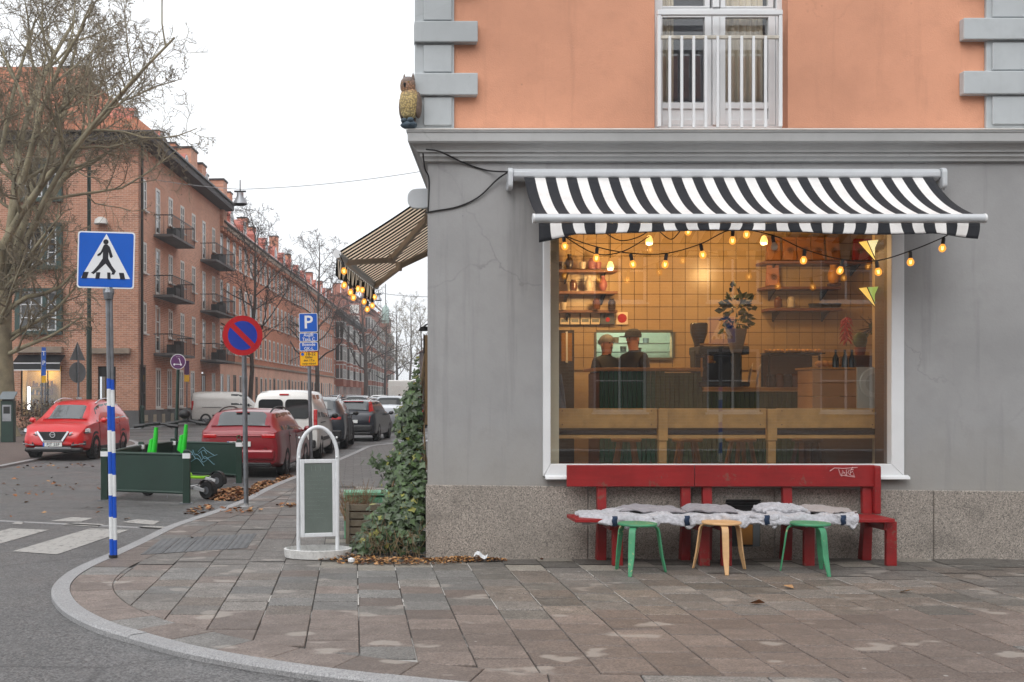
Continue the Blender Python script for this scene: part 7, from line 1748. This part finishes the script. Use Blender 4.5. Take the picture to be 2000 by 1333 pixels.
# ------------------------------------------------------------------ vehicles
class Car:
    """local frame: +x forward, y to the left; st rows are x, bottom, belt, roof, half widths low / belt / roof"""
    def __init__(s, name, label, loc, rz, st, paint, wb, tr, wr, cat='car', rimm=None, group='cars parked along the kerb', clad=None, k=1.0):
        s.t = thing(name, label, cat, loc, rz, group); s.t.scale = (k, k, k); s.st = st; s.paint = paint; s.clad = clad
        m = MB(); N = len(st); ring = []
        s.fine = s.resample(st)
        st2 = s.fine; prof = [s.sec(r) for r in st2]; K = len(prof[0])
        k0 = 0
        for (r, pr) in zip(st2, prof):
            for (y, z) in pr: m.v.append((r[0], y, z))
            for (y, z) in reversed(pr[:-1] if abs(pr[-1][0]) < 1e-6 else pr): m.v.append((r[0], -y, z))
        W = len(m.v) // len(st2)
        for i in range(len(st2) - 1):
            for j in range(W):
                a = i * W + j; b_ = i * W + (j + 1) % W; m.f.append((a, b_, b_ + W, a + W)); m.m.append(0)
        m.f.append(tuple(range(W))); m.m.append(0); m.f.append(tuple((len(st2) - 1) * W + j for j in reversed(range(W)))); m.m.append(0)
        s.body = m.build('body', paint, s.t, smooth=38, bevel=.012, seg=2)
        for x in wb:
            for sd in (-1, 1):
                w_ = link('wheel', None, s.t); w_.location = (x, sd * (tr - .0), wr); yo = sd * .02
                m = MB(); m.lathe([(wr * .60, -.11), (wr * .9, -.115), (wr, -.08), (wr, .08), (wr * .9, .115), (wr * .60, .11), (wr * .6, -.11)], 24, axis='y'); m.build('tyre', M['tyre'], w_, smooth=40)
                m = MB(); m.lathe([(0, .06 * sd), (wr * .62, .06 * sd)], 20, axis='y'); m.lathe([(wr * .62, .06 * sd), (wr * .62, .10 * sd), (wr * .54, .10 * sd), (wr * .54, .06 * sd)], 20, axis='y')
                for q_ in range(10): a = q_ * math.pi / 5; m.beam((0, .085 * sd, 0), (math.cos(a) * wr * .58, .085 * sd, math.sin(a) * wr * .58), .035, .02, up=(0, 1, 0))
                m.lathe([(0, .10 * sd), (.05, .10 * sd), (.05, .06 * sd)], 10, axis='y'); m.build('rim', rimm or M['rim'], w_)
                m = MB(); y0 = sd * (tr + .108); out = arc(x, wr, wr * 1.24, -8, 188, 16); inn = arc(x, wr, wr * 1.06, 188, -8, 16)
                y1 = s.half(x, wr * .9) * sd
                m.prism(out + [(x - wr * 1.2, wr * .5), (x + wr * 1.2, wr * .5)], y1 - sd * .02, y1 + sd * .003, 'xz'); m.build('wheel_well', M['black'], s.t)
                if clad: m = MB(); m.prism(out + inn, y1 - sd * .0, y1 + sd * .022, 'xz'); m.build('arch_trim', clad, s.t)
    def resample(s, st):
        out = []
        for i in range(len(st) - 1):
            p0, p1, p2, p3 = st[max(i - 1, 0)], st[i], st[i + 1], st[min(i + 2, len(st) - 1)]
            n = 2
            for k in range(n):
                t = k / n; out.append([a + (b_ - a) * t for a, b_ in zip(p1, p2)])
        out.append(list(st[-1])); return out
    def sec(s, r):
        x, zb, zs, zr, wl, ws, wr = r; h = zs - zb; g = zr - zs
        return [(0, zb), (wl * .86, zb), (wl * .97, zb + h * .08), (wl, zb + h * .28), (wl * 1.0, zb + h * .55), (wl * .2 + ws * .8, zb + h * .86), (ws, zs), (ws * .5 + wr * .5, zs + g * .5), (wr, zs + g * .88), (wr * .90, zs + g * .96), (wr * .6, zr), (0, zr + .012)]
    def row(s, x):
        st = s.fine
        for a, b_ in zip(st[:-1], st[1:]):
            if (a[0] - x) * (b_[0] - x) <= 0 and a[0] != b_[0]:
                t = (x - a[0]) / (b_[0] - a[0]); return [p + (q_ - p) * t for p, q_ in zip(a, b_)]
        return list(st[0] if abs(st[0][0] - x) < abs(st[-1][0] - x) else st[-1])
    def half(s, x, z):
        pr = s.sec(s.row(x))
        for (y0, z0), (y1, z1) in zip(pr[:-1], pr[1:]):
            if z0 <= z <= z1 and z1 > z0: return y0 + (y1 - y0) * (z - z0) / (z1 - z0)
        return pr[4][0]
    def side_glass(s, spans, lo=.08, hi=.84, mt=None):
        """spans: (rear bottom x, rear top x, front bottom x, front top x)"""
        for sd in (-1, 1):
            for (rb, rt, fb_, ft) in spans:
                m = MB()
                def f(u, v):
                    x = (rb + (rt - rb) * v) * (1 - u) + (fb_ + (ft - fb_) * v) * u; r = s.row(x); g = lo + (hi - lo) * v; y = r[5] + (r[6] - r[5]) * g / .88
                    return (x, sd * (y + .006), r[2] + (r[3] - r[2]) * g)
                m.grid(f, 8, 3); m.build('side_window', mt or M['carglass'], s.t, fix=False, smooth=True)
    def cross_glass(s, xa, xb, name, off, yk=.9, mt=None):
        """windscreen or back window between two stations along the roof skin"""
        m = MB()
        def f(u, v):
            x = xa + (xb - xa) * v; r = s.row(x); c = u * 2 - 1; wv = r[6] * yk; z = r[3] + .012 * (1 - abs(c)) - (.04 * max(0, abs(c) - .66) / .34) * (r[3] - r[2] > .15) * 2
            return (x + off[0], c * wv, z + off[1])
        m.grid(f, 12, 6); m.build(name, mt or M['carglass'], s.t, fix=False, smooth=True)
    def box(s, name, x0, x1, y0, y1, z0, z1, mt, both=False, bev=.01, par=None):
        for sd in ((1, -1) if both else (1,)): m = MB(); m.box(x0, x1, min(y0 * sd, y1 * sd), max(y0 * sd, y1 * sd), z0, z1); o = m.build(name, mt, par or s.t, bevel=bev)
        return o
    def poly(s, name, pts, x, th, mt, both=False):
        """flat outline on a plane x = const, pts are (y, z)"""
        for sd in ((1, -1) if both else (1,)): m = MB(); m.prism([(y * sd, z) for y, z in pts], x, x + th, 'yz'); o = m.build(name, mt, s.t, bevel=.006, seg=1)
        return o
    def seams(s, xs, zlo=.34):
        for sd in (-1, 1):
            for x in xs:
                r = s.row(x); m = MB(); m.tube([(x, sd * (s.half(x, z) + .002), z) for z in [zlo + (r[2] - zlo) * i / 8 for i in range(9)]], .006, 4); m.build('door_seam', M['black'], s.t)
            for x in xs[:-1]: r = s.row(x + .1); z = r[2] - .10; y = s.half(x + .14, z) * sd; m = MB(); m.box(x + .05, x + .25, min(y, y + sd * .03), max(y, y + sd * .03), z - .018, z + .018); m.build('door_handle', s.paint, s.t, bevel=.008)
            if s.clad: m = MB(); y = s.half(0, .34) * sd; m.box(-.95, .95, min(y - sd * .03, y + sd * .02), max(y - sd * .03, y + sd * .02), .22, .36); m.build('sill_trim', s.clad, s.t, bevel=.01)
    def mirrors(s, x, z, y, mt):
        for sd in (-1, 1): m = MB(); m.ball((x, sd * (y + .12), z), .12, 10, 0, (.55, .85, .62)); m.beam((x + .03, sd * (y - .02), z - .05), (x + .02, sd * (y + .08), z - .02), .05, .04); m.build('mirror', mt, s.t, smooth=True)
    def rails(s, xa, xb, y, mt):
        for sd in (-1, 1):
            pts = [Vector((xa + (xb - xa) * i / 10, sd * y, s.row(xa + (xb - xa) * i / 10)[3] - .02 + .062 * min(1, 4 * min(i, 10 - i) / 10))) for i in range(11)]
            m = MB(); m.tube(pts, .018, 6); m.build('roof_rail', mt, s.t, smooth=True)
    def plate(s, x, z, txt, front=False, y=0):
        d = 1 if front else -1
        o = link('number_plate', None, s.t); o.location = (x, y, z); o.rotation_euler = (0, 0, R(90) if front else R(-90))
        m = MB(); m.box(-.26, .26, -.012, .0, -.055, .055); m.build('plate', M['plate'], o, bevel=.004); m = MB(); m.box(-.258, -.215, -.014, -.0121, -.052, .052); m.build('blue_band', M['signblue'], o)
        if txt: text('lettering', txt, .115, M['signblack'], o, (.02, -.0135, 0))
def HD(px0, Y0, px1, Y1):
    a, b_ = P(px0, 0, Y0), P(px1, 0, Y1); return math.atan2(b_.y - a.y, b_.x - a.x)
est = [(-2.31, .40, .86, .90, .74, .72, .60), (-2.28, .30, .98, 1.02, .84, .80, .68), (-2.16, .26, 1.02, 1.10, .89, .85, .68), (-1.85, .22, 1.00, 1.41, .90, .87, .66), (-1.6, .20, .99, 1.46, .90, .87, .67), (-.7, .19, .97, 1.49, .90, .87, .68), (.2, .19, .95, 1.47, .90, .87, .67), (.6, .19, .94, 1.38, .90, .87, .66), (1.35, .2, .93, .975, .90, .86, .68), (1.95, .22, .84, .885, .89, .82, .66), (2.2, .28, .70, .74, .82, .74, .60), (2.30, .36, .58, .62, .70, .66, .52)]
def rear_details(c, x, lights, lm_='redlight', bz=.34, win=None):
    c.box('bumper_lower', x - .02, x + .12, -.70, .70, bz - .10, bz, M['black'], bev=.02)
    for pts in lights: c.poly('tail_light', pts, x - .014, .08, M[lm_], True)
    c.cross_glass(win[0], win[1], 'rear_window', (-.014, .012), .97, M['screen']); c.box('rear_wiper', x + .10, x + .13, -.3, .12, win[2] + .03, win[2] + .05, M['black'], bev=0)
# red estate, back to the camera
red = carpaint('dark_red_car_paint', S(134, 22, 34)); redb = carpaint('bright_red_car_paint', S(196, 12, 18), 0); wht = carpaint('white_car_paint', S(212, 213, 210), 0); dgrey = carpaint('dark_blue_grey_car_paint', S(44, 50, 58), .4); dblue = carpaint('black_blue_car_paint', S(32, 35, 44), .4); silver = carpaint('silver_car_paint', S(150, 154, 160), .6)
def at_right_wheel(px, Y, head, tr, xw):
    """car origin such that its right rear wheel stands at pixel column px, depth Y"""
    g = P(px, 0, Y); v = Matrix.Rotation(head, 3, 'Z') @ Vector((xw, -tr, 0)); return Vector((g.x - v.x, g.y - v.y, ROAD))
hd = R(90 - 6.5)
c = Car('red_estate_car', 'dark red estate car parked beside the no parking sign, seen from behind', at_right_wheel(553, 23.5, hd, .74, -1.25), hd, est, red, (-1.36, 1.28), .79, .325, k=.93)
c.side_glass([(-1.92, -1.70, -1.28, -1.24), (-1.2, -1.16, -.28, -.24), (-.2, -.16, 1.12, .66)]); c.cross_glass(1.28, .62, 'windscreen', (.012, .012), mt=M['screen']); rear_details(c, -2.31, [], win=(-2.14, -1.83, 1.02))
for sd in (-1, 1): c.box('tail_light', -2.325, -2.22, sd * .50, sd * .80, .86, .95, M['redlight'], bev=.02)
c.box('tailgate_crease', -2.335, -2.30, -.48, .48, .90, .93, red); c.box('bumper', -2.36, -2.25, -.78, .78, .40, .62, red, bev=.05)
c.seams((-1.0, -.1, 1.0)); c.plate(-2.33, .74, 'D    46'); m = MB(); m.lathe([(.035, 0), (.05, 0), (.05, .012), (.035, .012)], 18, (-2.352, 0, .885), axis='x'); m.build('round_badge', M['chrome'], c.t); text('lettering', 'eTSI', .05, M['chrome'], c.t, (-2.363, -.58, .645), (R(90), 0, R(-90)))
c.rails(-1.75, .4, .58, M['black']); c.mirrors(.95, .98, .88, red); m = MB(); m.prism([(-1.72, 1.49), (-1.55, 1.49), (-1.68, 1.55)], -.015, .015, 'xz'); m.build('antenna_fin', red, c.t)
c.box('high_brake_light', -1.93, -1.88, -.15, .15, 1.415, 1.43, M['redlight'], bev=0)
# white van behind it
van = [(-2.06, .38, .98, 1.05, .80, .80, .74), (-2.04, .28, 1.02, 1.62, .86, .84, .72), (-1.98, .24, 1.03, 1.74, .88, .86, .70), (-1.7, .22, 1.03, 1.79, .89, .87, .69), (-.6, .20, 1.02, 1.80, .89, .87, .69), (.4, .20, 1.01, 1.78, .89, .87, .68), (.75, .20, 1.0, 1.68, .89, .87, .66), (1.45, .22, .98, 1.03, .88, .85, .70), (1.9, .26, .84, .88, .85, .78, .62), (2.12, .36, .62, .66, .74, .68, .54)]
hd2 = R(90 - 5.0)
def make_van(nm, lab, loc, hd, paint, group, rearwin=True, sidewin=True):
    c = Car(nm, lab, loc, hd, van, paint, (-1.30, 1.38), .78, .32, 'van', None, group)
    if sidewin: c.side_glass([(-1.85, -1.82, -1.25, -1.25), (-1.1, -1.1, -.15, -.15), (.0, .0, 1.2, .72)])
    else: c.side_glass([(.05, .05, 1.2, .72)])
    c.cross_glass(1.40, .78, 'windscreen', (.012, .012)); c.mirrors(1.0, 1.08, .88, M['black'])
    if rearwin:
        for (a, b_) in ((-.66, -.03), (.03, .66)): m = MB(); m.prism(rrect(a, b_, 1.06, 1.56, .1), -2.075, -2.03, 'yz'); m.build('rear_window', M['carglass'], c.t)
    for sd in (-1, 1): c.box('tail_light', -2.075, -1.95, sd * .76, sd * .86, .80, 1.30, M['redlight'], bev=.02)
    c.box('bumper', -2.12, -1.98, -.82, .82, .30, .52, M['black'] , bev=.04); c.box('high_brake_light', -2.05, -1.99, -.12, .12, 1.66, 1.70, M['redlight'], bev=0)
    for sd in (-1, 1): c.box('sliding_door_rail', -1.5, -.45, sd * .885, sd * .897, .94, .965, M['black'], bev=0); c.box('side_trim', -.95, .7, sd * .885, sd * .90, .46, .56, M['black'], bev=0)
    c.box('rear_handle', -2.085, -2.06, -.1, .1, .92, .97, M['black'], bev=0)
    return c
make_van('white_van', 'white van parked in front of the red estate car, seen from behind', at_right_wheel(622, 29.6, hd2, .80, -1.30), hd2, wht, 'cars parked along the kerb')
suvp = [(-2.2, .42, 1.0, 1.05, .78, .76, .66), (-2.16, .30, 1.06, 1.14, .88, .84, .66), (-1.9, .24, 1.06, 1.50, .90, .87, .62), (-1.5, .23, 1.05, 1.58, .91, .88, .62), (-.5, .22, 1.03, 1.62, .91, .88, .63), (.3, .22, 1.01, 1.58, .91, .88, .62), (.65, .22, 1.0, 1.48, .91, .88, .61), (1.35, .24, 1.0, 1.05, .90, .86, .70), (1.95, .28, .92, .965, .88, .82, .66), (2.18, .36, .76, .80, .80, .74, .60), (2.26, .44, .64, .68, .68, .64, .52)]
def make_suv(nm, lab, loc, hd, paint, group='cars parked along the kerb', front=False, k=1.0):
    c = Car(nm, lab, loc, hd, suvp, paint, (-1.32, 1.33), .80, .345, 'car', M['rimdark'], group, M['black'], k)
    c.side_glass([(-1.75, -1.62, -1.22, -1.18), (-1.14, -1.10, -.25, -.22), (-.17, -.14, 1.12, .70)]); c.cross_glass(1.28, .68, 'windscreen', (.012, .012), mt=M['screen']); c.mirrors(.98, 1.06, .89, M['black'] if not front else paint); c.rails(-1.6, .4, .60, M['chrome']); c.seams((-1.0, -.1, .98))
    if not front:
        rear_details(c, -2.2, [[(.48, .92), (.78, .92), (.78, 1.0), (.5, 1.0)]], win=(-2.1, -1.86, 1.08)); c.plate(-2.215, .78, ''); c.box('bumper', -2.25, -2.12, -.8, .8, .36, .6, M['black'], bev=.04)
    return c
make_suv('dark_suv', 'dark grey SUV with folded black mirror between the white van and the black estate', at_right_wheel(672, 35.0, R(86), .80, -1.32), R(86), dgrey)
hd3 = HD(737, 40.8, 765, 43.4); 
c = Car('black_estate_car', 'black blue estate car with tall red tail light, angled to the kerb', at_right_wheel(736, 40.8, R(80), .80, -1.36), R(80), est, dblue, (-1.36, 1.28), .79, .325)
c.side_glass([(-1.92, -1.70, -1.28, -1.24), (-1.2, -1.16, -.28, -.24), (-.2, -.16, 1.12, .66)]); c.cross_glass(1.28, .62, 'windscreen', (.012, .012), mt=M['screen']); rear_details(c, -2.31, [], win=(-2.14, -1.83, 1.02)); c.rails(-1.75, .4, .58, M['chrome']); c.mirrors(.95, .98, .88, dblue); c.plate(-2.33, .72, '')
for sd in (-1, 1): m = MB(); m.hexa([(-2.33, sd * .66, .68), (-2.2, sd * .84, .68), (-2.15, sd * .86, .9), (-2.32, sd * .70, .9), (-2.10, sd * .62, 1.36), (-1.90, sd * .70, 1.36), (-1.85, sd * .66, 1.42), (-2.02, sd * .60, 1.42)]); m.build('tail_light', M['redlight'], c.t, bevel=.02)
c.box('high_brake_light', -1.93, -1.86, -.4, .4, 1.42, 1.44, M['redlight'], bev=0); c.box('bumper', -2.36, -2.25, -.78, .78, .36, .6, M['black'], bev=.05)
# farther cars: the same estate and SUV shells in other colours
far_cars = [(765, 790, 52, silver, 'silver car just beyond the black estate, half behind the ivy'), (800, 0, 58, dgrey, 'grey car behind the ivy beyond the silver one'), (700, 0, 66, dblue, 'far dark car seen over the dark SUV roof'), (722, 0, 78, silver, 'far silver car left of the white box van'), (742, 0, 90, wht, 'far white car left of the white box van'), (760, 0, 98, red, 'far red car beside the white box van'), (690, 0, 100, dgrey, 'tiny grey car far down the middle of the street'), (786, 0, 70, redb, 'red car half hidden by ivy leaves'), (655, 0, 112, silver, 'tiny pale car parked by the far left kerb')]
for k, (px, _, Y, pt, lab) in enumerate(far_cars):
    c = Car('parked_car', lab, (P(px, 0, Y).x, Y, ROAD), R(85), est if k % 2 else suvp, pt, (-1.36, 1.28), .79, .325, group='cars far down the street')
    c.side_glass([(-1.8, -1.66, -.28, -.24), (-.2, -.16, 1.12, .66)]); c.cross_glass(1.28, .62, 'windscreen', (.012, .012), mt=M['screen']); c.cross_glass(-2.1, -1.83, 'rear_window', (-.014, .012), .97)
    for sd in (-1, 1): c.box('tail_light', -2.33, -2.2, sd * .55, sd * .8, .82, .94, M['redlight'], bev=0)
t = thing('white_box_van', 'tall white box van far down the street above the car roofs', 'van', (P(786, 0, 88).x, 88, ROAD), R(85))
m = MB(); m.box(-2.8, 1.1, -.98, .98, .45, 2.75); m.build('box_body', wht, t, bevel=.08); m = MB(); m.prism([(1.1, .4), (2.7, .4), (2.75, 1.1), (1.9, 1.35), (1.45, 2.2), (1.1, 2.25)], -.9, .9, 'xz'); m.build('cab', wht, t, bevel=.04); m = MB(); m.box(-2.83, -2.80, -.7, .7, 1.5, 2.3); m.build('rear_door', M['whitefar'], t)
for x in (-1.7, 1.8):
    for sd in (-1, 1): m = MB(); m.lathe([(0, -.12), (.36, -.12), (.36, .12), (0, .12)], 16, (x, sd * .82, .36), axis='y'); m.build('wheel', M['tyre'], t)
c = make_van('pale_van', 'pale silver van parked side on before the brick corner house', (P(451, 0, 61.5).x, 61.5, ROAD + .03), R(3), silver if False else carpaint('dusty_white_paint', S(190, 188, 184), 0), 'cars on the far corner', True, False)
# red crossover facing the camera
hdN = HD(125, 29.5, 187, 33.5) + math.pi
c = make_suv('red_crossover', 'bright red crossover facing the camera at the left kerb', Vector((P(150, 0, 30.8).x + .12, 30.6, ROAD)), R(-90 - 4), redb, 'cars on the left side', True, .95)
X = 2.26
c.box('bumper_lower', X - .22, X + .02, -.78, .78, .24, .36, M['black'], bev=.05); c.box('skid_plate', X - .1, X + .03, -.5, .5, .33, .36, M['zinc'], bev=.01)
c.box('lower_intake', X - .1, X + .016, -.48, .48, .365, .40, M['black'], bev=.01); c.poly('grille', [(-.42, .78), (.42, .78), (.30, .52), (-.30, .52)], X - .06, .075, M['black'])
m = MB()
for sd in (-1, 1): m.beam((X + .012, sd * .42, .79), (X + .03, sd * .25, .53), .05, .03, up=(1, 0, 0))
m.beam((X + .03, -.26, .53), (X + .03, .26, .53), .05, .03, up=(1, 0, 0)); m.build('chrome_v', M['chrome'], c.t)
m = MB(); m.lathe([(.055, 0), (.08, 0), (.08, .02), (.055, .02)], 22, (X + .02, 0, .70), axis='x'); m.beam((X + .034, -.085, .70), (X + .034, .085, .70), .02, .03, up=(1, 0, 0)); m.build('round_badge', M['chrome'], c.t)
for sd in (-1, 1):
    m = MB(); m.hexa([(X + .02, sd * .42, .66), (X - .26, sd * .90, .74), (X - .5, sd * .90, .74), (X - .3, sd * .42, .66), (X - .02, sd * .46, .765), (X - .30, sd * .88, .87), (X - .5, sd * .86, .87), (X - .3, sd * .46, .765)]); m.build('headlight', M['headlight'], c.t, bevel=.015)
    m = MB(); m.hexa([(X + .015, sd * .50, .40), (X - .10, sd * .84, .42), (X - .26, sd * .84, .42), (X - .2, sd * .5, .40), (X + .015, sd * .54, .50), (X - .10, sd * .86, .53), (X - .26, sd * .84, .53), (X - .2, sd * .5, .5)]); m.build('fog_light_recess', M['black'], c.t, bevel=.01)
    m = MB(); m.beam((X + .03, sd * .50, .43), (X - .09, sd * .86, .47), .03, .03); m.build('chrome_strip', M['chrome'], c.t)
c.plate(X + .03, .44, 'FJT 55F', True)
for sd in (-1, 1): m = MB(); m.beam((X + .03, sd * .43, .69), (X - .24, sd * .905, .765), .02, .025); m.build('headlight_strip', M['black'], c.t)
# ------------------------------------------------------------------ street furniture on the left
t = thing('parking_meter', 'dark green parking meter with tilted solar panel by the plane tree', 'parking meter', (P(16, 0, 38.6).x, 38.6, 0))
m = MB(); m.box(-.22, .22, -.16, .16, 0, 1.42); m.build('cabinet', M['green_post'], t, bevel=.02)
m = MB(); m.box(-.15, .15, -.175, -.161, .72, 1.28); m.build('front_plate', M['zinc'], t); m = MB(); m.box(-.11, .11, -.182, -.176, .98, 1.22); m.build('screen', M['black'], t)
m = MB(); m.hexa([(-.26, -.25, 1.46), (.26, -.25, 1.46), (.26, .2, 1.66), (-.26, .2, 1.66), (-.26, -.25, 1.50), (.26, -.25, 1.50), (.26, .2, 1.74), (-.26, .2, 1.74)]); m.build('solar_panel', M['signgrey'], t, bevel=.01)
m = MB(); m.box(-.18, .18, -.1, .12, 1.42, 1.52); m.build('neck', M['black'], t)
m = MB(); q = random.Random(8)
for k in range(1500):
    x, y, z = q.uniform(-1.8, 1.8), q.uniform(-.45, .45), q.uniform(0, 1.22); d = Vector((q.gauss(0, 1), q.gauss(0, 1), q.gauss(0, .8) + .5)).normalized() * q.uniform(.15, .4); m.tube([(x, y, z), Vector((x, y, z)) + d], [.009, .003], 3, cap=False)
    if k % 4 == 0: p = Vector((x, y - .1, z)); m.poly([p, p + Vector((.06, 0, .03)), p + Vector((.05, -.02, .08)), p + Vector((-.01, -.02, .05))], 1)
o = m.build('hedge', [M['twig'], M['deadleaf3']], None, fix=False); o.location = (P(112, 0, 46.5).x, 46.5, .12); tag(o, 'clipped bare brown hedge behind the red crossover', 'hedge')
m = MB(); m.box(-14.8, -9.6, 46.0, 46.14, -.02, .13); structure(m.build('hedge_kerb', M['kerb']))
t = thing('green_lamp_post', 'tall dark green lamp post before the brick corner house', 'lamp post', (P(174, 0, 49.8).x, 49.8, -.08)); m = MB(); m.tube([(0, 0, 0), (0, 0, 4.6), (0, 0, 4.7), (0, 0, P(0, 316, 49.8).z)], [.125, .12, .09, .085], 12); m.build('post', M['green_post'], t, smooth=40); m = MB(); m.lathe([(.14, 4.55), (.14, 4.72)], 12); m.lathe([(.14, 1.2), (.145, 1.3), (.13, 1.35)], 12); m.build('collar', M['green_post'], t)
t = thing('back_facing_signs', 'grey backs of a triangular and a round sign on one post', 'road sign', (P(153, 0, 48.5).x, 48.5, -.08), R(52)); zz = lambda py: P(0, py, 48.5).z + .08
m = MB(); m.tube([(0, 0, 0), (0, 0, zz(675))], .05, 10); m.build('post', M['galv'], t, smooth=40)
plate('triangle_plate', [(-.42, zz(704)), (.42, zz(704)), (0, zz(668))], .01, M['signgrey'], t, .05); m = MB(); m.prism([(x, z + zz(728)) for x, z in circ(.45, 24)], .05, .06, 'xz'); m.build('round_plate', M['signgrey'], t); m = MB(); m.box(-.15, .15, -.06, -.05, zz(786), zz(776)); m.build('small_plate', M['signwhite'], t)
t = thing('far_parking_sign', 'tall narrow blue parking panels with yellow panel before the lit shop', 'road sign', (P(86, 0, 50.5).x, 50.5, -.08)); zz = lambda py: P(0, py, 50.5).z + .08
m = MB(); m.tube([(-.1, 0, 0), (-.1, 0, zz(690))], .04, 8); m.tube([(.06, 0, 0), (.06, 0, zz(745))], .04, 8); m.build('post', M['galv'], t)
for (a, c_, mt, s_) in ((679, 703, 'signblue', 'T'), (703.5, 716, 'signblue', 'P'), (716.5, 734, 'signblue', ''), (734.5, 748, 'signyellow', '')):
    g = link('panel', None, t); g.location = (0, -.05, (zz(a) + zz(c_)) / 2); hh = (zz(a) - zz(c_)) / 2; plate('plate', rrect(-.10, .10, -hh, hh, .03), .01, M[mt], g)
    if s_: text('lettering', s_, .28, M['signwhite'], g, (0, -.003, 0))
t = thing('small_far_sign', 'small purple and yellow sign on a thin post by the balconied wall', 'road sign', (P(365, 0, 60).x, 60, -.08)); zz = lambda py: P(0, py, 60).z + .08
m = MB(); m.tube([(0, 0, 0), (0, 0, zz(706))], .035, 8); m.build('post', M['galv'], t); plate('purple_plate', rrect(-.13, .13, zz(732), zz(705), .03), .01, M['signpurple'], t, -.05); plate('yellow_plate', rrect(-.13, .13, zz(746), zz(733), .03), .01, M['signyellow'], t, -.05)
def wire(name, a, b_, d, lab, r=.012): a = Vector(a); m = MB(); m.tube([p for p in sag(a, b_, d, 16)], r, 4); tag(m.build(name, M['zinc'], None, origin=a), lab, 'wire')
def hang_lamp(px, py, Y, s, lab):
    p = P(px, py, Y); t = thing('hanging_lamp', lab, 'street lamp', p, group='street lamps hung on wires'); m = MB(); m.lathe([(.27 * s, 0), (.25 * s, .08 * s), (.16 * s, .22 * s), (.13 * s, .30 * s), (.13 * s, .42 * s), (0, .44 * s)], 18); m.build('hood', M['zinc'], t, smooth=35); m = MB(); m.lathe([(.28 * s, 0), (.2 * s, -.05 * s), (0, -.07 * s)], 16); m.build('rim_and_lens', M['black'], t); m = MB(); m.box(-.22 * s, .22 * s, -.03, .03, .44 * s, .5 * s); m.tube([(0, 0, .5 * s), (0, 0, .9 * s)], .02, 5); m.build('hanger', M['blackmetal'], t); return p
Yw = 42
p = hang_lamp(469, 399, Yw, 1.0, 'grey bell shaped lamp hung on a wire over the street'); wire('span_wire', P(270, 345, YA + .5), p + Vector((0, 0, .55)), .08, 'wire from the brick corner house to the hanging lamp'); wire('span_wire', p + Vector((0, 0, .55)), P(836, 333, 40), .12, 'wire from the hanging lamp to the café house')
p = hang_lamp(739, 587, 120, 1.4, 'far grey lamp on a wire above the gabled houses'); wire('span_wire', p + Vector((0, 0, .8)), P(838, 580, 112), .1, 'far wire leading from the distant lamp to the café side', .03); wire('span_wire', P(660, 603, 126), p + Vector((0, 0, .8)), .1, 'far wire from the long brick house to the distant lamp', .03)
dkc = mat('black_coat_far', S(28, 28, 32), .9); bluec = mat('blue_jacket_far', S(36, 62, 120), .9)
p = P(669, 0, 92); human('person', 'tiny person in black far down the left pavement', (p.x, 92, -.08), R(10), 1.75, pose(walk=.25), dkc, jeans, skin, darkhair, None, None, False)
p = P(780, 0, 64); human('person', 'small person in a blue jacket before the white box van', (p.x, 64, ROAD), R(170), 1.75, pose(walk=.25), bluec, jeans, skin, darkhair, None, None, False)
# ------------------------------------------------------------------ damp winter air
m = MB(); m.box(-303, 303, -64, 424, -1.1, 34)
hz = m.build('haze', None); hz.data.materials.clear(); hz['kind'] = 'stuff'
N = NT('pale_damp_air'); v = N.n('VolumePrincipled'); v.inputs['Color'].default_value = (.92, .94, .97, 1); v.inputs['Density'].default_value = .0009; v.inputs['Anisotropy'].default_value = 0
N.l(v.outputs[0], N.out.inputs['Volume']); hz.data.materials.append(N.m)
